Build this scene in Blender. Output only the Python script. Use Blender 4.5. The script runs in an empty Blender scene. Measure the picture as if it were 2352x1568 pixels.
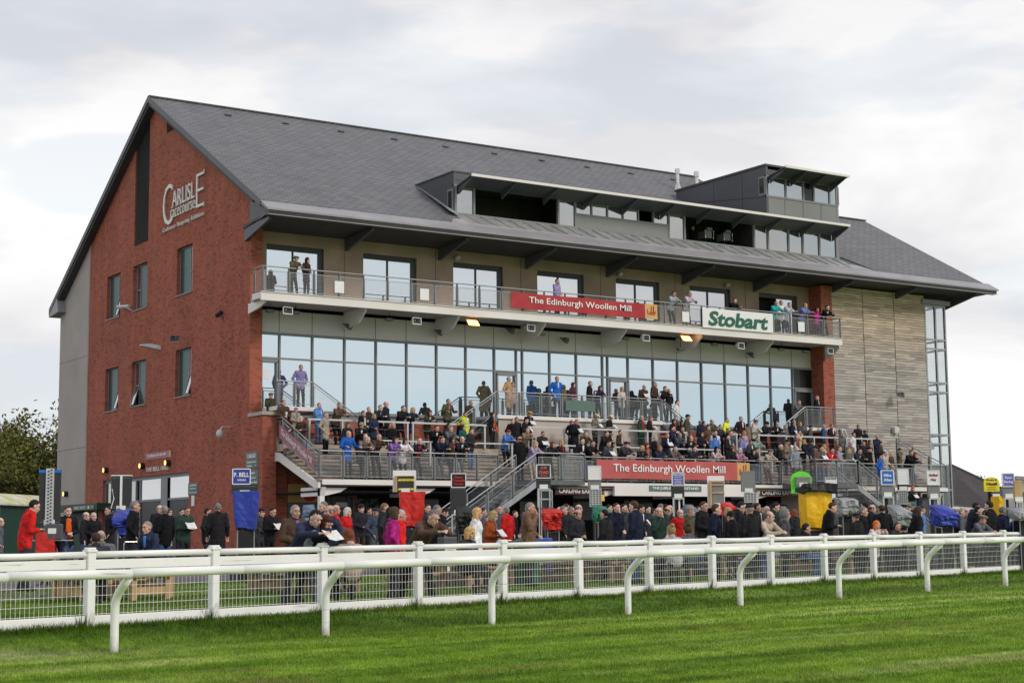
import bpy, bmesh, math, random
import numpy as np
from mathutils import Vector, Matrix, Euler, noise
S = bpy.context.scene
COL = S.collection
RND = random.Random(7)
# ---------------------------------------------------------------- camera
F, CXP, CYP = 3713.96, 1176.0, 784.0            # focal length and centre, in units of a 2352 px wide frame
CAM = Vector((-27.823, -62.173, 0.15))
YAW, PITCH, ROLL = 0.58284, 0.121439, -0.0099685
fw = Vector((math.sin(YAW)*math.cos(PITCH), math.cos(YAW)*math.cos(PITCH), math.sin(PITCH)))
rt0 = Vector((math.cos(YAW), -math.sin(YAW), 0)); up0 = rt0.cross(fw)
rt = rt0*math.cos(ROLL)+up0*math.sin(ROLL); up = -rt0*math.sin(ROLL)+up0*math.cos(ROLL)
cd = bpy.data.cameras.new('camera'); cam = bpy.data.objects.new('camera', cd); COL.objects.link(cam)
cd.sensor_width = 36; cd.lens = F/2352*36; cd.clip_start = .5; cd.clip_end = 6000
cam.matrix_world = Matrix(((rt.x, up.x, -fw.x, CAM.x), (rt.y, up.y, -fw.y, CAM.y), (rt.z, up.z, -fw.z, CAM.z), (0, 0, 0, 1)))
S.camera = cam
S.render.resolution_x, S.render.resolution_y = 1024, 682
S.render.engine = 'CYCLES'
S.view_settings.view_transform = 'Standard'; S.view_settings.look = 'None'
S.view_settings.exposure = 0.0; S.view_settings.gamma = 1.0
S.cycles.max_bounces = 6; S.cycles.use_denoising = True
def ray(px, py): return fw + rt*((px-CXP)/F) - up*((py-CYP)/F)
def on(px, py, ax, v):
    d = ray(px, py); return CAM + d*((v-CAM[ax])/d[ax])
def atd(px, py, ppm): return CAM + ray(px, py)*(F/ppm)
# ---------------------------------------------------------------- sky and sun
SUN_AZ, SUN_EL = math.radians(152), math.radians(33)    # azimuth from +Y towards +X
w = bpy.data.worlds.new('World'); S.world = w; w.use_nodes = True
nt = w.node_tree; nt.nodes.clear(); N = nt.nodes.new; L = nt.links.new
out = N('ShaderNodeOutputWorld'); bg = N('ShaderNodeBackground'); L(bg.outputs[0], out.inputs[0]); bg.inputs[1].default_value = 0.105
sky = N('ShaderNodeTexSky'); sky.sky_type = 'NISHITA'; sky.sun_disc = False; sky.sun_elevation = SUN_EL; sky.sun_rotation = SUN_AZ
sky.air_density = 1.0; sky.dust_density = 2.0; sky.ozone_density = 1.5
tc = N('ShaderNodeTexCoord'); mp = N('ShaderNodeMapping'); mp.inputs['Scale'].default_value = (1.1, 1.1, 3.6); mp.inputs['Location'].default_value = (3.1, 1.7, .35)
L(tc.outputs['Generated'], mp.inputs[0])
n1 = N('ShaderNodeTexNoise'); n1.inputs['Scale'].default_value = 3.1; n1.inputs['Detail'].default_value = 6; n1.inputs['Roughness'].default_value = .5
n2 = N('ShaderNodeTexNoise'); n2.inputs['Scale'].default_value = 3.0; n2.inputs['Detail'].default_value = 7; n2.inputs['Roughness'].default_value = .52; n2.inputs['Distortion'].default_value = .4
L(mp.outputs[0], n1.inputs[0]); L(mp.outputs[0], n2.inputs[0])
r1 = N('ShaderNodeValToRGB'); r1.color_ramp.elements[0].position = .44; r1.color_ramp.elements[1].position = .58; r1.color_ramp.interpolation = 'EASE'
r1.color_ramp.elements[0].color = (.12, .12, .12, 1)
r2 = N('ShaderNodeValToRGB'); r2.color_ramp.elements[0].position = .41; r2.color_ramp.elements[1].position = .58
r2.color_ramp.elements[0].color = (7.8, 7.75, 7.95, 1); r2.color_ramp.elements[1].color = (10.0, 9.95, 9.85, 1)
L(n1.outputs[0], r1.inputs[0]); L(n2.outputs[0], r2.inputs[0])
mx = N('ShaderNodeMixRGB'); L(r1.outputs[0], mx.inputs[0])
sc = N('ShaderNodeMixRGB'); sc.blend_type = 'MIX'; sc.inputs[0].default_value = .75; sc.inputs[2].default_value = (5.9, 7.7, 9.2, 1)
L(sky.outputs[0], sc.inputs[1]); L(sc.outputs[0], mx.inputs[1]); L(r2.outputs[0], mx.inputs[2]); sx = N('ShaderNodeSeparateXYZ'); L(tc.outputs['Generated'], sx.inputs[0])
# the cloud deck thins towards the south behind the camera and is heavier and greyer overhead to the north
yy = N('ShaderNodeMapRange'); yy.inputs[1].default_value = -.5; yy.inputs[2].default_value = .35; yy.inputs[3].default_value = 0.0; yy.inputs[4].default_value = .63; L(sx.outputs[1], yy.inputs[0])
ad = N('ShaderNodeMath'); ad.operation = 'ADD'; ad.use_clamp = True; L(r1.outputs[0], ad.inputs[0]); L(yy.outputs[0], ad.inputs[1]); L(ad.outputs[0], mx.inputs[0])
zz = N('ShaderNodeMapRange'); zz.inputs[1].default_value = .2; zz.inputs[2].default_value = .36; L(sx.outputs[2], zz.inputs[0])
dk = N('ShaderNodeMixRGB'); dk.blend_type = 'MULTIPLY'; L(zz.outputs[0], dk.inputs[0]); L(mx.outputs[0], dk.inputs[1]); dk.inputs[2].default_value = (.84, .83, .86, 1)
L(dk.outputs[0], bg.inputs[0])
sl = bpy.data.lights.new('sun', 'SUN'); sl.energy = 1.6; sl.angle = math.radians(14); sl.color = (1, .9, .78)
so = bpy.data.objects.new('sun', sl); COL.objects.link(so)
sd = Vector((math.sin(SUN_AZ)*math.cos(SUN_EL), math.cos(SUN_AZ)*math.cos(SUN_EL), math.sin(SUN_EL)))
so.rotation_euler = sd.to_track_quat('Z', 'Y').to_euler(); so.location = (0, -40, 60)
# ---------------------------------------------------------------- materials
MT = {}
def nodes(name, rough=.7, metal=0.0, spec=.4):
    m = bpy.data.materials.new(name); m.use_nodes = True; b = m.node_tree.nodes['Principled BSDF']
    b.inputs['Roughness'].default_value = rough; b.inputs['Metallic'].default_value = metal
    b.inputs['Specular IOR Level'].default_value = spec
    MT[name] = m; return m, m.node_tree, b
def mat(name, c, rough=.7, var=.12, scale=3.0, metal=0.0, bump=0.0, bscale=20.0, spec=.4, detail=4, c2=None, emit=0):
    if name in MT: return MT[name]
    m, t, b = nodes(name, rough, metal, spec); n = t.nodes.new
    g = n('ShaderNodeTexCoord'); ns = n('ShaderNodeTexNoise'); ns.inputs['Scale'].default_value = scale; ns.inputs['Detail'].default_value = detail
    t.links.new(g.outputs['Object'], ns.inputs[0])
    r = n('ShaderNodeValToRGB'); e = r.color_ramp.elements
    e[0].position = .3; e[1].position = .7
    lo = c2 or tuple(v*(1-var) for v in c); hi = tuple(min(1, v*(1+var)) for v in c)
    e[0].color = (*lo, 1); e[1].color = (*hi, 1)
    t.links.new(ns.outputs[0], r.inputs[0]); t.links.new(r.outputs[0], b.inputs['Base Color'])
    if bump:
        n3 = n('ShaderNodeTexNoise'); n3.inputs['Scale'].default_value = bscale; n3.inputs['Detail'].default_value = 5
        t.links.new(g.outputs['Object'], n3.inputs[0]); bp = n('ShaderNodeBump'); bp.inputs['Strength'].default_value = bump; bp.inputs['Distance'].default_value = .05
        t.links.new(n3.outputs[0], bp.inputs['Height']); t.links.new(bp.outputs[0], b.inputs['Normal'])
    if emit:
        b.inputs['Emission Color'].default_value = (*c, 1); b.inputs['Emission Strength'].default_value = emit
    return m
def coursed(name, uv, bw, bh, cols, mortar, msize=.012, rough=.85, seed=0, dark=.0, mixscale=.6, bump=.25, offset=.5, soft=1.0):
    """courses laid on world position: uv='h' -> (x+y, z)"""
    m, t, b = nodes(name, rough, 0, .3); n = t.nodes.new; l = t.links.new
    g = n('ShaderNodeNewGeometry'); s = n('ShaderNodeSeparateXYZ'); l(g.outputs['Position'], s.inputs[0])
    ad = n('ShaderNodeMath'); ad.operation = 'ADD'; l(s.outputs[0], ad.inputs[0])
    if uv == 'h': l(s.outputs[1], ad.inputs[1])
    else: ad.inputs[1].default_value = 0
    c = n('ShaderNodeCombineXYZ'); l(ad.outputs[0], c.inputs[0]); l(s.outputs[2], c.inputs[1])
    br = n('ShaderNodeTexBrick'); l(c.outputs[0], br.inputs[0]); br.inputs['Scale'].default_value = 1
    br.inputs['Brick Width'].default_value = bw; br.inputs['Row Height'].default_value = bh; br.inputs['Mortar Size'].default_value = msize
    br.inputs['Color1'].default_value = (*cols[0], 1); br.inputs['Color2'].default_value = (*cols[1], 1); br.inputs['Mortar'].default_value = (*mortar, 1)
    br.inputs['Bias'].default_value = -.1; br.offset = offset
    ns = n('ShaderNodeTexNoise'); ns.inputs['Scale'].default_value = mixscale; ns.inputs['Detail'].default_value = 6; l(c.outputs[0], ns.inputs[0])
    # single dark bricks: white noise per brick cell
    def mt(op, a_, b_=None):
        q = n('ShaderNodeMath'); q.operation = op
        for i_, v_ in enumerate((a_, b_)):
            if v_ is None: continue
            if isinstance(v_, (int, float)): q.inputs[i_].default_value = v_
            else: l(v_, q.inputs[i_])
        return q.outputs[0]
    row = mt('FLOOR', mt('DIVIDE', s.outputs[2], bh)); odd = mt('FLOORED_MODULO', row, 2.0)
    colm = mt('FLOOR', mt('ADD', mt('DIVIDE', ad.outputs[0], bw), mt('MULTIPLY', mt('SUBTRACT', 1.0, odd), offset)))
    cc = n('ShaderNodeCombineXYZ'); l(colm, cc.inputs[0]); l(row, cc.inputs[1]); wn = n('ShaderNodeTexWhiteNoise'); wn.noise_dimensions = '2D'; l(cc.outputs[0], wn.inputs['Vector'])
    r = n('ShaderNodeValToRGB'); r.color_ramp.elements[0].position = .04; r.color_ramp.elements[1].position = .34
    r.color_ramp.elements[0].color = (dark, dark, dark, 1); r.color_ramp.elements[1].color = (1, 1, 1, 1)
    l(wn.outputs['Value'], r.inputs[0])
    mu = n('ShaderNodeMixRGB'); mu.blend_type = 'MULTIPLY'; mu.inputs[0].default_value = 1; l(br.outputs[0], mu.inputs[1]); l(r.outputs[0], mu.inputs[2])
    r3 = n('ShaderNodeValToRGB'); r3.color_ramp.elements[0].position = .3; r3.color_ramp.elements[1].position = .72
    r3.color_ramp.elements[0].color = (1-.16*soft, 1-.16*soft, 1-.15*soft, 1); r3.color_ramp.elements[1].color = (1+.1*soft, 1+.09*soft, 1+.07*soft, 1); l(ns.outputs[0], r3.inputs[0])
    m2 = n('ShaderNodeMixRGB'); m2.blend_type = 'MULTIPLY'; m2.inputs[0].default_value = 1; l(mu.outputs[0], m2.inputs[1]); l(r3.outputs[0], m2.inputs[2])
    # rain streaks and lighter blooms running down the courses
    ms = n('ShaderNodeMapping'); ms.inputs['Scale'].default_value = (1.6, .16, 1) if uv == 'h' else (.9, .25, 1); l(c.outputs[0], ms.inputs[0]); n5 = n('ShaderNodeTexNoise'); n5.inputs['Scale'].default_value = 1; n5.inputs['Detail'].default_value = 7; n5.inputs['Roughness'].default_value = .65; l(ms.outputs[0], n5.inputs[0])
    r5 = n('ShaderNodeValToRGB'); r5.color_ramp.elements[0].position = .36; r5.color_ramp.elements[1].position = .66; r5.color_ramp.elements[0].color = (1-.13*soft, 1-.13*soft, 1-.12*soft, 1); r5.color_ramp.elements[1].color = (1+.08*soft, 1+.08*soft, 1+.07*soft, 1); l(n5.outputs[0], r5.inputs[0])
    m5 = n('ShaderNodeMixRGB'); m5.blend_type = 'MULTIPLY'; m5.inputs[0].default_value = 1; l(m2.outputs[0], m5.inputs[1]); l(r5.outputs[0], m5.inputs[2])
    l(m5.outputs[0], b.inputs['Base Color'])
    bp = n('ShaderNodeBump'); bp.inputs['Strength'].default_value = bump; bp.inputs['Distance'].default_value = .01; l(br.outputs['Fac'], bp.inputs['Height']); bp.invert = True; l(bp.outputs[0], b.inputs['Normal'])
    return m
coursed('brick', 'h', .225, .075, ((.5, .115, .06), (.38, .08, .048)), (.3, .15, .11), dark=.66, mixscale=.35)
coursed('slate', 'x', .5, .135, ((.165, .168, .182), (.2, .203, .218)), (.05, .05, .055), msize=.016, dark=.86, mixscale=.22, rough=.6, bump=.5, soft=.45)
coursed('slate_far', 'x', .5, .14, ((.06, .052, .056), (.075, .065, .07)), (.04, .035, .038), msize=.012, dark=.85, mixscale=.2, rough=.8)
def glass(name, tint, mixf, rough=.02, dk=(.02, .025, .03)):
    m, t, b = nodes(name); n = t.nodes.new; l = t.links.new
    g = n('ShaderNodeBsdfGlossy'); g.inputs[0].default_value = (*tint, 1); g.inputs[1].default_value = rough
    b.inputs['Base Color'].default_value = (*dk, 1); b.inputs['Roughness'].default_value = .4
    lw = n('ShaderNodeLayerWeight'); lw.inputs[0].default_value = .25
    ma = n('ShaderNodeMath'); ma.operation = 'MULTIPLY_ADD'; l(lw.outputs['Fresnel'], ma.inputs[0]); ma.inputs[1].default_value = .35; ma.inputs[2].default_value = mixf; ma.use_clamp = True
    x = n('ShaderNodeMixShader'); l(ma.outputs[0], x.inputs[0]); l(b.outputs[0], x.inputs[1]); l(g.outputs[0], x.inputs[2]); l(x.outputs[0], t.nodes['Material Output'].inputs[0])
    # very slightly uneven panes
    ns = n('ShaderNodeTexNoise'); ns.inputs['Scale'].default_value = .5; gc = n('ShaderNodeTexCoord'); l(gc.outputs['Object'], ns.inputs[0])
    bp = n('ShaderNodeBump'); bp.inputs['Strength'].default_value = .06; bp.inputs['Distance'].default_value = .08; l(ns.outputs[0], bp.inputs['Height']); l(bp.outputs[0], g.inputs['Normal'])
    return m
glass('glass_curtain', (.66, .77, .84), .8)
glass('glass_window', (.8, .82, .84), .72)
glass('glass_green', (.12, .2, .2), .25, dk=(.05, .09, .085))
glass('glass_grey', (.6, .61, .6), .66, dk=(.06, .06, .055))
glass('glass_black', (.12, .12, .13), .12, dk=(.008, .008, .01))
def clear(name, tint=(.93, .95, .95), refl=.12):
    m, t, b = nodes(name); n = t.nodes.new; l = t.links.new
    tr = n('ShaderNodeBsdfTransparent'); tr.inputs[0].default_value = (*tint, 1); g = n('ShaderNodeBsdfGlossy'); g.inputs[1].default_value = .03
    x = n('ShaderNodeMixShader'); x.inputs[0].default_value = refl; l(tr.outputs[0], x.inputs[1]); l(g.outputs[0], x.inputs[2]); l(x.outputs[0], t.nodes['Material Output'].inputs[0]); return m
clear('glass_clear')
mat('concrete_pale', (.42, .375, .345), .85, .10, .5, bump=.1)
mat('concrete_taupe', (.36, .265, .195), .85, .2, .55, bump=.1)
mat('panel_pale', (.64, .61, .58), .5, .04, .3)
mat('panel_beige', (.5, .44, .4), .7, .08, .6)
mat('panel_mid', (.235, .235, .24), .5, .05, .4)
mat('panel_dark', (.085, .088, .102), .45, .1, .5)
mat('frame', (.22, .23, .245), .45, .06, 2)
mat('frame_dark', (.03, .034, .04), .4, .1, 2)
mat('soffit', (.05, .05, .055), .6, .2, .4)
mat('soffit_pale', (.45, .41, .4), .7, .1, .5)
mat('gutter', (.3, .285, .31), .45, .12, .8)
mat('lead', (.33, .33, .335), .5, .22, 1.1, bump=.25, bscale=5)
mat('fascia', (.075, .075, .08), .5, .15, .6)
mat('steel_white', (.78, .74, .71), .5, .05, .7)
mat('galv', (.33, .345, .36), .42, .15, 4, metal=.35)
mat('galv_dark', (.13, .14, .15), .45, .15, 4, metal=.2)
mat('galv_pale', (.55, .56, .56), .45, .1, 3, metal=.2)
mat('rail_white', (.93, .92, .91), .38, .03, 2.5, c2=(.87, .865, .85))
mat('step', (.42, .36, .3), .9, .3, 1.5, bump=.2); mat('riser', (.2, .16, .13), .9, .35, 1.2, bump=.2)
mat('coping', (.42, .39, .34), .85, .15, 3)
mat('dark_inside', (.012, .011, .012), .9, .2, 1)  # near-black, so the gloom of rooms and undercroft is put into the colour
mat('chrome', (.62, .6, .58), .22, .1, 3, metal=.9)
mat('black', (.015, .015, .017), .55, .2, 3)
mat('panel_led', (.035, .035, .038), .4, .15, 2)
mat('white', (.82, .82, .82), .5, .03, 2)
mat('grey', (.22, .22, .22), .6, .1, 2)
mat('banner_red', (.42, .022, .03), .55, .06, .7)
mat('banner_rose', (.5, .1, .095), .55, .06, .7)
mat('banner_mauve', (.4, .16, .2), .55, .06, .7)
mat('banner_gold', (.62, .38, .13), .55, .06, .7)
mat('ink_red', (.6, .03, .03), .6, .02)
mat('green_sign', (.1, .17, .15), .5, .05)
mat('green_dark', (.012, .05, .035), .5, .1)
mat('lettering', (.74, .72, .68), .35, .04, 2)
mat('lamp_yellow', (1, .72, .16), .4, .02, emit=1.3)
mat('lamp_orange', (1, .4, .09), .4, .02, emit=9)
mat('wood_new', (.52, .34, .17), .7, .2, 4)
mat('wood_old', (.3, .2, .13), .8, .25, 4)
mat('moss', (.3, .3, .1), .95, .4, 2.5, c2=(.62, .6, .55))
mat('text_white', (.85, .84, .82), .5, .02)
for k, c in dict(blue=(.035, .06, .4), red=(.62, .025, .02), yellow=(.92, .52, .01), greenlime=(.16, .75, .05), bluesign=(.02, .16, .6), lilac=(.16, .16, .55), yellowsign=(.82, .68, .02), navy=(.02, .03, .08), greencov=(.02, .2, .12), greycov=(.34, .35, .36), bluegrey=(.12, .17, .25), tan=(.4, .3, .2)).items():
    mat('p_'+k, c, .45, .1, 3, bump=.3 if k in('blue','red','yellow','greencov','greycov','bluegrey') else 0, bscale=7)
def dirty_rail(name, post):
    m, t, b = nodes(name, .4, 0, .4); n = t.nodes.new; l = t.links.new; g = n('ShaderNodeTexCoord'); p = n('ShaderNodeNewGeometry')
    def nz(scale, det, a, c, c0, c1, src, sc=None):
        x = n('ShaderNodeTexNoise'); x.inputs['Scale'].default_value = scale; x.inputs['Detail'].default_value = det
        if sc: mp_ = n('ShaderNodeMapping'); mp_.inputs['Scale'].default_value = sc; l(src, mp_.inputs[0]); src = mp_.outputs[0]
        l(src, x.inputs[0]); r = n('ShaderNodeValToRGB'); r.color_ramp.elements[0].position = a; r.color_ramp.elements[1].position = c; r.color_ramp.elements[0].color = (*c0, 1); r.color_ramp.elements[1].color = (*c1, 1); l(x.outputs[0], r.inputs[0]); return r.outputs[0]
    base = nz(1.3, 5, .3, .7, (.84, .835, .82), (.94, .93, .92), p.outputs['Position'])
    sc_ = nz(3, 7, .64, .72, (1, 1, 1), (.6, .58, .54), p.outputs['Position'], (.5, .5, 9))
    mu = n('ShaderNodeMixRGB'); mu.blend_type = 'MULTIPLY'; mu.inputs[0].default_value = 1; l(base, mu.inputs[1]); l(sc_, mu.inputs[2]); o = mu.outputs[0]
    if post:
        s = n('ShaderNodeSeparateXYZ'); l(g.outputs['Generated'], s.inputs[0]); x = n('ShaderNodeTexNoise'); x.inputs['Scale'].default_value = 7; x.inputs['Detail'].default_value = 6; l(p.outputs['Position'], x.inputs[0])
        a = n('ShaderNodeMath'); a.operation = 'MULTIPLY_ADD'; l(x.outputs[0], a.inputs[0]); a.inputs[1].default_value = -.5; l(s.outputs[2], a.inputs[2]); mr = n('ShaderNodeMapRange'); mr.inputs[1].default_value = -.16; mr.inputs[2].default_value = .06; mr.inputs[3].default_value = .75; mr.inputs[4].default_value = 0; l(a.outputs[0], mr.inputs[0])
        m3 = n('ShaderNodeMixRGB'); l(mr.outputs[0], m3.inputs[0]); l(o, m3.inputs[1]); m3.inputs[2].default_value = (.3, .29, .18, 1); o = m3.outputs[0]
    l(o, b.inputs['Base Color'])
dirty_rail('rail_dirty', False); dirty_rail('post_dirty', True); mat('room', (.06, .058, .055), .9, .3, 1.5)
# ---------------------------------------------------------------- builders
def tag(o, label=None, cat=None, group=None, kind=None):
    if label: o['label'] = label
    if cat: o['category'] = cat
    if group: o['group'] = group
    if kind: o['kind'] = kind
    return o
def empty(name, loc, label, cat, group=None, rz=0):
    o = bpy.data.objects.new(name, None); COL.objects.link(o); o.location = loc; o.rotation_euler = (0, 0, rz); o.empty_display_size = .2
    return tag(o, label, cat, group)
class MB:
    def __init__(s): s.v = []; s.f = []; s.m = []; s.mi = 0
    def add(s, vs, fs):
        k = len(s.v); s.v += [tuple(v) for v in vs]; s.f += [tuple(i+k for i in f) for f in fs]; s.m += [s.mi]*len(fs); return s
    def mat(s, i): s.mi = i; return s
    def box(s, x0, x1, y0, y1, z0, z1):
        return s.add([(x0,y0,z0),(x1,y0,z0),(x1,y1,z0),(x0,y1,z0),(x0,y0,z1),(x1,y0,z1),(x1,y1,z1),(x0,y1,z1)],
            [(0,3,2,1),(4,5,6,7),(0,1,5,4),(1,2,6,5),(2,3,7,6),(3,0,4,7)])
    def prism(s, poly, ext):
        e = Vector(ext); n = len(poly); a = [Vector(q) for q in poly]; b = [q+e for q in a]
        nrm = Vector((0,0,0))
        for i in range(n): nrm += a[i].cross(a[(i+1)%n])
        if nrm.dot(e) > 0: a.reverse(); b.reverse()
        return s.add(a+b, [tuple(range(n)), tuple(range(2*n-1, n-1, -1))]+[(i, i+n, (i+1)%n+n, (i+1)%n) for i in range(n)])
    def beam(s, p0, p1, w_, h_, upv=(0,0,1)):
        p0 = Vector(p0); p1 = Vector(p1); d = (p1-p0).normalized(); u = Vector(upv); r = d.cross(u)
        if r.length < 1e-4: r = d.cross(Vector((0,1,0)))
        r.normalize(); u = r.cross(d)
        c = [r*(a*w_/2)+u*(b*h_/2) for a, b in ((-1,-1),(1,-1),(1,1),(-1,1))]
        return s.add([p0+q for q in c]+[p1+q for q in c], [(0,1,2,3),(7,6,5,4),(0,4,5,1),(1,5,6,2),(2,6,7,3),(3,7,4,0)])
    def tube(s, pts, r, n=8, cap=True, r2=None):
        pts = [Vector(q) for q in pts]; K = len(pts); vs = []
        for i, q in enumerate(pts):
            d = (pts[min(i+1, K-1)]-pts[max(i-1, 0)]).normalized(); a = d.cross(Vector((0,0,1)))
            if a.length < 1e-3: a = d.cross(Vector((0,1,0)))
            a.normalize(); b = a.cross(d); rr = r if r2 is None else r+(r2-r)*i/(K-1)
            vs += [q+a*(rr*math.cos(2*math.pi*j/n))+b*(rr*math.sin(2*math.pi*j/n)) for j in range(n)]
        fs = [(i*n+j, i*n+(j+1)%n, (i+1)*n+(j+1)%n, (i+1)*n+j) for i in range(K-1) for j in range(n)]
        if cap: fs += [tuple(range(n-1, -1, -1)), tuple(range((K-1)*n, K*n))]
        return s.add(vs, fs)
    def ell(s, c, rx, ry, rz, n=12, k=8, fn=None):
        vs = []; c = Vector(c)
        for i in range(k+1):
            t = math.pi*i/k
            for j in range(n):
                p = 2*math.pi*j/n; d = Vector((math.sin(t)*math.cos(p), math.sin(t)*math.sin(p), math.cos(t))); q = fn(d) if fn else 1
                vs.append(c+Vector((d.x*rx*q, d.y*ry*q, d.z*rz*q)))
        return s.add(vs, [(i*n+j, (i+1)*n+j, (i+1)*n+(j+1)%n, i*n+(j+1)%n) for i in range(k) for j in range(n)])
    def mesh(s, name, mats, smooth=False):
        me = bpy.data.meshes.new(name); me.from_pydata(s.v, [], s.f); me.update()
        for m in mats: me.materials.append(MT[m] if isinstance(m, str) else m)
        if len(mats) > 1: me.polygons.foreach_set('material_index', s.m)
        if smooth: me.polygons.foreach_set('use_smooth', [True]*len(me.polygons))
        return me
    def build(s, name, mats, parent=None, smooth=False, world=True, bevel=0):
        if isinstance(mats, str): mats = [mats]
        o = bpy.data.objects.new(name, s.mesh(name, mats, smooth)); COL.objects.link(o)
        if parent:
            o.parent = parent
            if world: o.matrix_parent_inverse = wm(parent).inverted()
        if bevel:
            b = o.modifiers.new('bevel', 'BEVEL'); b.width = bevel; b.segments = 2; b.limit_method = 'ANGLE'
        return o
def wm(o):
    m = Matrix.LocRotScale(o.location, o.rotation_euler, o.scale)
    if o.parent: m = wm(o.parent) @ o.matrix_parent_inverse @ m
    return m
def inst(me, name, parent, loc=(0,0,0), rot=(0,0,0), scale=(1,1,1)):
    o = bpy.data.objects.new(name, me); COL.objects.link(o); o.location = loc; o.rotation_euler = rot; o.scale = scale
    if parent: o.parent = parent
    return o
TS = bpy.data.scenes.new('workbench'); TV = TS.view_layers[0]
def evaluated(o):
    """mesh of an object with its modifiers applied, worked out in a small scene of its own"""
    TS.collection.objects.link(o); TV.update(); dg = TV.depsgraph; me = bpy.data.meshes.new_from_object(o.evaluated_get(dg)); TS.collection.objects.unlink(o); return me
def text_mb(body, width, height, bold=0.0, depth=.01, shear=0, space=1.0):
    c = bpy.data.curves.new('t', 'FONT'); c.body = body; c.extrude = depth; c.offset = bold; c.shear = shear; c.space_character = space; c.resolution_u = 3
    c.align_x = 'CENTER'; c.align_y = 'CENTER'
    o = bpy.data.objects.new('t', c); me = evaluated(o)
    vs = [v.co.copy() for v in me.vertices]; fs = [tuple(p.vertices) for p in me.polygons]
    bpy.data.objects.remove(o); bpy.data.curves.remove(c); bpy.data.meshes.remove(me)
    x0 = min(v.x for v in vs); x1 = max(v.x for v in vs); y0 = min(v.y for v in vs); y1 = max(v.y for v in vs)
    for v in vs: v.x = ((v.x-x0)/(x1-x0)-.5)*width; v.y = ((v.y-y0)/(y1-y0)-.5)*height
    return vs, fs
def text(body, centre, right, upv, width, height, m, parent, name='lettering', **k):
    vs, fs = text_mb(body, width, height, **k); r = Vector(right).normalized(); u = Vector(upv).normalized(); n = r.cross(u); c = Vector(centre)
    return MB().add([c+r*v.x+u*v.y+n*v.z for v in vs], fs).build(name, m, parent)
def clip(poly, hull):
    """Sutherland-Hodgman, 2-D, hull counter-clockwise"""
    for i in range(len(hull)):
        a = hull[i]; b = hull[(i+1) % len(hull)]; o = []
        def ins(p): return (b[0]-a[0])*(p[1]-a[1])-(b[1]-a[1])*(p[0]-a[0])
        for j in range(len(poly)):
            p = poly[j]; q = poly[(j+1) % len(poly)]; ip, iq = ins(p), ins(q)
            if ip >= -1e-9: o.append(p)
            if (ip > 1e-9 and iq < -1e-9) or (ip < -1e-9 and iq > 1e-9):
                t = ip/(ip-iq); o.append((p[0]+t*(q[0]-p[0]), p[1]+t*(q[1]-p[1])))
        poly = o
        if len(poly) < 3: return []
    return poly
def holed(mb, hull, holes, to3, ext):
    us = sorted(set([p[0] for p in hull]+[h[i] for h in holes for i in (0, 1)])); vs = sorted(set([p[1] for p in hull]+[h[i] for h in holes for i in (2, 3)]))
    for i in range(len(us)-1):
        for j in range(len(vs)-1):
            uc, vc = (us[i]+us[i+1])/2, (vs[j]+vs[j+1])/2
            if any(h[0] < uc < h[1] and h[2] < vc < h[3] for h in holes): continue
            q = clip([(us[i], vs[j]), (us[i+1], vs[j]), (us[i+1], vs[j+1]), (us[i], vs[j+1])], hull)
            if q: mb.prism([to3(*p) for p in q], ext)
    return mb
# ---------------------------------------------------------------- ground
def yf(x): return -39.41+.234*(x+20.07)
def yr(x): return -40.61+.152*(x+20.12)
def lerp(x, xs, ys): return float(np.interp(x, xs, ys))
def gz(x, y):
    xc = max(-32, min(45, x)); zf = -1.05+.0063*(xc+20); zr = -1.32+.0135*(xc+20); zr = min(zr, zf-.12)
    f, r = yf(xc), yr(xc)
    if y >= f: return min(zf+lerp(y-f, [0, 10, 22, 40, 60], [0, .2, .36, .5, .55]), -.38)
    if y > r:
        t = (f-y)/max(f-r, .1); t = min(1, t*max(f-r, .1)/1.1); t = t*t*(3-2*t); return zf+(zr-zf)*t
    return zr-.012*min(r-y, 22)
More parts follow.
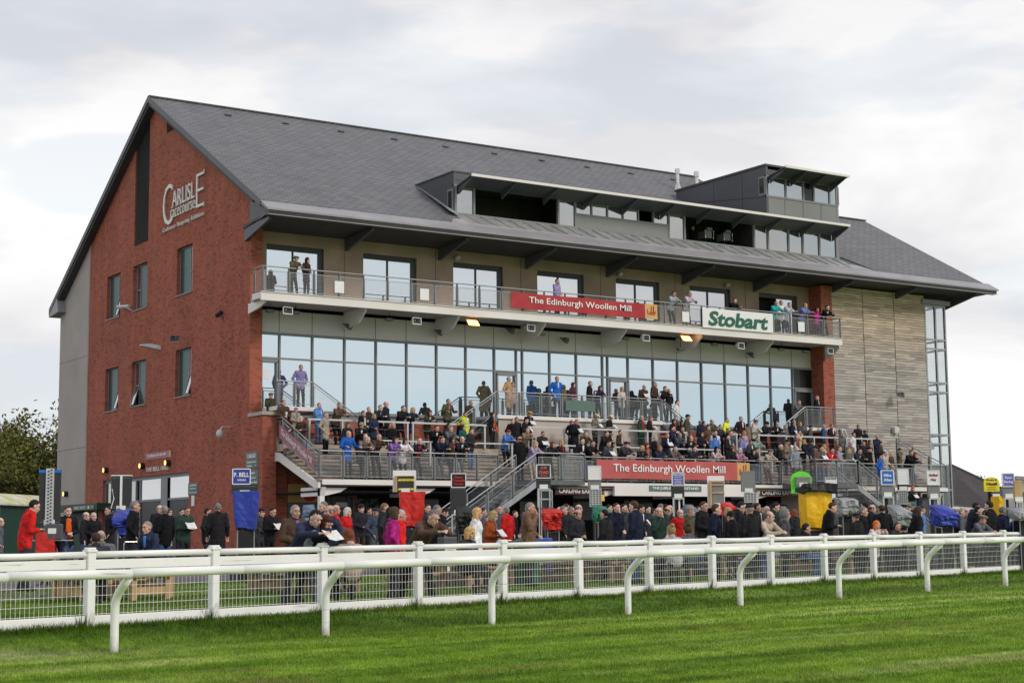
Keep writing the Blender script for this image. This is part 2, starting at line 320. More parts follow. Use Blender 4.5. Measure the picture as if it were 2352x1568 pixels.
# ---------------------------------------------------------------- ground sheets
def sheet(name, xs, ys, dz, m, kind='structure', keep=None):
    vs = [(x, y, gz(x, y)+dz) for y in ys for x in xs]; n = len(xs); fs = []
    for j in range(len(ys)-1):
        for i in range(n-1):
            if keep and not keep((xs[i]+xs[i+1])/2, (ys[j]+ys[j+1])/2): continue
            fs.append((j*n+i, j*n+i+1, (j+1)*n+i+1, (j+1)*n+i))
    mb = MB(); mb.add(vs, fs); o = mb.build(name, m, smooth=True); return tag(o, kind=kind)
def grass_mat(name, blade):
    m, t, b = nodes(name, .6 if blade else .85, 0, .25); n = t.nodes.new; l = t.links.new
    g = n('ShaderNodeNewGeometry')
    # mowing lanes and worn streaks run along the track
    mp = n('ShaderNodeMapping'); mp.inputs['Rotation'].default_value = (0, 0, -.16); mp.inputs['Scale'].default_value = (.1, 1.15, 1); l(g.outputs['Position'], mp.inputs[0])
    a = n('ShaderNodeTexNoise'); a.inputs['Scale'].default_value = 1.0; a.inputs['Detail'].default_value = 5; a.inputs['Roughness'].default_value = .6; l(mp.outputs[0], a.inputs[0])
    c = n('ShaderNodeTexNoise'); c.inputs['Scale'].default_value = 2.4; c.inputs['Detail'].default_value = 8; c.inputs['Roughness'].default_value = .7; l(g.outputs['Position'], c.inputs[0])
    r = n('ShaderNodeValToRGB'); e = r.color_ramp.elements; e[0].position = .32; e[1].position = .68
    e[0].color = (.11, .2, .01, 1); e[1].color = (.44, .51, .19, 1); k = e.new(.43); k.color = (.17, .31, .014, 1); k = e.new(.54); k.color = (.235, .37, .035, 1); k = e.new(.6); k.color = (.31, .44, .09, 1)
    l(a.outputs[0], r.inputs[0])
    r2 = n('ShaderNodeValToRGB'); r2.color_ramp.elements[0].position = .32; r2.color_ramp.elements[1].position = .68
    r2.color_ramp.elements[0].color = (.5, .55, .42, 1); r2.color_ramp.elements[1].color = (1.25, 1.2, 1.15, 1); l(c.outputs[0], r2.inputs[0])
    mu = n('ShaderNodeMixRGB'); mu.blend_type = 'MULTIPLY'; mu.inputs[0].default_value = 1; l(r.outputs[0], mu.inputs[1]); l(r2.outputs[0], mu.inputs[2]); o = mu.outputs[0]
    # worn brown scuffs
    d = n('ShaderNodeTexNoise'); d.inputs['Scale'].default_value = .9; d.inputs['Detail'].default_value = 7; mp2 = n('ShaderNodeMapping'); mp2.inputs['Scale'].default_value = (.5, 1.6, 1); mp2.inputs['Location'].default_value = (4, 2, 0)
    l(g.outputs['Position'], mp2.inputs[0]); l(mp2.outputs[0], d.inputs[0]); r3 = n('ShaderNodeValToRGB'); r3.color_ramp.elements[0].position = .63; r3.color_ramp.elements[1].position = .74
    l(d.outputs[0], r3.inputs[0]); m3 = n('ShaderNodeMixRGB'); l(r3.outputs[0], m3.inputs[0]); l(o, m3.inputs[1]); m3.inputs[2].default_value = (.24, .2, .07, 1); o = m3.outputs[0]
    # mown lanes along the course, pale and deep by turns, and the rougher darker verge by the fence
    sp = n('ShaderNodeSeparateXYZ'); l(g.outputs['Position'], sp.inputs[0])
    def mth(op, a_, b_=None, c_=None):
        q = n('ShaderNodeMath'); q.operation = op
        for i_, v_ in enumerate((a_, b_, c_)):
            if v_ is None: continue
            if isinstance(v_, (int, float)): q.inputs[i_].default_value = v_
            else: l(v_, q.inputs[i_])
        return q.outputs[0]
    ln = mth('MULTIPLY_ADD', sp.outputs[0], -.152, sp.outputs[1]); wob = mth('MULTIPLY_ADD', a.outputs[0], 2.2, ln)
    wv = mth('SINE', mth('MULTIPLY', wob, 2.9)); r6 = n('ShaderNodeValToRGB'); r6.color_ramp.elements[0].position = .3; r6.color_ramp.elements[1].position = .75; r6.color_ramp.elements[0].color = (.72, .78, .62, 1); r6.color_ramp.elements[1].color = (1.18, 1.12, 1.35, 1)
    l(mth('MULTIPLY_ADD', wv, .5, .5), r6.inputs[0]); m6 = n('ShaderNodeMixRGB'); m6.blend_type = 'MULTIPLY'; m6.inputs[0].default_value = .6; l(o, m6.inputs[1]); l(r6.outputs[0], m6.inputs[2]); o = m6.outputs[0]
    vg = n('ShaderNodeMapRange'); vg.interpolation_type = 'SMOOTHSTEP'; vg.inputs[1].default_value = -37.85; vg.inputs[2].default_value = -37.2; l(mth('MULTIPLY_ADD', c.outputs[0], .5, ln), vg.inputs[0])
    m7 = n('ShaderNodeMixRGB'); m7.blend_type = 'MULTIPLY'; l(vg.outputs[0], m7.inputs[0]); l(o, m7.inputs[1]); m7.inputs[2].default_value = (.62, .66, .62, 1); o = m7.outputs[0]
    if blade:
        r4 = n('ShaderNodeValToRGB'); r4.color_ramp.elements[0].color = (.55, .6, .5, 1); r4.color_ramp.elements[1].color = (1.35, 1.25, 1.35, 1); l(g.outputs['Random Per Island'], r4.inputs[0])
        m4 = n('ShaderNodeMixRGB'); m4.blend_type = 'MULTIPLY'; m4.inputs[0].default_value = 1; l(o, m4.inputs[1]); l(r4.outputs[0], m4.inputs[2]); o = m4.outputs[0]
    else:
        bp = n('ShaderNodeBump'); bp.inputs['Strength'].default_value = .6; bp.inputs['Distance'].default_value = .06; l(c.outputs[0], bp.inputs['Height']); l(bp.outputs[0], b.inputs['Normal'])
    l(o, b.inputs['Base Color'])
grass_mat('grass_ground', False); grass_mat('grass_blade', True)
mat('tarmac', (.14, .125, .13), .85, .18, .8, bump=.3, bscale=30)
def far(a, b, n, lo, hi): return [lo, lo*.4, lo*.15]+list(np.linspace(a, b, n))+[hi*.15, hi*.4, hi]
gx = [-3000, -900, -300, -120, -60]+list(np.arange(-40, 40.1, 1.0))+[48, 60, 90, 150, 400, 1200, 3000]
gy = [-3000, -900, -300, -120, -80]+list(np.arange(-68, -30, .4))+list(np.arange(-30, 30.1, 2))+[45, 80, 150, 400, 1200, 3000]
sheet('ground', gx, gy, 0, 'grass_ground')
def tarm(x, y): return y > yf(max(-40, min(x, 60)))+(8 if x < -17 else 11.5)+.6*math.sin(x*.7) and y < 60
tx = list(np.arange(-60, 90, .8)); ty = list(np.arange(-44, 60, .8))
sheet('tarmac', tx, ty, .006, 'tarmac', keep=tarm)
def grass_blades():
    rg = np.random.default_rng(3); V = []; n = 0; out = []
    def batch(cnt, dmin, dmax, h0, h1, w):
        d = rg.uniform(dmin**.5, dmax**.5, cnt)**2; px = rg.uniform(-90, 2450, cnt)
        a = (px-CXP)/F; dirx = fw.x+rt.x*a; diry = fw.y+rt.y*a; k = d/(dirx*fw.x+diry*fw.y); x = CAM.x+dirx*k; y = CAM.y+diry*k
        return x, y, rg.uniform(h0, h1, cnt), np.full(cnt, w)
    parts = [batch(380000, 13.5, 26, .018, .042, .009), batch(200000, 24, 46, .022, .05, .016)]
    x, y, h, w_ = [np.concatenate(q) for q in zip(*parts)]
    f = yf(x); keep = (y < f+11) & (x < 30); x, y, h, w_ = x[keep], y[keep], h[keep], w_[keep]
    h *= np.where((y > yr(x)) & (y < yf(x)), 1.7, 1.0)
    # taller fringe under the fence boards
    bx = rg.uniform(-26, 14, 26000); by = yf(bx)+rg.normal(-.05, .05, 26000); x = np.concatenate([x, bx]); y = np.concatenate([y, by]); h = np.concatenate([h, rg.uniform(.05, .13, 26000)]); w_ = np.concatenate([w_, np.full(26000, .013)])
    z = np.array([gz(a, b) for a, b in zip(x, y)]); n = len(x)
    clump = np.array([noise.noise(Vector((a*.5, b*2.2, 0))) for a, b in zip(x, y)]); h = h*(1+.5*clump)
    th = rg.uniform(0, 2*np.pi, n); lean = rg.uniform(.2, .8, n)*h; la = rg.uniform(0, 2*np.pi, n)
    P = np.zeros((n, 3, 3)); P[:, 0] = np.c_[x-np.cos(th)*w_/2, y-np.sin(th)*w_/2, z-.005]; P[:, 1] = np.c_[x+np.cos(th)*w_/2, y+np.sin(th)*w_/2, z-.005]
    P[:, 2] = np.c_[x+np.cos(la)*lean, y+np.sin(la)*lean, z+h]
    me = bpy.data.meshes.new('grass'); me.vertices.add(n*3); me.vertices.foreach_set('co', P.reshape(-1)); me.loops.add(n*3); me.loops.foreach_set('vertex_index', np.arange(n*3, dtype=np.int32))
    me.polygons.add(n); me.polygons.foreach_set('loop_start', np.arange(0, n*3, 3, dtype=np.int32)); me.update(); me.validate(); me.materials.append(MT['grass_blade'])
    o = bpy.data.objects.new('grass', me); COL.objects.link(o); tag(o, kind='stuff')
grass_blades()
# ---------------------------------------------------------------- grandstand
G = empty('grandstand', (0, 0, -.4), 'long red brick racecourse grandstand with slate roof, balcony and stepped viewing terrace', 'grandstand')
ZG = -.7
RS = .5704                                        # front slope
def roofz(y): return 14.13+(y+1.86)*RS
MY, MZ = 11.2, 21.58
KY, KZ = 20.5, 16.14; BY, BZ = 25.9, 12.98
def under(y):                                     # underside of the roof over the gable
    return roofz(y)-.42 if y <= MY else (MZ+(y-MY)*(KZ-MZ)/(KY-MY)-.45)
gw = [(15.8, 17.75, 11.46, 13.68), (12.05, 13.95, 11.46, 13.68), (6.37, 8.25, 11.46, 13.68), (15.8, 17.75, 6.75, 8.92), (12.05, 13.95, 6.75, 8.92), (6.37, 8.25, 6.75, 8.92)]
hull = [(-.02, ZG), (KY, ZG), (KY, under(KY)), (MY, under(MY)), (-.02, under(0))]
vent_h = (12.0, 13.93, 14.68, 30)
mb = MB(); holed(mb, hull, gw+[vent_h, (8.2, 9.8, 19.5, 30), (6.42, 17.75, -.38, 3.28)], lambda u, v: (0, u, v), (.34, 0, 0))
mb.box(.34, .56, -.02, .3, ZG, 14.4); wall = mb.build('brick_wall', 'brick', G)
# vertical movement joints
for y in (2.72+1.2, 14.9):
    MB().box(-.004, .01, y-.012, y+.012, 3.4, under(y)).build('movement_joint', 'fascia', wall)
def recess(y0, y1, z0, z1, flip, tilt):
    fr = MB(); x = .17; t = .06
    fr.box(x, x+.07, y0, y1, z0, z0+t).box(x, x+.07, y0, y1, z1-t, z1).box(x, x+.07, y0, y0+t, z0+t, z1-t).box(x, x+.07, y1-t, y1, z0+t, z1-t)
    ym = y0+.62 if not flip else y1-.62
    fr.box(x, x+.07, ym-t/2, ym+t/2, z0+t, z1-t)
    a, b = (y0+t, ym-t/2) if not flip else (ym+t/2, y1-t)
    zm = z0+1.0; fr.box(x-.01, x+.07, a, b, zm-t/2, zm+t/2)
    f = fr.build('window', 'frame', G)
    MB().box(x+.03, x+.04, a, b, zm, z1-t).build('pane', 'glass_window', f)
    if tilt:
        q = MB().prism([(x+.02, a, zm-t), (x+.02, b, zm-t), (x-.24, b, z0+t), (x-.24, a, z0+t)], (.02, 0, .005)); s = q.build('opening_pane', 'glass_window', f)
        e = MB(); 
        for yy in (a, b-.04): e.beam((x+.01, yy+.02, zm-t), (x-.25, yy+.02, z0+t), .04, .05)
        e.beam((x-.25, a, z0+t), (x-.25, b, z0+t), .04, .05); e.build('casement', 'frame', f)
    else: MB().box(x+.03, x+.04, a, b, z0+t, zm-t).build('pane', 'glass_window', f)
    c, d = (ym+t/2, y1-t) if not flip else (y0+t, ym-t/2)
    MB().box(x+.02, x+.04, c, d, z0+t, z1-t).box(x+.015, x+.03, c, d, zm+.15, zm+.17).build('tinted_panel', 'glass_green', f)
    MB().box(-.05, .17, y0-.04, y1+.04, z0-.05, z0+.001).build('sill', 'frame', f)
    MB().box(.3, .34, y0-.3, y1+.3, z0-.3, z1+.3).build('dark_backing', 'dark_inside', f)  # dark sheet behind the panes; the unlit room is painted into its colour
for (w0, fl, tl) in zip(gw, (0, 1, 0, 0, 1, 0), (1, 0, 0, 1, 1, 1)): recess(*w0, fl, tl)
# louvres
lv = MB(); lv.box(.24, .26, 12.0, 13.93, 17.8, 20.6); z = 14.74
hv = [(12.0, 14.68), (13.93, 14.68), (13.93, under(13.93)), (12.0, under(12.0))]
lv = MB(); lv.prism([(.26, a, b) for a, b in hv], (.05, 0, 0))
while z < 22.7:
    ya, yb_ = 12.0, 13.93
    if z+.1 < under(13.93)+ (13.93-12)*.65:
        ymax = min(13.93, MY+(MZ-.5-z)/((MZ-KZ)/(KY-MY))) if z > under(13.93)-.05 else 13.93
        if ymax > 12.1: lv.beam((.1, 12.0, z), (.1, ymax, z), .15, .025, (0.4, 0, 1))
    z += .115
lv.build('louvre', 'fascia', G)
lv = MB(); lv.prism([(.26, 8.2, 19.5), (.26, 9.8, 19.5), (.26, 9.8, under(9.8)), (.26, 8.2, under(8.2))], (.05, 0, 0)); z = 19.55
while z < under(9.8): 
    y0 = max(8.2, (z+.42-14.13)/RS-1.86); lv.beam((.1, y0, z), (.1, 9.8, z), .15, .025, (.4, 0, 1)); z += .115
lv.build('louvre', 'fascia', G)
# bell hall entrance in the gable
e = MB(); e.box(.12, .2, 6.42, 17.75, 3.12, 3.28)
for y in (6.42, 9.2, 9.95, 12.75, 13.3, 16.4, 17.67): e.box(.1, .2, y, y+.1, -.38, 3.12)
e.box(.1, .2, 6.5, 13.3, 2.08, 2.18); e.box(.07, .22, 9.2, 10.0, -.38, 3.12)
en = e.build('entrance', 'frame', G)
MB().box(.15, .16, 6.5, 9.2, 2.18, 3.12).build('pane', 'glass_window', en); MB().box(.15, .16, 10.05, 12.75, 2.18, 3.12).build('pane', 'glass_window', en)
MB().box(.15, .16, 6.5, 9.2, -.38, 2.08).box(.15, .16, 10.05, 12.75, -.38, 2.08).build('door_glass', 'glass_black', en)
MB().box(.15, .16, 13.4, 17.7, 1.4, 3.12).build('tinted_panel', 'glass_grey', en); MB().box(.14, .17, 13.4, 17.7, -.38, 1.4).build('door', 'green_dark', en)
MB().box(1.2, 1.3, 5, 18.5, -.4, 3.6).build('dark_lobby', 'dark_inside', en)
# rear concrete bay
cz0 = lambda y: KZ+(y-KY)*(BZ-KZ)/(BY-KY)-.35
mb = MB().prism([(0, KY, ZG), (0, 25.2, ZG), (0, 25.2, cz0(25.2)), (0, KY, cz0(KY))], (.5, 0, 0)); cw = mb.build('concrete_wall', 'concrete_pale', G)
MB().box(-.02, .1, KY-.16, KY+.02, ZG, cz0(KY)).build('corner_trim', 'concrete_taupe', G)
for z in (9.92, 5.13): MB().box(-.004, .01, KY, 25.2, z-.015, z+.015).build('joint', 'fascia', cw)
MB().box(.4, 42, 25.0, 25.2, ZG, 12.8).build('back_wall', 'concrete_pale', G)
# roof
rf = MB(); T = .28
DX0, DX1, DY = 9.6, 33.65, -.73
rf.prism([(-.4, -1.86, 14.13), (-.4, MY, MZ), (-.4, KY, KZ), (-.4, BY, BZ), (-.4, BY, BZ-T), (-.4, KY, KZ-T), (-.4, MY, MZ-T), (-.4, -1.86, 14.13-T)], (DX0+.4, 0, 0))
rf.prism([(DX0, 2.65, roofz(2.65)), (DX0, MY, MZ), (DX0, KY, KZ), (DX0, BY, BZ), (DX0, BY, BZ-T), (DX0, KY, KZ-T), (DX0, MY, MZ-T), (DX0, 2.65, roofz(2.65)-T)], (33.9-DX0, 0, 0))
WY, WZ = 6.97, roofz(6.97)
rf.prism([(DX1, -1.86, 14.13), (DX1, 2.65, roofz(2.65)), (DX1, 2.65, roofz(2.65)-T), (DX1, -1.86, 14.13-T)], (33.9-DX1, 0, 0))
rf.prism([(33.9, -1.86, 14.13), (33.9, WY, WZ), (33.9, 13.6, WZ-3.8), (33.9, 13.6, WZ-4.1), (33.9, WY, WZ-T), (33.9, -1.86, 14.13-T)], (9.7, 0, 0))
R_ = rf.build('roof', 'slate', G)
mat('barge', (.11, .112, .125), .5, .1)
# barge boards and verge soffit
bg_ = MB()
for (a, b) in (((-1.86, 14.13), (MY, MZ)), ((MY, MZ), (KY, KZ)), ((KY, KZ), (BY, BZ))):
    bg_.prism([(-.45, a[0], a[1]+.04), (-.45, b[0], b[1]+.04), (-.45, b[0], b[1]-.26), (-.45, a[0], a[1]-.26)], (.06, 0, 0))
bg_.build('barge_board', 'barge', R_)
sf = MB()
for (a, b) in (((-1.0, roofz(-1)), (MY, MZ)), ((MY, MZ), (KY, KZ)), ((KY, KZ), (BY, BZ))):
    sf.prism([(-.39, a[0], a[1]-.29), (-.39, b[0], b[1]-.29), (-.39, b[0], b[1]-.43), (-.39, a[0], a[1]-.43)], (.72, 0, 0))
sf.build('verge_soffit', 'soffit', R_)
MB().beam((-.42, MY, MZ+.03), (33.95, MY, MZ+.03), .22, .07).beam((33.9, WY, WZ+.03), (43.65, WY, WZ+.03), .22, .07).build('ridge_cap', 'slate', R_)
MB().prism([(-.43, BY-1.3, BZ+.5), (-.43, BY+.04, BZ-.12), (-.43, BY+.04, BZ-.42), (-.43, BY-1.6, BZ-.3)], (1.2, 0, 0)).build('rear_gutter', 'gutter', R_)
for i in range(14):
    x = 3.0+i*3.1
    if x < 33: MB().beam((x, 9.9, roofz(9.9)+.05), (x+.35, 9.9, roofz(9.9)+.04), .15, .05).build('roof_vent', 'slate', R_)
MB().beam((35.6, 6.2, roofz(6.2)+.05), (35.95, 6.2, roofz(6.2)+.05), .25, .07).build('roof_vent', 'slate', R_)
# eaves: sloping metal gutter, fascia, soffit, raking fins
ga, gb = (-1.83, 14.12), (-2.55, 13.69)
mb = MB().prism([(-.4, ga[0], ga[1]), (-.4, gb[0], gb[1]), (-.4, gb[0], gb[1]-.08), (-.4, ga[0]+.05, ga[1]-.14)], (44.5, 0, 0)); gt = mb.build('gutter', 'gutter', R_)
MB().prism([(-.33, gb[0]+.02, 13.61), (-.33, gb[0]+.1, 13.42), (-.33, gb[0]+.35, 13.42), (-.33, -1.7, 13.95)], (44.3, 0, 0)).build('fascia', 'fascia', R_)
MB().beam((-.35, -2.5, 13.43), (44.0, -2.5, 13.43), .05, .035).build('drip_edge', 'gutter', R_)
MB().prism([(-.2, -2.2, 13.46), (-.2, -.9, 13.42), (-.2, .35, 13.28), (-.2, .35, 13.42), (-.2, -2.2, 13.6)], (43.9, 0, 0)).build('soffit', 'soffit', R_)
MB().prism([(-.06, -.03, 14.75), (-.06, -1.9, 14.05), (-.3, -2.3, 13.8), (-.3, -2.2, 13.5), (-.06, -.15, 13.3), (-.06, -.03, 13.3)], (.2, 0, 0)).build('box_end', 'fascia', R_)
for k in range(10):
    x = -.06+4.75*k if k else -.1
    MB().prism([(x-.06, .3, 13.3), (x-.06, -2.15, 13.43), (x-.06, -2.15, 13.3), (x-.06, .3, 12.75)], (.12, 0, 0)).build('eaves_fin', 'panel_dark', R_)
# ---- upper storey
up_w = [(.88+4.65*k, 3.6+4.65*k, 10.1, 12.76) for k in range(7)]
mb = MB(); holed(mb, [(.56, 9.9), (32.64, 9.9), (32.64, 13.4), (.56, 13.4)], up_w, lambda u, v: (u, .3, v), (0, .3, 0)); uw = mb.build('upper_wall', 'concrete_taupe', G)
for k in range(7):
    x = -.06+4.65*(k+1); MB().box(x-.012, x+.012, .29, .31, 10.3, 13.3).build('joint', 'fascia', uw)
for k, (a, b, c, d) in enumerate(up_w):
    f = MB(); f.box(a, b, .42, .5, d-.22, d); f.box(a, a+.05, .4, .5, c, d-.22); f.box(b-.22, b, .4, .5, c, d-.22); m_ = (a+b-.15)/2; f.box(m_-.03, m_+.03, .41, .5, c, d-.22)
    w_ = f.build('window', 'frame_dark', G)
    if k == 6:
        MB().box(m_+.03, b-.22, .46, .47, c, d-.22).build('pane', 'glass_window', w_)
        MB().box(a, m_, .9, .95, c, d).build('open_doorway', 'dark_inside', w_)
    else:
        MB().box(a+.05, m_-.03, .46, .47, c, d-.22).build('pane', 'glass_window', w_); MB().box(m_+.03, b-.22, .47, .48, c, d-.22).build('pane', 'glass_window', w_)
# ---- balcony
bal = MB().box(-.3, 32.45, -1.78, -1.0, 10.05, 10.29).box(.01, 32.45, -1.0, .3, 10.05, 10.29).build('balcony', 'soffit_pale', G)
MB().box(-.36, 32.5, -1.9, -1.78, 9.96, 10.3).box(-.36, -.3, -1.78, -1.0, 10.05, 10.3).prism([(-.36, -1.0, 10.05), (-.0, -.4, 10.05), (-.0, -.4, 10.3), (-.36, -1.0, 10.3)], (.06, .0, 0)).build('balcony_edge', 'steel_white', bal)
MB().box(-.34, 32.5, -1.95, -1.75, 10.3, 10.33).build('balcony_lip', 'steel_white', bal)
for k in range(8):
    x = -.06+4.65*k
    if k == 0:
        MB().prism([(x-.04, -.03, 10.04), (x-.04, -1.7, 10.04), (x-.04, -1.7, 9.9), (x-.04, -1.1, 9.75), (x-.04, -.03, 9.62)], (.08, 0, 0)).build('bracket', 'steel_white', bal); continue
    MB().prism([(x-.04, .3, 10.04), (x-.04, -1.7, 10.04), (x-.04, -1.7, 9.86), (x-.04, -1.1, 9.42), (x-.04, .3, 9.25)], (.08, 0, 0)).build('bracket', 'steel_white', bal)
# railing builder -----------------------------------------------------------
_pm = {}
def panel_mesh(w_, h_, pitch=.062, wire=.0065, slope=0.0):
    key = (round(w_, 2), round(h_, 2), round(slope, 2))
    if key in _pm: return _pm[key]
    m = MB(); n = max(2, round(w_/pitch)); k = max(2, round(h_/pitch)); r = wire/2
    for i in range(1, n): x = w_*i/n; m.add([(x-r, -r, slope*x), (x+r, -r, slope*x), (x, r, slope*x), (x-r, -r, h_+slope*x), (x+r, -r, h_+slope*x), (x, r, h_+slope*x)], [(0, 1, 4, 3), (1, 2, 5, 4), (2, 0, 3, 5)])
    for i in range(1, k): z = h_*i/k; m.add([(0, -r, z-r), (0, -r, z+r), (0, r, z), (w_, -r, z-r+slope*w_), (w_, -r, z+r+slope*w_), (w_, r, z+slope*w_)], [(0, 1, 4, 3), (1, 2, 5, 4), (2, 0, 3, 5)])
    f = .013
    for a, b in (((0, 0, 0), (w_, 0, slope*w_)), ((0, 0, h_), (w_, 0, h_+slope*w_)), ((0, 0, 0), (0, 0, h_)), ((w_, 0, slope*w_), (w_, 0, h_+slope*w_))): m.beam(a, b, f*2, f*2, (0, 1, 0))
    _pm[key] = m.mesh('mesh_panel', ['galv']); return _pm[key]
def railing(parent, p0, p1, n, H=1.1, name='railing', mesh=True, top=.93, bot=.1, mat_='galv', post='galv_dark', ends=True):
    p0 = Vector(p0); p1 = Vector(p1); d = p1-p0; L_ = Vector((d.x, d.y, 0)).length; sl = d.z/L_; az = math.atan2(d.y, d.x)
    R0 = bpy.data.objects.new(name, None); COL.objects.link(R0)
    hr = MB(); hr.tube([p0+Vector((0, 0, H)), p1+Vector((0, 0, H))], .026, 8); o = hr.build('handrail', mat_, None)
    # the railing's own object is its handrail mesh
    bpy.data.objects.remove(R0); o.name = name; o.parent = parent; o.matrix_parent_inverse = wm(parent).inverted()
    for i in range(n+1):
        if not ends and i in (0, n): continue
        q = p0+d*(i/n); m = MB().box(-.025, .025, -.04, .04, 0, H-.03); pm = m.build('post', post, o); pm.location = q; pm.rotation_euler = (0, 0, az)
    w_ = L_/n-.12
    if mesh:
        me = panel_mesh(w_, top-bot, slope=sl)
        for i in range(n):
            q = p0+d*(i/n)+d.normalized()*0; k = d/(n*1.0); s0 = p0+k*i+Vector((math.cos(az)*.06, math.sin(az)*.06, bot+sl*.06))
            c = inst(me, 'mesh_panel', o, s0, (0, 0, az)); c.matrix_parent_inverse = wm(o).inverted()
    return o
rb = railing(bal, (-.28, -1.86, 10.3), (32.4, -1.86, 10.3), 28, H=1.08, name='balcony_railing', top=.9)
railing(bal, (-.28, -1.86, 10.3), (-.28, -1.05, 10.3), 1, H=1.08, name='balcony_railing', top=.9); railing(bal, (32.4, -1.86, 10.3), (32.4, -.7, 10.3), 1, H=1.08, name='balcony_railing', top=.9)
for x in (3.2, 7.35, 12.35, 22.0, 29.6):
    MB().box(x-.22, x+.22, -1.94, -1.92, 10.5, 11.0).build('notice_panel', 'white', rb)
# ---- cladding and curtain wall
m0 = 1.4895
cl = MB().box(.56, 32.64, .3, .5, 8.93, 10.05).build('cladding', 'panel_pale', G)
for k in range(21):
    x = m0+1.55*k; MB().box(x-.01, x+.01, .29, .301, 8.95, 10.05).build('cladding_joint', 'fascia', cl)
cwf = MB(); X0, X1 = .56, 32.35
cwf.box(X0, X1, .2, .36, 8.85, 8.95).box(X0, X1, .22, .36, 7.82, 7.89).box(X0, X1, .18, .36, 5.55, 5.68)
for k in range(21):
    x = m0+1.55*k
    if x < X1: cwf.box(x-.035, x+.035, .2, .36, 5.68, 8.85)
for x in (13.55, 18.85): cwf.box(x-.03, x+.03, .2, .36, 5.68, 8.85)
for a, b in ((12.42, 13.5), (18.9, 20.0), (.6, 1.4), (31.0, 32.3)):
    cwf.box(a, a+.08, .17, .34, 5.7, 7.7).box(b-.08, b, .17, .34, 5.7, 7.7).box(a, b, .17, .34, 7.66, 7.8)
CW = cwf.build('curtain_wall', 'frame', G)
xs = [X0]+sorted([m0+1.55*k for k in range(21) if m0+1.55*k < X1]+[13.55, 18.85])+[X1]
for a, b in zip(xs[:-1], xs[1:]):
    last = a > 30.5
    jx = RND.uniform(-.0035, .0035)
    for (c, d) in ((7.89, 8.85), (5.68, 7.82)):
        jz = RND.uniform(-.0025, .0025)
        MB().add([(a+.03, .28+jx, c), (b-.03, .28-jx, c), (b-.03, .28-jx+jz, d), (a+.03, .28+jx+jz, d)], [(0, 1, 2, 3)]).build('pane', 'glass_black' if last else 'glass_curtain', CW)
for x in (.85, 12.7): MB().box(x-.2, x+.2, .26, .27, 6.95, 7.35).build('door_notice', 'white', CW)
MB().box(.56, 32.6, .3, .6, 5.35, 5.56).build('sill_panel', 'frame', G)
MB().box(.56, 32.6, .32, .6, 4.0, 5.36).build('lower_brick', 'brick', G); MB().box(.62, 32.6, .22, .33, 4.05, 4.5).build('plinth', 'panel_beige', G)
# ---- right pier, timber cladding, glazed stair tower
WYF = -.62
MB().box(32.32, 33.08, WYF, .6, ZG, 13.3).build('brick_pier', 'brick', G)
mat('board', (.3, .255, .225), .85, .3, .7, c2=(.16, .135, .12))
def board_mat():
    m, t, b = nodes('timber', .85, 0, .2); n = t.nodes.new; l = t.links.new
    g = n('ShaderNodeNewGeometry'); s = n('ShaderNodeSeparateXYZ'); l(g.outputs['Position'], s.inputs[0])
    r = n('ShaderNodeValToRGB'); e = r.color_ramp.elements; e[0].position = 0; e[1].position = 1; e[0].color = (.33, .305, .29, 1); e[1].color = (.54, .505, .48, 1); k = e.new(.5); k.color = (.45, .42, .395, 1); l(g.outputs['Random Per Island'], r.inputs[0])
    mp = n('ShaderNodeMapping'); mp.inputs['Scale'].default_value = (.7, 1, 9); l(g.outputs['Position'], mp.inputs[0]); ns = n('ShaderNodeTexNoise'); ns.inputs['Scale'].default_value = 1.6; ns.inputs['Detail'].default_value = 6; l(mp.outputs[0], ns.inputs[0])
    r2 = n('ShaderNodeValToRGB'); r2.color_ramp.elements[0].position = .3; r2.color_ramp.elements[1].position = .65; r2.color_ramp.elements[0].color = (.66, .65, .65, 1); r2.color_ramp.elements[1].color = (1.15, 1.12, 1.1, 1); l(ns.outputs[0], r2.inputs[0])
    mu = n('ShaderNodeMixRGB'); mu.blend_type = 'MULTIPLY'; mu.inputs[0].default_value = 1; l(r.outputs[0], mu.inputs[1]); l(r2.outputs[0], mu.inputs[2])
    # unweathered timber keeps its yellow tone high up where rain does not reach
    mr = n('ShaderNodeMapRange'); mr.inputs[1].default_value = 8.8; mr.inputs[2].default_value = 12.4; l(s.outputs[2], mr.inputs[0]); ad = n('ShaderNodeMath'); ad.operation = 'MULTIPLY_ADD'; l(ns.outputs[0], ad.inputs[0]); ad.inputs[1].default_value = .5; l(mr.outputs[0], ad.inputs[2])
    sb = n('ShaderNodeMath'); sb.operation = 'SUBTRACT'; l(ad.outputs[0], sb.inputs[0]); sb.inputs[1].default_value = .3; sb.use_clamp = True
    m3 = n('ShaderNodeMixRGB'); m3.blend_type = 'MULTIPLY'; l(sb.outputs[0], m3.inputs[0]); l(mu.outputs[0], m3.inputs[1]); m3.inputs[2].default_value = (1.25, 1.06, .82, 1); l(m3.outputs[0], b.inputs['Base Color'])
board_mat()
MB().box(33.08, 40.1, -.45, .6, ZG, 13.3).build('timber_backing', 'fascia', G)
bd = MB(); z = 2.3
while z < 13.2:
    for a, b in ((33.1, 35.35), (35.4, 37.72), (37.77, 40.12)):
        c = RND.uniform(.2, .8)*(b-a)+a; bd.box(a, c, WYF-.005*RND.random(), -.45, z, z+.128); bd.box(c+.004, b+RND.uniform(-.02, .02), WYF-.005*RND.random(), -.45, z, z+.128)
    z += .145
bd.build('timber_cladding', 'timber', G)
tw = MB(); TX0, TX1, TYF = 40.15, 41.85, WYF
for x in (TX0, 40.98, TX1-.1): tw.box(x, x+.1, TYF, TYF+.12, ZG, 12.85)
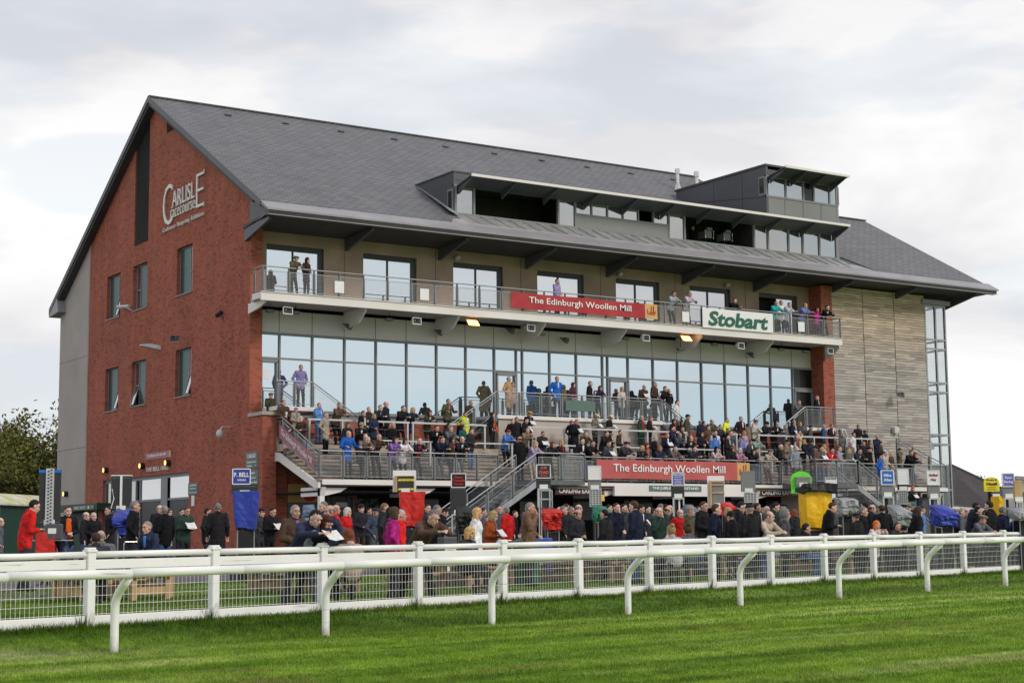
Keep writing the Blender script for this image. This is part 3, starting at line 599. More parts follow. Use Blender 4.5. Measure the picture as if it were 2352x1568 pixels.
for z in (12.8, 10.9, 10.38, 8.5, 7.98, 5.62, 5.1, 2.6, 1.2, -.35):
    tw.box(TX0, TX1, TYF+.01, TYF+.11, z-.05, z+.05)
    tw.box(TX1-.11, TX1-.01, TYF+.12, 4.0, z-.05, z+.05)
for y in (1.0, 2.5, 4.0): tw.box(TX1-.11, TX1-.01, y, y+.1, ZG, 12.85)
TW = tw.build('stair_tower', 'galv', G)
MB().box(TX0+.1, 40.98, TYF+.05, TYF+.06, -.3, 12.8).build('pane', 'glass_clear', TW); MB().box(41.08, TX1-.1, TYF+.05, TYF+.06, -.3, 12.8).build('pane', 'glass_clear', TW)
MB().box(TX1-.07, TX1-.06, TYF+.15, 4.0, -.3, 12.8).build('pane', 'glass_clear', TW)
MB().box(TX0, TX1-.2, 4.1, 4.2, ZG, 13.0).build('inner_wall', 'panel_pale', TW)
for z in (5.1, 10.3): MB().box(TX0, TX1-.2, 1.0, 4.1, z-.2, z).build('stair_landing', 'panel_pale', TW)
for z0, z1 in ((-.4, 5.0), (5.1, 10.2)): MB().prism([(40.3, .2, z0), (40.3, 4.0, z1), (40.3, 4.0, z1-.25), (40.3, .2, z0-.25)], (1.1, 0, 0)).build('stair_flight', 'panel_pale', TW)
MB().box(39.9, 42.1, WYF-.15, .5, 12.86, 13.1).build('tower_cap', 'gutter', TW)
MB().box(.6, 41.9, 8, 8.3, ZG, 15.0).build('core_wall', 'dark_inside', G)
# ---- dormers
d1 = MB(); d1.box(DX0+.12, DX1-.12, DY+.001, 2.75, 16.35, 16.7); d1.prism([(DX0, DY, 14.76), (DX0, 2.7, 16.72), (DX0, DY, 16.72)], (.12, 0, 0)); D1 = d1.build('dormer', 'panel_dark', G)
d2 = MB(); d2.prism([(DX1-.12, DY, 14.76), (DX1-.12, 2.7, 16.72), (DX1-.12, DY, 16.72)], (.12, 0, 0)); d2.build('cheek', 'panel_mid', D1)
MB().box(DX0-.04, DX1+.04, DY-.04, 2.8, 16.7, 16.76).build('dormer_roof', 'fascia', D1)
# openings along the front, from pixel-measured mullions
def dx(px): return on(px, 500+(px-1050)*.1, 1, DY).x
fr = MB(); fr.box(DX0, DX1, DY-.03, DY+.1, 14.74, 14.84).box(DX0, DX1, DY-.03, DY+.1, 16.05, 16.14)
marks = [1047, 1089, 1283, 1322, 1537, 1573, 1733, 1765, 1812, 1845, 1883, 1922]
for q in marks: fr.box(dx(q)-.05, dx(q)+.05, DY-.03, DY+.1, 14.84, 16.05)
lowx = dx(1323), dx(1536); fr.box(lowx[0], lowx[1], DY-.025, DY+.1, 15.42, 15.5)
for i in range(1, 6): x = lowx[0]+(lowx[1]-lowx[0])*i/6; fr.box(x-.04, x+.04, DY-.025, DY+.1, 15.5, 16.05)
FR = fr.build('dormer_frame', 'frame', D1)
MB().box(DX0+.02, DX1-.02, DY+.02, DY+.08, 16.1, 16.4).build('dormer_head', 'panel_dark', D1)
MB().box(lowx[0], lowx[1], DY, DY+.06, 14.84, 15.42).build('spandrel_panel', 'panel_mid', D1)
def pane(a, b, z0=14.84, z1=16.05, g='glass_grey'): MB().box(a+.05, b-.05, DY+.03, DY+.04, z0, z1).build('pane', g, FR)
pane(dx(1047), dx(1089)); pane(dx(1283), dx(1322)); pane(dx(1537), dx(1573))
for i in range(6):
    if i != 4: pane(lowx[0]+(lowx[1]-lowx[0])*i/6, lowx[0]+(lowx[1]-lowx[0])*(i+1)/6, 15.5)
for a, b in zip(marks[6:-1], marks[7:]): pane(dx(a), dx(b))
MB().box(DX0+.2, DX1-.2, 2.0, 2.1, 14.6, 16.6).box(DX0+.2, DX1-.2, DY+.2, 2.0, 14.5, 14.6).build('room_back', 'room', D1)
for a in (dx(1322), dx(1537), dx(1733), dx(1089)-.1): MB().box(a, a+.08, DY+.12, 2.0, 14.7, 16.4).build('room_partition', 'room', D1)
f1 = MB(); f1.box(DX0-.04, DX0-.002, DY+.05, DY+.5, 14.95, 15.95); f1.build('side_window', 'frame', D1); MB().box(DX0-.05, DX0-.04, DY+.12, DY+.42, 15.05, 15.85).build('pane', 'glass_black', D1)
def canopy(xa, xb, z, parent, gapx):
    c = MB(); c.prism([(xa, DY-.05, z-.28), (xa, -2.0, z-.02), (xa, -2.0, z+.02), (xa, DY-.05, z-.22)], (xb-xa, 0, 0)); C_ = c.build('canopy', 'panel_dark', parent)
    MB().box(xa, xb, -2.08, -1.98, z-.05, z+.07).build('canopy_edge', 'steel_white', C_)
    x = xa+.1
    while x < xb:
        MB().prism([(x-.03, DY-.02, z-.24), (x-.03, -1.95, z-.04), (x-.03, -1.95, z-.1), (x-.03, DY-.02, z-.62)], (.07, 0, 0)).build('canopy_fin', 'panel_dark', C_); x += gapx
canopy(9.75, 33.2, 16.32, D1, 2.33)
# lead apron
ap = MB(); ap.prism([(DX0, DY+.05, 14.8), (DX0, DY-.1, 14.74), (DX0-.4, -1.3, 14.42), (DX0-.75, -1.86, 14.17), (DX0-.75, -1.8, 14.1), (DX0-.4, -1.2, 14.3), (DX0, DY+.05, 14.6)], (.02, 0, 0))
ap = MB(); pr = [(DY+.02, 14.76, 0), (-1.0, 14.62, .15), (-1.35, 14.42, .4), (-1.87, 14.15, .8)]
for i in range(3):
    (y0, z0, s0), (y1, z1, s1) = pr[i], pr[i+1]; ap.add([(DX0-s0, y0, z0), (DX0-s1, y1, z1), (DX1+s1*1.6, y1, z1), (DX1+s0*1.6, y0, z0), (DX0-s0, y0, z0-.2), (DX0-s1, y1, z1-.12), (DX1+s1*1.6, y1, z1-.12), (DX1+s0*1.6, y0, z0-.2)], [(0, 1, 2, 3), (4, 7, 6, 5), (0, 4, 5, 1), (3, 2, 6, 7), (0, 3, 7, 4), (1, 5, 6, 2)])
A_ = ap.build('lead_apron', 'lead', G); st = MB(); x = DX0+.6
while x < DX1:
    for i in range(3): st.beam((x+.02*i, pr[i][0], pr[i][1]+.02), (x+.3*(i+1)/3-.1, pr[i+1][0], pr[i+1][1]+.02), .04, .04)
    x += .79
st.build('lead_rolls', 'lead', A_)
MB().prism([(DX1+1.2, -1.86, 14.18), (DX1+.25, DY+.2, 14.95), (DX1+.25, DY+.2, 14.75), (DX1+1.2, -1.86, 14.05)], (.1, 0, 0)).build('flashing', 'black', A_)
MB().prism([(DX0-.42, DY-.4, 14.78), (DX0-.1, 2.6, 16.68), (DX0+.02, 2.6, 16.6), (DX0-.1, DY-.4, 14.66)], (.2, 0, 0)).build('flashing', 'lead', A_)
# tower box above the dormer
U0, U1 = 28.57, 33.72
t2 = MB(); t2.prism([(U0, DY, 16.2), (U0, DY, 19.3), (U0, 6.6, 19.3), (U0, 6.6, 18.6), (U0, 2.2, 16.2)], (.15, 0, 0)); T2 = t2.build('commentary_tower', 'panel_dark', G)
MB().prism([(U1-.15, DY, 16.2), (U1-.15, DY, 19.3), (U1-.15, 6.6, 19.3), (U1-.15, 6.6, 18.6), (U1-.15, 2.2, 16.2)], (.15, 0, 0)).build('side_wall', 'panel_mid', T2)
MB().box(U0+.15, U1-.15, DY+.01, DY+.12, 16.5, 17.62).build('front_panel', 'panel_mid', T2)
for i in range(1, 4): x = U0+(U1-U0)*i/4; MB().box(x-.012, x+.012, DY, DY+.02, 16.55, 17.6).build('panel_joint', 'fascia', T2)
for y in (1.1, 3.4): MB().box(U0-.004, U0+.01, y, y+.03, 16.6, 19.1).build('panel_joint', 'black', T2)
MB().prism([(U0-.004, DY, 17.6), (U0-.004, 5.5, 18.35), (U0-.004, 5.5, 18.38), (U0-.004, DY, 17.63)], (.01, 0, 0)).build('panel_joint', 'black', T2)
MB().box(U0+.15, U1-.15, DY+.02, DY+.1, 18.75, 19.1).build('tower_head', 'panel_dark', T2); MB().box(U0-.06, U1+.06, DY-.06, 6.7, 19.26, 19.36).build('tower_roof', 'fascia', T2)
fr = MB(); fr.box(U0, U1, DY-.02, DY+.1, 17.62, 17.72).box(U0, U1, DY-.02, DY+.1, 18.68, 18.77)
tm = [U0, 29.95, 31.2, 31.95, 33.1, U1]
for x in tm: fr.box(x-.05, x+.05, DY-.02, DY+.1, 17.72, 18.68)
TF = fr.build('tower_frame', 'frame', T2)
for i in range(5):
    MB().box(tm[i]+.05, tm[i+1]-.05, DY+.03, DY+.04, 17.72, 18.68).build('pane', 'glass_black' if i == 2 else 'glass_grey', TF)
MB().box(U0-.02, U0, DY+.1, DY+.55, 17.75, 18.75).build('side_window', 'frame', T2); MB().box(U0-.03, U0-.02, DY+.16, DY+.49, 17.85, 18.65).build('pane', 'glass_black', T2)
canopy(28.75, 33.3, 18.98, T2, 1.42)
for x, y0 in ((29.85, 19.7), (31.25, 19.7)):
    f = MB(); f.tube([(x, 8, roofz(8)-.1), (x, 8, 20.75)], .1, 14); f.tube([(x, 8, 20.68), (x, 8, 20.98)], .15, 14)
    f.tube([(x, 8, roofz(8)-.1), (x, 8, roofz(8)+.35)], .28, 14, r2=.1); f.build('flue', 'chrome', G, smooth=False)
# ---- terrace
TX = .62; TE = 36.1; FY = -5.3
NS = 9; RUN = .3; Y0 = -2.0
def tz(y):
    if y >= Y0: return 4.1
    return 4.1-.1722*min(NS, int((Y0-y)/RUN)+1)
def yback(x): return .3 if x < 32.5 else -.6
te = MB()
poly = [(Y0, 4.1)]
for i in range(NS): poly += [(Y0-RUN*i, 4.1-.1722*(i+1)), (Y0-RUN*(i+1), 4.1-.1722*(i+1))]
st = MB(); st.box(TX+.02, 32.3, Y0, .3, 3.8, 4.1); st.box(32.3, TE-.4, Y0, -.62, 3.8, 4.1)
for i in range(NS):
    z = 4.1-.1722*(i+1); y1 = Y0-RUN*i; y0 = y1-RUN if i < NS-1 else FY; st.box(TX, TE, y0, y1+.02, z-.055, z)
ST = st.build('terrace_steps', 'step', G)
st = MB()
for i in range(NS):
    z = 4.1-.1722*(i+1); y1 = Y0-RUN*i; y0 = y1-RUN if i < NS-1 else FY; st.box(TX+.01, TE-.01, y0+.035, y1+.02, z-.27, z-.0555)
st.build('risers', 'riser', ST)
MB().prism([(TX-.06, -.3, 3.85), (TX-.06, -1.7, 3.75), (TX-.06, FY+.1, 2.42), (TX-.06, FY-.02, 2.42), (TX-.06, FY-.02, 2.2), (TX-.06, FY+.3, 2.2), (TX-.06, -1.7, 3.4), (TX-.06, -.3, 3.4)], (.1, 0, 0)).build('stringer', 'steel_white', ST)
MB().box(TX-.1, TX+.3, -.95, -.45, 3.4, 4.05).build('stringer_end', 'steel_white', ST)
eb = MB(); eb.box(TX+.1, 8.7, FY-.08, FY+.02, 2.33, 2.53); eb.box(9.6, 27.4, FY-.08, FY+.02, 2.4, 2.53); eb.box(27.4, TE, FY-.08, FY+.02, 2.33, 2.5); eb.build('terrace_edge', 'steel_white', ST)
MB().box(14.9, 23.0, FY-.1, FY+.05, 1.98, 2.44).build('fascia_board', 'steel_white', ST)
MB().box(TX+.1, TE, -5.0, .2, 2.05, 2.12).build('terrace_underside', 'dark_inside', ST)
for x in (.85, 4.9, 9.4, 14.2, 18.7, 23.4, 28.0, 32.6, 35.7):
    c = MB(); c.box(x-.1, x+.1, -5.1, -4.9, ZG, 2.2); c.prism([(x-.1, -5.25, 2.25), (x-.1, -5.1, 1.9), (x-.1, -3.4, 1.9), (x-.1, -3.4, 2.25)], (.2, 0, 0)); c.prism([(x-.1, -5.1, 2.22), (x+1.1, -5.1, 2.22), (x+.8, -5.1, 2.05), (x+.1, -5.1, 1.9)], (0, .12, 0)) if x < 35 else None; c.build('column', 'steel_white', ST)
# undercroft
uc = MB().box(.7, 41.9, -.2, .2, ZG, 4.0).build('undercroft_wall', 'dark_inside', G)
for x in range(1, 34, 3): MB().box(x+.3, x+2.0, -.3, -.25, 1.0, 2.0).build('serving_window', 'glass_black', uc)
MB().box(.62, 1.3, -1.0, -.6, ZG, 3.6).build('kiosk_pier', 'brick', uc)
MB().box(1.3, 4.6, -.9, -.7, ZG, 3.4).build('kiosk_wall', 'brick', uc)
MB().box(1.35, 3.0, -.96, -.91, 1.75, 2.5).build('kiosk_sign', 'banner_gold', uc)
MB().tube([(2.35, -.99, 2.12), (2.35, -.97, 2.12)], .33, 20).build('kiosk_emblem', 'ink_red', uc); MB().tube([(2.35, -1.0, 2.12), (2.35, -.98, 2.12)], .1, 16).build('kiosk_emblem', 'p_yellowsign', uc)
MB().box(1.35, 3.0, -.95, -.91, .5, 1.72).build('kiosk_window', 'glass_black', uc); MB().box(1.35, 3.0, -.98, -.9, .38, .52).build('kiosk_ledge', 'ink_red', uc)
sh = MB(); sh.box(3.1, 4.3, -1.1, -.95, ZG, 2.0)
for x in (3.1, 3.35, 4.05, 4.3): sh.box(x-.05, x+.05, -1.18, -1.1, ZG, 2.0)
sh.build('steel_shutter', 'galv_dark', uc); MB().box(3.45, 3.98, -1.2, -1.18, 1.55, 1.75).build('shutter_notice', 'white', uc)
# wing wall
wg = MB().box(0, .62, -1.36, -.001, ZG, 5.3).build('wing_wall', 'brick', G); MB().box(-.06, .7, -1.45, -.002, 5.3, 5.44).build('coping', 'coping', wg)
# front and side railings of the terrace
fr_ = railing(ST, (TX, FY, 2.55), (8.9, FY, 2.55), 8, name='terrace_railing')
railing(ST, (12.0, FY, 2.55), (24.8, FY, 2.55), 10, name='terrace_railing'); railing(ST, (27.5, FY, 2.55), (TE, FY, 2.55), 7, name='terrace_railing')
railing(ST, (TE, FY, 2.55), (TE, Y0, 4.1), 3, name='terrace_railing')
railing(ST, (TX, -1.9, 4.1), (TX, FY, 2.55), 3, name='side_railing', H=1.08); railing(ST, (TX, -.45, 4.1), (TX, -1.9, 4.1), 1, name='side_railing', H=1.08)
# crush barriers
def barrier(p0, p1, n, H=1.05, bb=.075):
    p0 = Vector(p0); p1 = Vector(p1); o = MB().beam(p0+Vector((0, 0, H)), p1+Vector((0, 0, H)), .09, bb).build('crush_barrier', 'galv_pale', ST)
    for i in range(n+1):
        q = p0+(p1-p0)*(i/n); q += (p1-p0).normalized()*(.08 if i == 0 else -.08 if i == n else 0); MB().box(q.x-.035, q.x+.035, q.y-.035, q.y+.035, q.z, q.z+H-.03).build('barrier_post', 'galv_pale', o)
    for h in (.35, .7): MB().tube([p0+Vector((0, 0, h)), p1+Vector((0, 0, h))], .006, 5).build('barrier_wire', 'galv', o)
zb = 4.1; yb_ = -2.25+.06
for a, b, n in ((1.7, 6.5, 3), (6.6, 10.4, 2), (12.2, 21.8, 4), (22.6, 25.0, 1), (26.3, 32.0, 3), (32.3, 34.0, 1)): barrier((a, -2.05, zb), (b, -2.05, zb), n, 1.03)
mz = tz(-3.45)
for a, b, n in ((4.2, 6.8, 1), (8.0, 10.9, 1), (12.6, 14.6, 1), (16.0, 18.3, 1), (19.6, 22.6, 2), (23.7, 26.0, 1), (27.2, 29.3, 1), (30.5, 32.4, 1)): barrier((a, -3.45, mz), (b, -3.45, mz), n, 1.0, .06)
# hall landings with flights down to the terrace
def landing(x0, x1, left=None, right=None, n=4, block=True):
    o = MB().box(x0, x1, -1.38, .2, 5.52, 5.69).build('landing', 'steel_white', G)
    if block: MB().box(x0+.1, x1-.1, -1.28, .2, 4.1, 5.5).build('landing_base', 'panel_beige', o)
    if block:
        x = x0+.5
        while x < x1: MB().box(x-.05, x-.035, -1.29, -1.28, 4.1, 5.5).box(x+.05, x+.065, -1.29, -1.28, 4.1, 5.5).build('panel_seam', 'panel_pale', o); x += 1.55
    railing(o, (x0+.05, -1.3, 5.69), (x1-.05, -1.3, 5.69), n, name='landing_railing', H=1.05)
    for sgn, xx in ((-1, left), (1, right)):
        if xx is None: continue
        xs_ = x0 if sgn < 0 else x1; f = MB()
        for i in range(9):
            z = 5.69-.1767*(i+1); xa = xs_+sgn*.27*i; f.box(min(xa, xa+sgn*.3), max(xa, xa+sgn*.3), -1.3, 0, z-.05, z)
        f.prism([(xs_, -1.36, 5.6), (xs_+sgn*2.45, -1.36, 4.1), (xs_+sgn*2.2, -1.36, 4.1), (xs_, -1.36, 5.4)], (0, .05, 0))
        f.build('flight', 'galv_dark', o)
        railing(o, (xs_, -1.3, 5.69), (xs_+sgn*2.4, -1.3, 4.15), 2, name='flight_railing', H=1.05)
landing(.6, 2.3, right=1, n=2, block=False); landing(11.45, 20.9, left=1, right=1, n=8); landing(30.3, 32.3, left=1, n=2, block=False)
MB().box(15.2, 16.9, -1.36, -1.34, 6.0, 6.5).build('green_board', 'green_sign', G)
# outer landings with stairs to the ground
def out_stair(xa, xb, yo, sgn, run):
    o = MB().box(xa, xb, yo, FY-.08, 2.35, 2.55).build('stair_landing', 'galv_dark', ST)
    railing(o, (xa if sgn > 0 else xa, yo, 2.55), (xb, yo, 2.55), 2, name='stair_railing')
    railing(o, (xb if sgn < 0 else xa, yo, 2.55), (xb if sgn < 0 else xa, FY, 2.55), 1, name='stair_railing')
    xs_ = xa if sgn < 0 else xb; n = 17; zt = 2.55; zb_ = gz(xs_+sgn*run, yo)
    f = MB()
    for i in range(n):
        z = zt-(zt-zb_)*(i+1)/n; xx = xs_+sgn*run*i/n; f.box(min(xx, xx+sgn*run/n), max(xx, xx+sgn*run/n), yo+.05, FY-.35, z-.04, z)
    for y in (yo, FY-.35): f.prism([(xs_, y, zt), (xs_+sgn*run, y, zb_+.05), (xs_+sgn*run, y, zb_-.2), (xs_, y, zt-.28)], (0, .06, 0))
    f.build('stair', 'galv', o)
    for y in (yo, FY-.3): railing(o, (xs_, y, zt), (xs_+sgn*run, y, zb_), 4, name='stair_railing')
out_stair(9.6, 12.0, -7.2, -1, 4.9); out_stair(24.8, 27.5, -7.6, 1, 4.9)
# ---------------------------------------------------------------- lettering and signs on the building
GY = Vector((0, -1, 0)); UZ = Vector((0, 0, 1)); GX = Vector((1, 0, 0))
lg = empty('building_lettering', (-.03, 7.5, 15.5), 'large silver racecourse lettering high on the brick gable', 'lettering')
def gtext(s, y, z, w_, h_, **k): return text(s, (-.05, y, z), GY, UZ, w_, h_, 'lettering', lg, depth=.03, **k)
gtext('C', 9.35, 15.95, 1.2, 1.95, bold=-.012); gtext('ARLISL', 7.45, 16.1, 2.7, .78, bold=-.004); gtext('E', 5.45, 15.95, .86, 1.55, bold=-.02)
gtext('racecourse', 7.5, 15.42, 2.95, .4, bold=-.012); gtext('Conference  Banqueting  Exhibitions', 7.45, 14.78, 4.95, .27, bold=-.012)
for z in (15.2, 16.7): MB().box(-.06, -.03, 4.98, 5.06, z-.08, z+.12).build('serif', 'lettering', lg)
for y in (8.86, 8.3, 7.86, 7.4, 6.95, 6.5): MB().box(-.06, -.03, y-.1, y+.1, 15.71, 15.74).build('serif', 'lettering', lg)
bh = empty('entrance_lettering', (-.03, 10.2, 3.5), 'row of thin metal letters on brick above the gable entrance', 'lettering')
text('THE BELL HALL', (-.04, 10.2, 3.58), GY, UZ, 2.95, .2, 'lettering', bh, depth=.015)
def board(name, label, centre, right, w_, h_, m, lines, edge=None, t=.03, cat='sign', upv=UZ, shape=None):
    """flat sign; lines = (text, x, y, width, height, material) in fractions of the board"""
    c = Vector(centre); r = Vector(right).normalized(); u = Vector(upv).normalized(); n = r.cross(u)
    e = empty(name, c, label, cat)
    def q(a, b, d=0): return c+r*a+u*b+n*d
    mb = MB(); mb.prism([q(-w_/2, -h_/2), q(w_/2, -h_/2), q(w_/2, h_/2), q(-w_/2, h_/2)] if not shape else [q(a*w_, b*h_) for a, b in shape], n*-t); mb.build('panel', m, e)
    if edge:
        f = MB(); b_ = .035
        for a0, b0, a1, b1 in ((-.5, -.5, .5, -.5), (.5, -.5, .5, .5), (.5, .5, -.5, .5), (-.5, .5, -.5, -.5)): f.beam(q(a0*w_, b0*h_, .004), q(a1*w_, b1*h_, .004), b_, b_*.6, n)
        f.build('border', edge, e)
    for (s, x, y, a, b, mm) in lines:
        if s is None: MB().prism([q((x-a/2)*w_, (y-b/2)*h_, .004), q((x+a/2)*w_, (y-b/2)*h_, .004), q((x+a/2)*w_, (y+b/2)*h_, .004), q((x-a/2)*w_, (y+b/2)*h_, .004)], n*-.003).build('block', mm, e)
        else: text(s, q(x*w_, y*h_, .008), r, u, a*w_, b*h_, mm, e, depth=.004, bold=.02)
    return e
board('wall_sign', 'small pinkish sponsor sign on the gable above the entrance lettering', (-.02, 10.2, 4.2), GY, 3.25, .31, 'banner_mauve', [('The Edinburgh Woollen Mill', -.06, 0, .72, .5, 'text_white'), (None, .46, 0, .07, 1, 'banner_gold')])
board('wall_sign', 'green direction sign with crest lettering on the brick corner, the upper one', (-.02, -.35, 3.5), GY, 1.2, .68, 'green_sign', [('CARLISLE', 0, .25, .7, .25, 'text_white'), ('Conference Centre', 0, -.12, .8, .13, 'text_white'), ('Toilets      >', 0, -.35, .8, .12, 'text_white')])
board('wall_sign', 'green direction sign with an arrow on the brick corner, below the crest sign', (-.02, -.55, 2.77), GY, .95, .64, 'green_sign', [('Paddock', -.1, .3, .6, .15, 'text_white'), ('Owners &', -.08, 0, .65, .15, 'text_white'), ('Stand Bars', 0, -.3, .8, .15, 'text_white')])
board('wall_sign', 'green sign with white writing beside the gable entrance', (-.02, 5.9, 2.5), GY, 1.1, .54, 'green_sign', [('The Bell Hall', 0, .3, .7, .15, 'text_white'), ('Restaurant', 0, .05, .6, .12, 'text_white'), ('Lounge & Function Bar', 0, -.3, .8, .12, 'text_white')])
board('wall_notice', 'narrow white paper notice on brick beside the entrance', (-.02, 5.9, 1.98), GY, .32, .46, 'white', [])
FEY = (16.6, 19.8)
fe = empty('entrance_canopy', (-.4, 20.5, 1.9), 'dark green canopy with FIRE EXIT sign against the concrete wall', 'canopy')
MB().box(-.8, 0, 16.3, 23.4, 1.79, 2.13).build('roof', 'green_dark', fe); MB().box(-.75, -.65, 23.3, 23.4, -.5, 1.8).box(-.75, -.65, 16.5, 16.6, -.5, 1.8).build('post', 'green_dark', fe)
MB().box(-.06, 0, 20.2, 23.4, -.5, 1.78).build('door', 'green_dark', fe); MB().box(-.83, -.8, FEY[0], FEY[1], 1.83, 2.04).build('sign_plate', 'green_sign', fe)
text('FIRE EXIT', (-.85, FEY[0]+(FEY[1]-FEY[0])*.66, 1.935), GY, UZ, (FEY[1]-FEY[0])*.52, .13, 'text_white', fe, depth=.004); k_ = FEY[0]+.25; MB().box(-.85, -.84, k_, k_+.05, 1.87, 2.0).box(-.85, -.84, k_-.07, k_+.12, 1.95, 1.975).box(-.85, -.84, k_+.45, k_+.65, 1.87, 2.0).build('arrow', 'text_white', fe)
# banners
def banner(label, x0, x1, y, z0, z1, m, txt, fr=(.04, .8), gold=.085, lh=.52):
    e = empty('banner', ((x0+x1)/2, y, (z0+z1)/2), label, 'banner'); w_ = x1-x0; g = w_*gold
    def wav(a, b, mm, nm):
        v = []; n = 40
        for i in range(n+1):
            x = a+(b-a)*i/n
            for k, z in enumerate((z0, (z0+z1)/2, z1)): v.append((x, y+.012*math.sin(x*2.1+k)+.008*math.sin(x*5.3+k*2), z+.01*math.sin(x*1.3)))
        k = len(v); v += [(q[0], q[1]+.02, q[2]) for q in v]; f = []
        for i in range(n):
            for j in range(2): f.append((i*3+j, (i+1)*3+j, (i+1)*3+j+1, i*3+j+1)); f.append((k+i*3+j, k+i*3+j+1, k+(i+1)*3+j+1, k+(i+1)*3+j))
            f += [(i*3, k+i*3, k+(i+1)*3, (i+1)*3), (i*3+2, (i+1)*3+2, k+(i+1)*3+2, k+i*3+2)]
        MB().add(v, f).build(nm, mm, e)
    wav(x0, x1-g, m, 'cloth'); wav(x1-g, x1, 'banner_gold', 'gold_end')
    c = x0+(x1-x0)*(fr[0]+fr[1])/2
    if txt: text(txt, (c, y-.03, (z0+z1)/2+.02), GX, UZ, w_*(fr[1]-fr[0]), (z1-z0)*lh, 'text_white', e, depth=.004, bold=.008)
    # thistle-like loom emblem in red lines on the gold end
    q = MB(); xg = x1-g
    for a, b, c_, d in ((.2, .35, .2, .65), (.2, .35, .4, .35), (.4, .3, .4, .5), (.45, .45, .75, .5), (.45, .3, .75, .33), (.5, .5, .5, .85), (.68, .4, .68, .9), (.75, .3, .85, .55), (.5, .4, .75, .42)):
        q.beam((xg+g*a, y-.03, z0+(z1-z0)*b), (xg+g*c_, y-.03, z0+(z1-z0)*d), .02, .03, (0, 1, 0))
    q.build('emblem', 'ink_red', e)
    return e
banner('long bright red banner with white writing hung on the top balcony railing', 11.86, 20.2, -1.99, 10.49, 11.2, 'banner_red', 'The Edinburgh Woollen Mill', (.11, .81), .09)
banner('long faded red banner with white writing along the front of the viewing terrace', 13.93, 22.72, -5.42, 2.72, 3.55, 'banner_rose', 'The Edinburgh Woollen Mill', (.1, .83), .085)
eb2 = empty('banner', (25.3, -1.99, 10.8), 'white banner with dark green company name on the balcony railing', 'banner')
MB().box(23.0, 27.6, -2.0, -1.98, 10.3, 11.27).build('cloth', 'white', eb2)
mat('ink_green', (.01, .12, .07), .5, .05); text('Stobart', (25.3, -2.02, 10.78), GX, UZ, 3.9, .74, 'ink_green', eb2, depth=.004, bold=.035, shear=.15)
sbn = empty('banner', (.5, -3.4, 3.9), 'mauve banner with white writing on the sloping side railing of the terrace', 'banner')
sdir = Vector((0, -3.18, -1.5)).normalized(); MB().prism([(.53, -1.82, 4.9), (.53, -1.82, 4.36), (.53, -5.0, 2.9), (.53, -5.0, 3.45)], (.02, 0, 0)).build('cloth', 'banner_mauve', sbn)
text('The Edinburgh Woollen Mill', (.51, -3.42, 3.9), sdir, Vector((0, -1.5, 3.18)).normalized(), 3.15, .3, 'text_white', sbn, depth=.004, bold=.006)
board('fascia_sign', 'long green sign with pale lettering on the white fascia under the terrace', (18.3, -5.42, 2.32), GX, 3.0, .26, 'green_sign', [('THE JUBILEE GRANDSTAND', 0, 0, .88, .55, 'text_white')])
mat('bar_sign', (.05, .02, .025), .5, .1)
board('bar_sign', 'dark bar sign with white lettering behind the blank white board', (13.2, -5.15, 2.2), GX, 2.6, .36, 'bar_sign', [('CARLING EXPRESS', -.0, 0, .85, .62, 'text_white'), (None, 0, .47, 1, .05, 'banner_rose')], cat='sign')
board('bar_sign', 'dark bar sign with white lettering under the right part of the terrace', (25.0, -5.15, 2.2), GX, 3.0, .36, 'bar_sign', [('CARLING EXPRESS', -.05, 0, .78, .62, 'text_white'), (None, 0, -.47, 1, .05, 'banner_rose')], cat='sign')
board('bar_sign', 'pale sign with an orange drink glass next to the bar sign', (14.2, -5.2, 1.95), GX, .6, .4, 'banner_mauve', [(None, .2, -.05, .5, .85, 'p_yellow'), (None, .2, .3, .5, .15, 'white')])
mat('kiosk', (.62, .56, .5), .6, .08)
ki = empty('kiosk', (27.0, -4.6, .8), 'cream kiosk with a red notice under the right part of the terrace', 'kiosk'); MB().box(26.5, 27.9, -4.6, -3.4, -.5, 2.45).build('panel', 'kiosk', ki); MB().box(26.6, 27.8, -4.63, -4.6, 2.0, 2.3).build('notice', 'ink_red', ki)
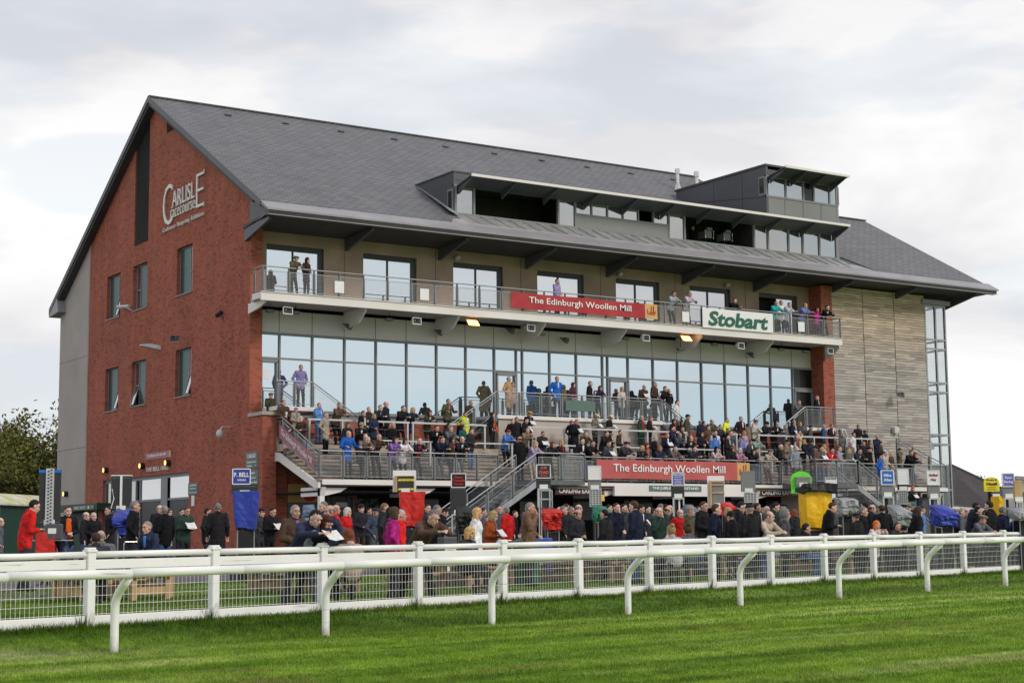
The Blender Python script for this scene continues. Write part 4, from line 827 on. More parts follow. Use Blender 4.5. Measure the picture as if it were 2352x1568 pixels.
# lamps and gadgets
for i, (y, z, lb) in enumerate(((17.11, 3.78, 'leftmost of the three on brick'), (12.03, 3.78, 'left end of the entrance lettering'), (8.75, 3.78, 'right end of the entrance lettering'), (23.34, 2.77, 'on the concrete wall over the green canopy'))):
    e = empty('wall_lamp', (0, y, z), 'round black wall lamp glowing yellow, '+lb, 'lamp', 'round wall lamps on the gable end')
    MB().tube([(0, y, z), (-.22, y, z)], .15, 20).build('housing', 'black', e); MB().tube([(-.2, y, z), (-.235, y, z)], .12, 20).build('lens', 'lamp_yellow', e)
def horn(loc, rz, label, s=1.0, grp='loudspeakers on the building', tilt=.25, col='grey'):
    """rectangular re-entrant horn facing -Y before rotation"""
    e = empty('loudspeaker', loc, label, 'loudspeaker', grp, rz)
    def P(w_, h_, y, dz=0): return [(-w_/2, y, -h_/2+dz), (w_/2, y, -h_/2+dz), (w_/2, y, h_/2+dz), (-w_/2, y, h_/2+dz)]
    a = P(.5*s, .32*s, -.28, -.07*tilt*4); b = P(.14*s, .12*s, .05); i_ = P(.44*s, .26*s, -.275, -.07*tilt*4); j = P(.08*s, .06*s, -.02)
    m = MB().add(a+b, [(1, 0, 4, 5), (2, 1, 5, 6), (3, 2, 6, 7), (0, 3, 7, 4), (4, 7, 6, 5)]); m.add(a+i_, [(0, 1, 5, 4), (1, 2, 6, 5), (2, 3, 7, 6), (3, 0, 4, 7)]); 
    o = MB(); o.v = m.v; o.f = m.f; o.m = m.m; ho = o.build('horn', col, e, world=False)
    MB().add(i_+j, [(0, 1, 5, 4), (1, 2, 6, 5), (2, 3, 7, 6), (3, 0, 4, 7), (4, 5, 6, 7)]).build('throat', 'galv_dark', e, world=False)
    MB().ell((0, -.1, -.02), .05*s, .07, .05*s).build('driver', 'galv_pale', e, True, world=False)
    MB().tube([(0, .05, 0), (0, .12, .12), (0, .12, .3)], .014, 6).build('bracket', 'galv_dark', e, world=False); return e
bx = [on(q[0], q[1], 1, -1.4) for q in ((653, 711), (949, 735), (1211, 751), (1475, 774), (1693, 792), (1898, 804))]
lbs = ('leftmost under the balcony edge', 'second from the left under the balcony edge', 'under the left part of the red balcony banner', 'under the right end of the red balcony banner', 'under the white company banner', 'rightmost under the balcony end')
for q, l in zip(bx, lbs): horn(q, .15, 'pale rectangular horn loudspeaker, '+l, .95, col='white')
horn((-.45, 6.9, 9.35), -1.0, 'grey horn loudspeaker on the brick gable above the lowest right window', .95)
horn((37.4, -1.0, 7.7), .3, 'grey horn loudspeaker on the timber cladding', 1.0)
def roundhorn(loc, label, d=(0.3, -.8, -.35)):
    e = empty('loudspeaker', loc, label, 'loudspeaker', 'small round loudspeakers and lamps under the balcony'); c = Vector(loc); d = Vector(d).normalized()
    MB().tube([c, c+d*.12, c+d*.3], .07, 12, r2=.15).build('horn', 'galv_dark', e); MB().ell(c+d*.22, .06, .06, .06).build('driver', 'galv_pale', e, True); MB().beam(c-d*.15, c, .05, .05).build('bracket', 'black', e)
for i, (a, b) in enumerate(((794, 746), (1003, 760), (1292, 778), (1720, 812), (1167, 756))):
    roundhorn(on(a, b, 1, .05), 'small round black loudspeaker on pale cladding, '+('below the second bracket from the left', 'below the third bracket', 'below the middle of the red banner', 'near the right end of the cladding', 'left of the red banner')[i])
for i, (a, b) in enumerate(((620, 712), (679, 716), (894, 732), (1245, 765), (1437, 775), (1563, 800), (1641, 789), (1794, 801), (1850, 806))):
    q = on(a, b, 1, -.6); e = empty('flood_lamp', q, 'small unlit dark flood lamp under the balcony, number %s along from the brick corner' % ('one two three four five six seven eight nine'.split()[i]), 'lamp', 'small unlit lamps under the balcony')
    MB().box(q.x-.17, q.x+.17, q.y-.1, q.y+.1, q.z-.09, q.z+.02).build('housing', 'panel_mid', e); MB().box(q.x-.15, q.x+.15, q.y-.08, q.y+.08, q.z-.1, q.z-.09).build('lens', 'glass_black', e); MB().tube([(q.x, q.y, q.z+.02), (q.x, q.y, 10.03)], .015, 6).build('bracket', 'black', e)
for (a, b, l) in ((1087, 740, 'under the balcony left of the red banner'), (1577, 776, 'under the balcony left of the white banner')):
    q = on(a, b, 1, -1.3); e = empty('flood_lamp', q, 'lit orange heater lamp '+l, 'lamp', 'lit orange heater lamps')
    MB().prism([(q.x-.3, q.y-.1, q.z-.16), (q.x+.3, q.y-.1, q.z-.16), (q.x+.3, q.y+.15, q.z+.14), (q.x-.3, q.y+.15, q.z+.14)], (0, .08, .04)).build('housing', 'galv_pale', e)
    MB().prism([(q.x-.26, q.y-.11, q.z-.13), (q.x+.26, q.y-.11, q.z-.13), (q.x+.26, q.y+.11, q.z+.1), (q.x-.26, q.y+.11, q.z+.1)], (0, -.01, -.005)).build('lens', 'lamp_orange', e); MB().tube([(q.x, q.y+.2, q.z+.1), (q.x, q.y+.2, 10.04)], .02, 6).build('bracket', 'galv_dark', e)
q = Vector((-.02, 14.1, 11.7)); e = empty('security_camera', q, 'white tubular security camera on the brick gable between two windows', 'camera'); MB().tube([(-.12, 14.1, 11.72), (-.28, 15.3, 11.82)], .09, 10).build('body', 'galv_pale', e); MB().beam((0, 14.1, 11.55), (-.2, 14.4, 11.68), .06, .05).build('bracket', 'galv_pale', e)
e = empty('flood_lamp', (-.02, 10.1, 9.3), 'pale street style lamp head jutting from the brick gable', 'lamp'); MB().prism([(0, 10.1, 9.2), (-.25, 10.15, 9.2), (-.8, 10.5, 9.36), (-.78, 10.55, 9.42), (-.4, 10.3, 9.45), (0, 10.15, 9.35)], (0, .25, 0)).build('head', 'galv_pale', e); MB().tube([(0, 10.1, 9.15), (-.2, 10.2, 9.2)], .05, 8).build('arm', 'galv', e)
e = empty('wall_lamp', (-.1, 2.7, 9.9), 'pair of small black lamps on the brick gable near its front corner', 'lamp'); MB().ell((-.2, 2.6, 9.98), .12, .1, .1).ell((-.2, 2.95, 9.92), .12, .1, .1).build('lamp_heads', 'black', e, True); MB().beam((0, 2.75, 9.7), (-.2, 2.8, 9.95), .06, .06).build('bracket', 'galv_dark', e)
e = empty('security_camera', (-.4, 5.2, 4.9), 'white domed security camera on a bracket low on the brick gable', 'camera')
q = on(505, 996, 0, -.5); e.location = q; MB().ell(q, .16, .16, .2).build('dome', 'galv_pale', e, True); MB().tube([q+Vector((0, 0, .15)), q+Vector((.1, 0, .3)), q+Vector((.5, 0, .3))], .035, 8).build('arm', 'galv_pale', e)
q = Vector((37.4, -.75, 5.75)); e = empty('wall_lamp', q, 'small pale box lamp on the timber cladding', 'lamp'); MB().box(q.x-.18, q.x+.18, q.y-.12, q.y+.1, q.z-.15, q.z+.18).build('housing', 'galv_pale', e, bevel=.04); MB().box(q.x-.14, q.x+.14, q.y-.1, q.y+.06, q.z-.16, q.z-.15).build('lens', 'white', e)
for x, z in ((10.3, 12.95), (19.6, 12.95), (26.5, 12.95)): e = empty('wall_lamp', (x, .1, z), 'small white lamp over the balcony doors, '+{10.3: 'left', 19.6: 'middle', 26.5: 'right'}[x]+' one of three', 'lamp', 'small lamps over the balcony'); MB().ell((x, .1, z), .13, .16, .12).build('housing', 'galv_pale', e, True); MB().box(x-.04, x+.04, .1, .3, z-.03, z+.03).build('bracket', 'frame', e)
e = empty('drain_pipe', (33.5, -.75, 6), 'bent pale metal pipe bracketed on the timber beside the brick pier', 'pipe'); MB().tube([(33.3, -.7, 5.7), (33.55, -.8, 5.65), (33.65, -.85, 5.3), (33.65, -.85, 4.6), (33.35, -.75, 4.45)], .05, 8).build('pipe', 'galv_pale', e); MB().tube([(33.4, -.72, 5.75), (33.4, -.72, 5.2)], .08, 8).build('cylinder', 'galv_pale', e)
# television cameras and operator area inside the dormer
for i, (a, b) in enumerate(((1625, 540), (1668, 546))):
    q = on(a, b, 1, .1); e = empty('television_camera', q, ('large broadcast camera with chrome loops in the dormer opening, left one', 'large broadcast camera in the dormer opening, right one')[i], 'camera', 'broadcast cameras in the dormer'); MB().box(q.x-.2, q.x+.2, q.y-.1, q.y+.5, q.z-.16, q.z+.2).build('body', 'panel_mid', e); MB().tube([(q.x-.26, q.y-.15, q.z-.2), (q.x-.28, q.y-.15, q.z+.22), (q.x+.28, q.y-.15, q.z+.22), (q.x+.26, q.y-.15, q.z-.2)], .025, 6).build('handle_loop', 'chrome', e)
    MB().box(q.x-.15, q.x+.15, q.y-.2, q.y-.05, q.z+.22, q.z+.36).build('viewfinder', 'grey', e); MB().tube([(q.x, q.y+.2, q.z-.16), (q.x, q.y+.2, 14.6)], .06, 8).build('pedestal', 'black', e)
# ---------------------------------------------------------------- the two white racecourse fences
def on_line(px, py, x0, y0, k):       # where the sight line of a post meets the vertical plane of its fence
    d = ray(px, py); t = (y0+k*(CAM.x-x0)-CAM.y)/(d.y-k*d.x); return CAM+d*t
FP = [on_line(a, b, -20.07, -39.41, .234) for a, b in ((203, 1443), (490, 1422), (740, 1405), (960, 1389), (1155, 1378), (1330, 1368), (1492, 1357), (1637, 1350), (1772, 1342), (1895, 1337), (2008, 1330), (2115, 1325), (2215, 1320), (2308, 1316), (2396, 1312))]
FP = [FP[0]-(FP[1]-FP[0])*k for k in (2, 1)]+FP
fz = [(p.x, p.y, gz(p.x, p.y)) for p in FP]
FN = empty('crowd_fence', fz[3], 'white boarded fence with square posts and wire mesh along the lawn', 'fence'); au = math.atan(.234); HF = 1.12
for i, (x, y, z) in enumerate(fz):
    m = MB().box(-.065, .065, -.065, .065, -.15, HF-.02).box(-.08, .08, -.08, .08, HF-.05, HF-.01); m.tube([(0, 0, HF-.02), (0, 0, HF+.02)], .085, 18)
    o = m.build('post', 'post_dirty', FN, bevel=.012); o.location = (x, y, z); o.rotation_euler = (0, 0, au)
    if i < len(fz)-1:
        a = Vector((x, y, z)); b = Vector(fz[i+1]); d = (b-a); L_ = d.length; dn = d.normalized(); off = Vector((math.sin(au), -math.cos(au), 0))
        a0 = a+dn*.065; b0 = b-dn*.065
        sag = Vector((0, 0, RND.uniform(-.012, .004)))
        MB().tube([a0+UZ*1.04, (a0+b0)/2+UZ*1.04+sag, b0+UZ*1.04], .046, 14).build('top_rail', 'rail_dirty', FN, smooth=True)
        MB().beam(a0+UZ*.9-off*.0, b0+UZ*.9, .035, .135).build('board', 'rail_dirty', FN, bevel=.008)
        MB().beam(a0+UZ*.1, b0+UZ*.1, .04, .16).build('base_board', 'post_dirty', FN, bevel=.008)
        m = MB(); n = round(L_/.072); r = .0029
        for k in range(1, n):
            q = a+d*(k/n); m.tube([q+UZ*.16, q+UZ*.86], r, 4, cap=False)
        for h in (.2, .33, .46, .59, .72, .84): m.tube([a0+UZ*h, (a0+b0)/2+UZ*(h+.004*RND.uniform(-1, 1)), b0+UZ*h], r, 4, cap=False)
        m.build('wire_mesh', 'rail_white', FN)
# tufts left by the mower round every post
tf = MB()
for (x, y, z) in fz:
    for k in range(130):
        a = RND.uniform(0, 6.28); r = RND.uniform(0, .13); h = RND.uniform(.1, .34)*(1-.5*r/.13); px, py = x-.13+r*math.cos(a)*1.1, y-.02+r*math.sin(a); t = RND.uniform(0, 6.28); l_ = RND.uniform(.2, .5)*h
        tf.add([(px-.008*math.cos(t), py-.008*math.sin(t), z-.03), (px+.008*math.cos(t), py+.008*math.sin(t), z-.03), (px+l_*math.cos(a), py+l_*math.sin(a), z+h)], [(0, 1, 2)])
mat('tuft', (.03, .09, .012), .7, .4, 9); tag(tf.build('grass_tufts', 'tuft'), kind='stuff')
RP = [on_line(a, b, -20.12, -40.61, .152) for a, b in ((262, 1497), (748, 1455), (1130, 1424), (1443, 1399), (1701, 1380), (1928, 1367), (2131, 1355), (2310, 1345))]
RP = [RP[0]-(RP[1]-RP[0])]+RP+[RP[-1]+(RP[-1]-RP[-2])]
RN = empty('running_rail', (RP[2].x, RP[2].y, gz(RP[2].x, RP[2].y)), 'white rounded plastic running rail on curved posts beside the track', 'rail')
au = math.atan(.152); off = Vector((math.sin(au), -math.cos(au), 0)); tops = []
for p in RP:
    z = gz(p.x, p.y); b = Vector((p.x, p.y, z)); t = b+off*.42+UZ*1.06; tops.append(t)
    pts = [b-UZ*.2, b+UZ*.05, b+UZ*.4, b+UZ*.6, b+UZ*.71+off*.03, b+UZ*.8+off*.1, b+UZ*.91+off*.24, b+UZ*1.01+off*.37]
    m = MB(); m.tube(pts, .058, 14); m.build('post', 'post_dirty', RN, smooth=True)
for i in range(len(tops)-1):
    a, b = tops[i], tops[i+1]
    for k in range(2):
        s0, s1 = a+(b-a)*(k/2+.001), a+(b-a)*((k+1)/2-.001); dz = UZ*(.012 if (i+k) % 2 else 0)
        MB().tube([s0+dz, s0+(s1-s0)*.5+dz*.5, s1], .062, 16).build('rail_section', 'rail_dirty', RN, smooth=True)
# ---------------------------------------------------------------- picnic tables
def foot(px, py, guess):             # point of the ground under a pixel, near a given px-per-metre scale
    q = atd(px, py, guess); 
    for _ in range(40): q = Vector((q.x, q.y, 0)); g = gz(q.x, q.y); d = ray(px, py); t = (g-CAM.z)/d.z if abs(d.z) > 1e-5 else 30; q2 = CAM+d*t; q = q.lerp(q2, .3)
    return Vector((q.x, q.y, gz(q.x, q.y)))
def picnic(px, ppm, rz, label, m='wood_old', s=1.0):
    p = atd(px, 1300, ppm); p = Vector((p.x, p.y, gz(p.x, p.y))); e = empty('picnic_table', p, label, 'picnic table', 'picnic tables on the lawn', rz)
    def B(nm, *a): return MB().box(*a).build(nm, m, e, world=False, bevel=.008)
    t = MB()
    for i in range(8):
        y = -.5+i*.13; t.box(-.5, .5, y, y+.118, .7, .74)
    t.build('table_top', m, e, world=False); B('pedestal', -.07, .07, -.07, .07, 0, .7); B('brace', -1.0, 1.0, -.06, .06, .28, .36); B('brace', -.06, .06, -1.0, 1.0, .275, .355)
    for k in range(4):
        a = k*math.pi/2; c, s_ = math.cos(a), math.sin(a)
        def rot(mb): mb.v = [(x*c-y*s_, x*s_+y*c, z) for x, y, z in mb.v]; return mb
        q = MB(); q.prism([(-.55, -1.18, .42), (.55, -1.18, .42), (.42, -.98, .42), (-.42, -.98, .42)], (0, 0, .045)); q.prism([(-.42, -.965, .42), (.42, -.965, .42), (.3, -.78, .42), (-.3, -.78, .42)], (0, 0, .045)); rot(q).build('seat', m, e, world=False, bevel=.006)
        for x in (-.4, .4): rot(MB().box(x-.05, x+.05, -1.08, -.99, 0, .42)).build('leg', m, e, world=False)
        rot(MB().box(-.4, .4, -1.05, -1.02, .1, .24)).build('rail', m, e, world=False)
picnic(262, 121, .35, 'pale new wooden picnic table with ring seats at the left end of the lawn', 'wood_new')
picnic(697, 112, .5, 'wooden picnic table behind the leaning young couple'); picnic(1010, 107, .4, 'weathered picnic table right of the woman in magenta'); picnic(1120, 101, .3, 'weathered picnic table left of the green bin')
picnic(1340, 98, .35, 'weathered picnic table right of the green bin'); picnic(1590, 90, .45, 'weathered picnic table where two young women sit'); picnic(1890, 86, .3, 'weathered picnic table near the yellow cover')
p = atd(1208, 1270, 103); p = Vector((p.x, p.y, gz(p.x, p.y))); e = empty('litter_bin', p, 'green octagonal recycling bin with a pitched lid on the lawn', 'bin')
mat('bin_green', (.03, .11, .07), .55, .12, 3)
MB().tube([(0, 0, 0), (0, 0, .74)], .3, 8).build('body', 'bin_green', e, world=False); MB().tube([(0, 0, 0), (0, 0, .06)], .33, 8).tube([(0, 0, .36), (0, 0, .4)], .325, 8).build('band', 'bin_green', e, world=False)
MB().tube([(0, 0, .93), (0, 0, .98)], .35, 8).tube([(0, 0, .98), (0, 0, 1.08)], .35, 8, r2=.04).build('lid', 'bin_green', e, world=False)
for k in range(4): a = k*math.pi/2+.4; MB().box(.27*math.cos(a)-.03, .27*math.cos(a)+.03, .27*math.sin(a)-.03, .27*math.sin(a)+.03, .74, .93).build('support', 'bin_green', e, world=False)
# ---------------------------------------------------------------- bookmakers' pitches
RG = dict(T1=(940,1340,3.92),T2=(1480,1380,3.92),T3=(2020,1400,3.92),T4=(2560,1420,3.92),T5=(3040,1420,3.92),G1=(0,1600,3.2667),G2=(640,1700,3.92),G3=(1150,1700,3.92),G4=(1650,1700,3.92),G5=(2200,1700,3.92),G6=(2700,1700,3.92),G7=(3240,1700,3.92),B1=(900,700,2.45),B2=(1500,550,2.45),B3=(2300,550,2.45))
def Dp(r, x, y): o = RG[r]; return ((o[0]+x/o[2])*.6125, (o[1]+y/o[2])*.6125)
class Local:
    """a frame standing on the ground under one column of the crowd, turned roughly towards the course"""
    def __init__(s, r, x, y, ppm, yaw=.42):
        px, py = Dp(r, x, y); s.r = r; s.ppm = ppm; q = atd(px, py, ppm); s.g = gz(q.x, q.y); s.o = Vector((q.x, q.y, s.g)); s.yaw = -yaw; s.R = Vector((math.cos(-yaw), math.sin(-yaw), 0)); s.N = Vector((-math.sin(-yaw), math.cos(-yaw), 0)); s.k = 1/(RG[r][2]/.6125)/ppm; s.px, s.py = px, py
    def u(s, x):                      # zoom-pixel column -> metres along the board
        px = (RG[s.r][0]+x/RG[s.r][2])*.6125; d = ray(px, s.py); n = s.N; t = n.dot(s.o-CAM)/n.dot(d); return (CAM+d*t-s.o).dot(s.R)
    def z(s, y):
        py = (RG[s.r][1]+y/RG[s.r][2])*.6125; d = ray(s.px, py); t = s.N.dot(s.o-CAM)/s.N.dot(d); return (CAM+d*t).z-s.g
def pitch(label, r, ppm, cx, sign=None, smat='white', lines=(), led=None, led_m='panel_led', white=None, perf=None, frame=True, edge='white', arch=False, yaw=.42, cat='betting board', clerk=True):
    """sign / led / perf are (x0, x1, y0, y1) rectangles measured in the photograph"""
    q = led or sign; lc = Local(r, cx, (q[2]+q[3])/2, ppm, yaw); e = empty('betting_board', lc.o, label, cat, 'bookmakers boards on the tarmac', lc.yaw)
    top = max(lc.z(t[2]) for t in (sign, led, perf) if t)
    MB().box(-.04, .04, .06, .14, 0, top-.1).build('mast', 'black', e, world=False)
    m = MB()
    for a in (0, 2.1, 4.2): m.beam((0, .1, .25), (.42*math.cos(a), .1+.42*math.sin(a), .02), .04, .04)
    m.build('tripod', 'galv_dark', e, world=False)
    def rect(t): return lc.u(t[0]), lc.u(t[1]), lc.z(t[3]), lc.z(t[2])
    if white: a, b, c, d = rect(white); MB().box(a, b, .04, .07, c, d).build('back_board', 'white', e, world=False, bevel=.01)
    if led:
        a, b, c, d = rect(led); o = MB().box(a, b, -.04, .04, c, d).build('price_panel', led_m, e, world=False, bevel=.008)
        n = max(2, int((d-c)/.3)); MB().box(a+.03, b-.03, -.046, -.041, c+.04, c+.05).box(a+.03, b-.03, -.046, -.041, d-.06, d-.05).build('panel_seam', 'grey', o, world=False)
        MB().box((a+b)/2-.12, (a+b)/2+.12, -.052, -.041, c-.02, c+.1).build('maker_plate', 'white', o, world=False)
        if frame:
            MB().beam((a+.02, -.06, c-.04), (b-.02, -.06, c-.04), .05, .05).beam((a+.04, -.06, c-.04), (a+.04, -.06, c-.55), .04, .04).beam((b-.04, -.06, c-.04), (b-.04, -.06, c-.55), .04, .04).build('lamp_frame', 'galv_pale', e, world=False)
    if perf:
        a, b, c, d = rect(perf); MB().box(a, b, -.03, .03, c, d).build('rack', 'galv_pale', e, world=False); m = MB(); k = c+.04
        while k < d-.03:
            for i in range(4): x = a+(b-a)*(i+.5)/4; m.box(x-(b-a)*.08, x+(b-a)*.08, -.036, -.031, k, k+.022)
            k += .05
        m.build('slots', 'black', e, world=False)
    if sign:
        a, b, c, d = rect(sign); w_, h_ = b-a, d-c; cx_, cz_ = (a+b)/2, (c+d)/2
        sh = [(-.5, -.5), (.5, -.5), (.5, .2), (.38, .38), (.2, .47), (0, .5), (-.2, .47), (-.38, .38), (-.5, .2)] if arch else [(-.5, -.5), (.5, -.5), (.5, .5), (-.5, .5)]
        yo_ = .05 if (arch and not lines) else -.07; o = MB().prism([(cx_+p*w_, yo_, cz_+q2*h_) for p, q2 in sh], (0, .03, 0)).build('name_board', smat, e, world=False)
        if edge and not arch:
            f = MB()
            for x in (a, b): f.box(x-.012, x+.012, -.08, -.035, c, d)
            for z in (c, d): f.box(a, b, -.081, -.036, z-.012, z+.012)
            f.build('border', edge, o, world=False)
        for (s, x, y, tw_, th, mm) in lines:
            vs, fs = text_mb(s, tw_*w_, th*h_, bold=.03, depth=.003); MB().add([(cx_+x*w_+v.x, -.082+v.z*-1, cz_+y*h_+v.y) for v in vs], fs).build('lettering', mm, o, world=False)
    if clerk:
        MB().box(-.28, .28, -.5, -.2, 0, .62).build('stand_box', 'panel_dark', e, world=False); MB().box(-.32, .32, -.53, -.17, .62, .65).build('tray', 'galv_pale', e, world=False)
    return e, lc
def cover(label, r, ppm, x0, x1, y0, y1, m, taper=.85, depth=.55, yaw=.42, wedge=0, crumple=.03, front=.25, legs=True, folds=9, group='covers over the bookmakers stands'):
    """a cloth or vinyl cover hanging over a stand, modelled as a closed crumpled bag"""
    lc = Local(r, (x0+x1)/2, (y0+y1)/2, ppm, yaw); a, b, c, d = lc.u(x0), lc.u(x1), lc.z(y1), lc.z(y0); w_ = (b-a)/(1+.25*(1 if depth > .3 else 0)); cx_ = (a+b)/2
    pos = lc.o+lc.R*cx_-lc.N*front; e = empty('stand_cover', Vector((pos.x, pos.y, lc.g)), label, 'cover', group, lc.yaw)
    vs = []; nu, nv = 128, 48
    for j in range(nv+1):
        t = j/nv; z = d-(d-c)*t; k = 1-(1-taper)*t
        for i in range(nu):
            s = i/nu*4; q = int(s) % 4; f = s-int(s); hw, hd = w_/2*k, depth/2*k
            P = [(-hw, -hd), (hw, -hd), (hw, hd), (-hw, hd), (-hw, -hd)]; x = P[q][0]+(P[q+1][0]-P[q][0])*f; y = P[q][1]+(P[q+1][1]-P[q][1])*f
            nz = (noise.noise(Vector((x*4, y*4, z*1.6+cx_)))*1.5-abs(noise.noise(Vector((x*7, y*7, z*4+cx_*3))))*1.6-abs(noise.noise(Vector((x*3+z*5, y*9, z*9))))*.7)*crumple-abs(noise.noise(Vector((x*5+z*2.5, y*5, z*2+7))))*.03; fo = math.sin((i/nu)*6.283*folds)*.022*t*(1 if q in (0, 2) else .6)
            l_ = math.hypot(x, y) or 1; x += x/l_*(nz+fo); y += y/l_*(nz+fo); zz = z-(wedge*(.5-y/depth) if wedge and t < .5 else 0)*(1-t)+noise.noise(Vector((x*3, y*3, 5)))*crumple
            if j == nv: zz += .05*math.sin(i/nu*6.283*3)
            vs.append((x, y, zz))
    fs = [(j*nu+i, (j+1)*nu+i, (j+1)*nu+(i+1) % nu, j*nu+(i+1) % nu) for j in range(nv) for i in range(nu)]+[tuple(range(nu)), tuple(range((nv+1)*nu-1, nv*nu-1, -1))]
    MB().add(vs, fs).build('cloth', m, e, world=False, smooth=True)
    if legs:
        k = MB()
        for x in (-w_*.3, w_*.3):
            for y in (-depth*.25, depth*.25): k.tube([(x, y, 0), (x, y, c+.1)], .016, 6)
        k.build('frame_legs', 'galv', e, world=False); MB().box(-w_*.3, w_*.3, -.15, .15, .05, max(.1, c-.05)).build('stand_box', 'black', e, world=False)
    return e
W_ = 'text_white'
# 1 tall twin panels beside the man in red
e, lc = pitch('tall black twin price panels with blue top edge beside the man in red', 'G1', 101, 612, led=(480, 745, 530, 1190), frame=False, clerk=False)
a, b, c, d = lc.u(480), lc.u(745), lc.z(1190), lc.z(525)
MB().box(a-.01, b+.01, -.055, .045, d-.07, d).build('blue_edge', 'p_bluesign', e, world=False); m = MB().box(-.09, .09, -.08, -.045, .1, d+.03).build('perforated_mast', 'galv_pale', e, world=False); k = MB(); z = .15
while z < d: k.box(-.05, -.01, -.086, -.081, z, z+.03).box(.01, .05, -.086, -.081, z+.03, z+.06); z += .075
k.build('holes', 'black', m, world=False); MB().box(-.5, .55, -.35, -.1, 1.0, 1.02).build('tray', 'galv_pale', e, world=False); MB().box(-.05, .33, -.4, -.15, 1.02, 1.38).build('ticket_box', 'panel_dark', e, world=False, bevel=.03); MB().box(.02, .2, -.406, -.401, 1.16, 1.28).build('sticker', 'white', e, world=False)
cover('red cloth wrapped round the base of the tall twin panels', 'G1', 101, 432, 730, 1295, 1600, 'p_red', .98, .6, legs=False, crumple=.01, folds=4)
lc = Local('G1', 790, 1400, 101); e = empty('rolled_cover', lc.o, 'dark blue rolled cover leaning against the red wrapped stand', 'cover'); MB().tube([(lc.o.x+.15, lc.o.y-.2, lc.g), (lc.o.x-.12, lc.o.y, lc.g+1.15)], .13, 14).build('roll', 'p_navy', e); MB().tube([(lc.o.x+.07, lc.o.y-.14, lc.g+.4), (lc.o.x+.055, lc.o.y-.13, lc.g+.46)], .137, 14).build('strap', 'black', e)
# 2
e, lc = pitch('black twin price panels with white cap rail behind a crumpled blue cover', 'G1', 86, 1485, led=(1360, 1615, 600, 1010), white=(1354, 1617, 588, 615), frame=False); d = lc.z(590)
MB().box(-.03, .03, -.08, -.045, .3, d).build('white_post', 'white', e, world=False); MB().tube([(lc.u(1375), -.07, lc.z(760)), (lc.u(1400), -.1, lc.z(880)), (lc.u(1365), -.08, lc.z(1000))], .012, 6).build('cable', 'white', e, world=False)
cover('crumpled glossy blue vinyl cover in front of the white capped panels', 'G1', 92, 1375, 1720, 1000, 1330, 'p_blue', .62, .8, crumple=.09, wedge=.25, folds=5)
lc = Local('G1', 1340, 1400, 90); e = empty('bookmaker_bag', lc.o, 'blue upright box with white print below the crumpled blue cover', 'box'); MB().box(-.22, .22, -.15, .15, 0, .75).build('box', 'p_navy', e, world=False, bevel=.02); MB().box(-.1, .12, -.16, -.151, .42, .52).build('print', 'white', e, world=False)
# 3
pitch('black price panel under a blue sign with curved white lettering', 'G2', 95, 1040, sign=(910, 1168, 228, 450), smat='p_blue', lines=[('P. BELL', 0, .12, .86, .3, W_), ('CARLISLE', 0, -.22, .5, .13, W_)], led=(895, 1285, 450, 600), frame=False)
cover('tall bright blue cloth cover below the blue and white lettered sign', 'G2', 97, 855, 1360, 560, 1110, 'p_blue', .74, .6, crumple=.012, folds=5)
cover('black bag strapped below the tall blue cover', 'G2', 97, 1030, 1340, 1105, 1400, 'black', .85, .4, legs=False, crumple=.01, folds=3)
# 4
e, lc = pitch('white board with wooden frame and black and yellow hazard strips', 'G3', 84, 1440, led=(1328, 1575, 335, 565), white=(1268, 1612, 245, 565), frame=False); a, b = lc.u(1328), lc.u(1575)
MB().box(a-.05, a, -.06, .03, lc.z(565), lc.z(325)).box(a, b, -.06, .03, lc.z(335), lc.z(325)).build('wood_frame', 'wood_new', e, world=False)
for y in (375, 508):
    m = MB(); 
    for i in range(4): x = a+(b-a)*(i+.1)/4; m.prism([(x, -.05, lc.z(y+28)), (x+.1, -.05, lc.z(y+28)), (x+.14, -.05, lc.z(y)), (x+.03, -.05, lc.z(y))], (0, .008, 0))
    m.build('hazard_strip', 'p_yellowsign', e, world=False)
cover('red cloth cover hanging below the hazard striped board', 'G3', 85, 1298, 1772, 568, 1080, 'p_red', .8, .45, crumple=.015, folds=8)
# 5
pitch('black column with red lettering sign at the foot of the central stairs', 'G3', 82, 2225, sign=(2125, 2335, 295, 497), smat='black', lines=[('Stuart', 0, .24, .6, .18, 'ink_red'), ('Trevaskis', 0, 0, .86, .18, 'ink_red'), ('Racing', 0, -.26, .6, .2, 'ink_red')], led=(2112, 2340, 497, 880))
cover('black vinyl cover below the red lettered sign', 'G4', 84, 200, 480, 770, 1170, 'black', .9, .9, crumple=.07, wedge=.2, folds=5)
lc = Local('G3', 2065, 1200, 92); e = empty('bookmaker_box', lc.o, 'grey lidded box with white red printed panels below the red lettered sign', 'box'); MB().box(-.2, .2, -.16, .16, 0, 1.0).build('box', 'panel_dark', e, world=False, bevel=.02); MB().box(-.16, .16, -.17, -.161, .55, .75).box(-.16, .16, -.17, -.161, .05, .45).build('panel', 'white', e, world=False); MB().box(-.1, .1, -.175, -.171, .62, .68).box(-.06, .06, -.175, -.171, .1, .16).build('print', 'ink_red', e, world=False)
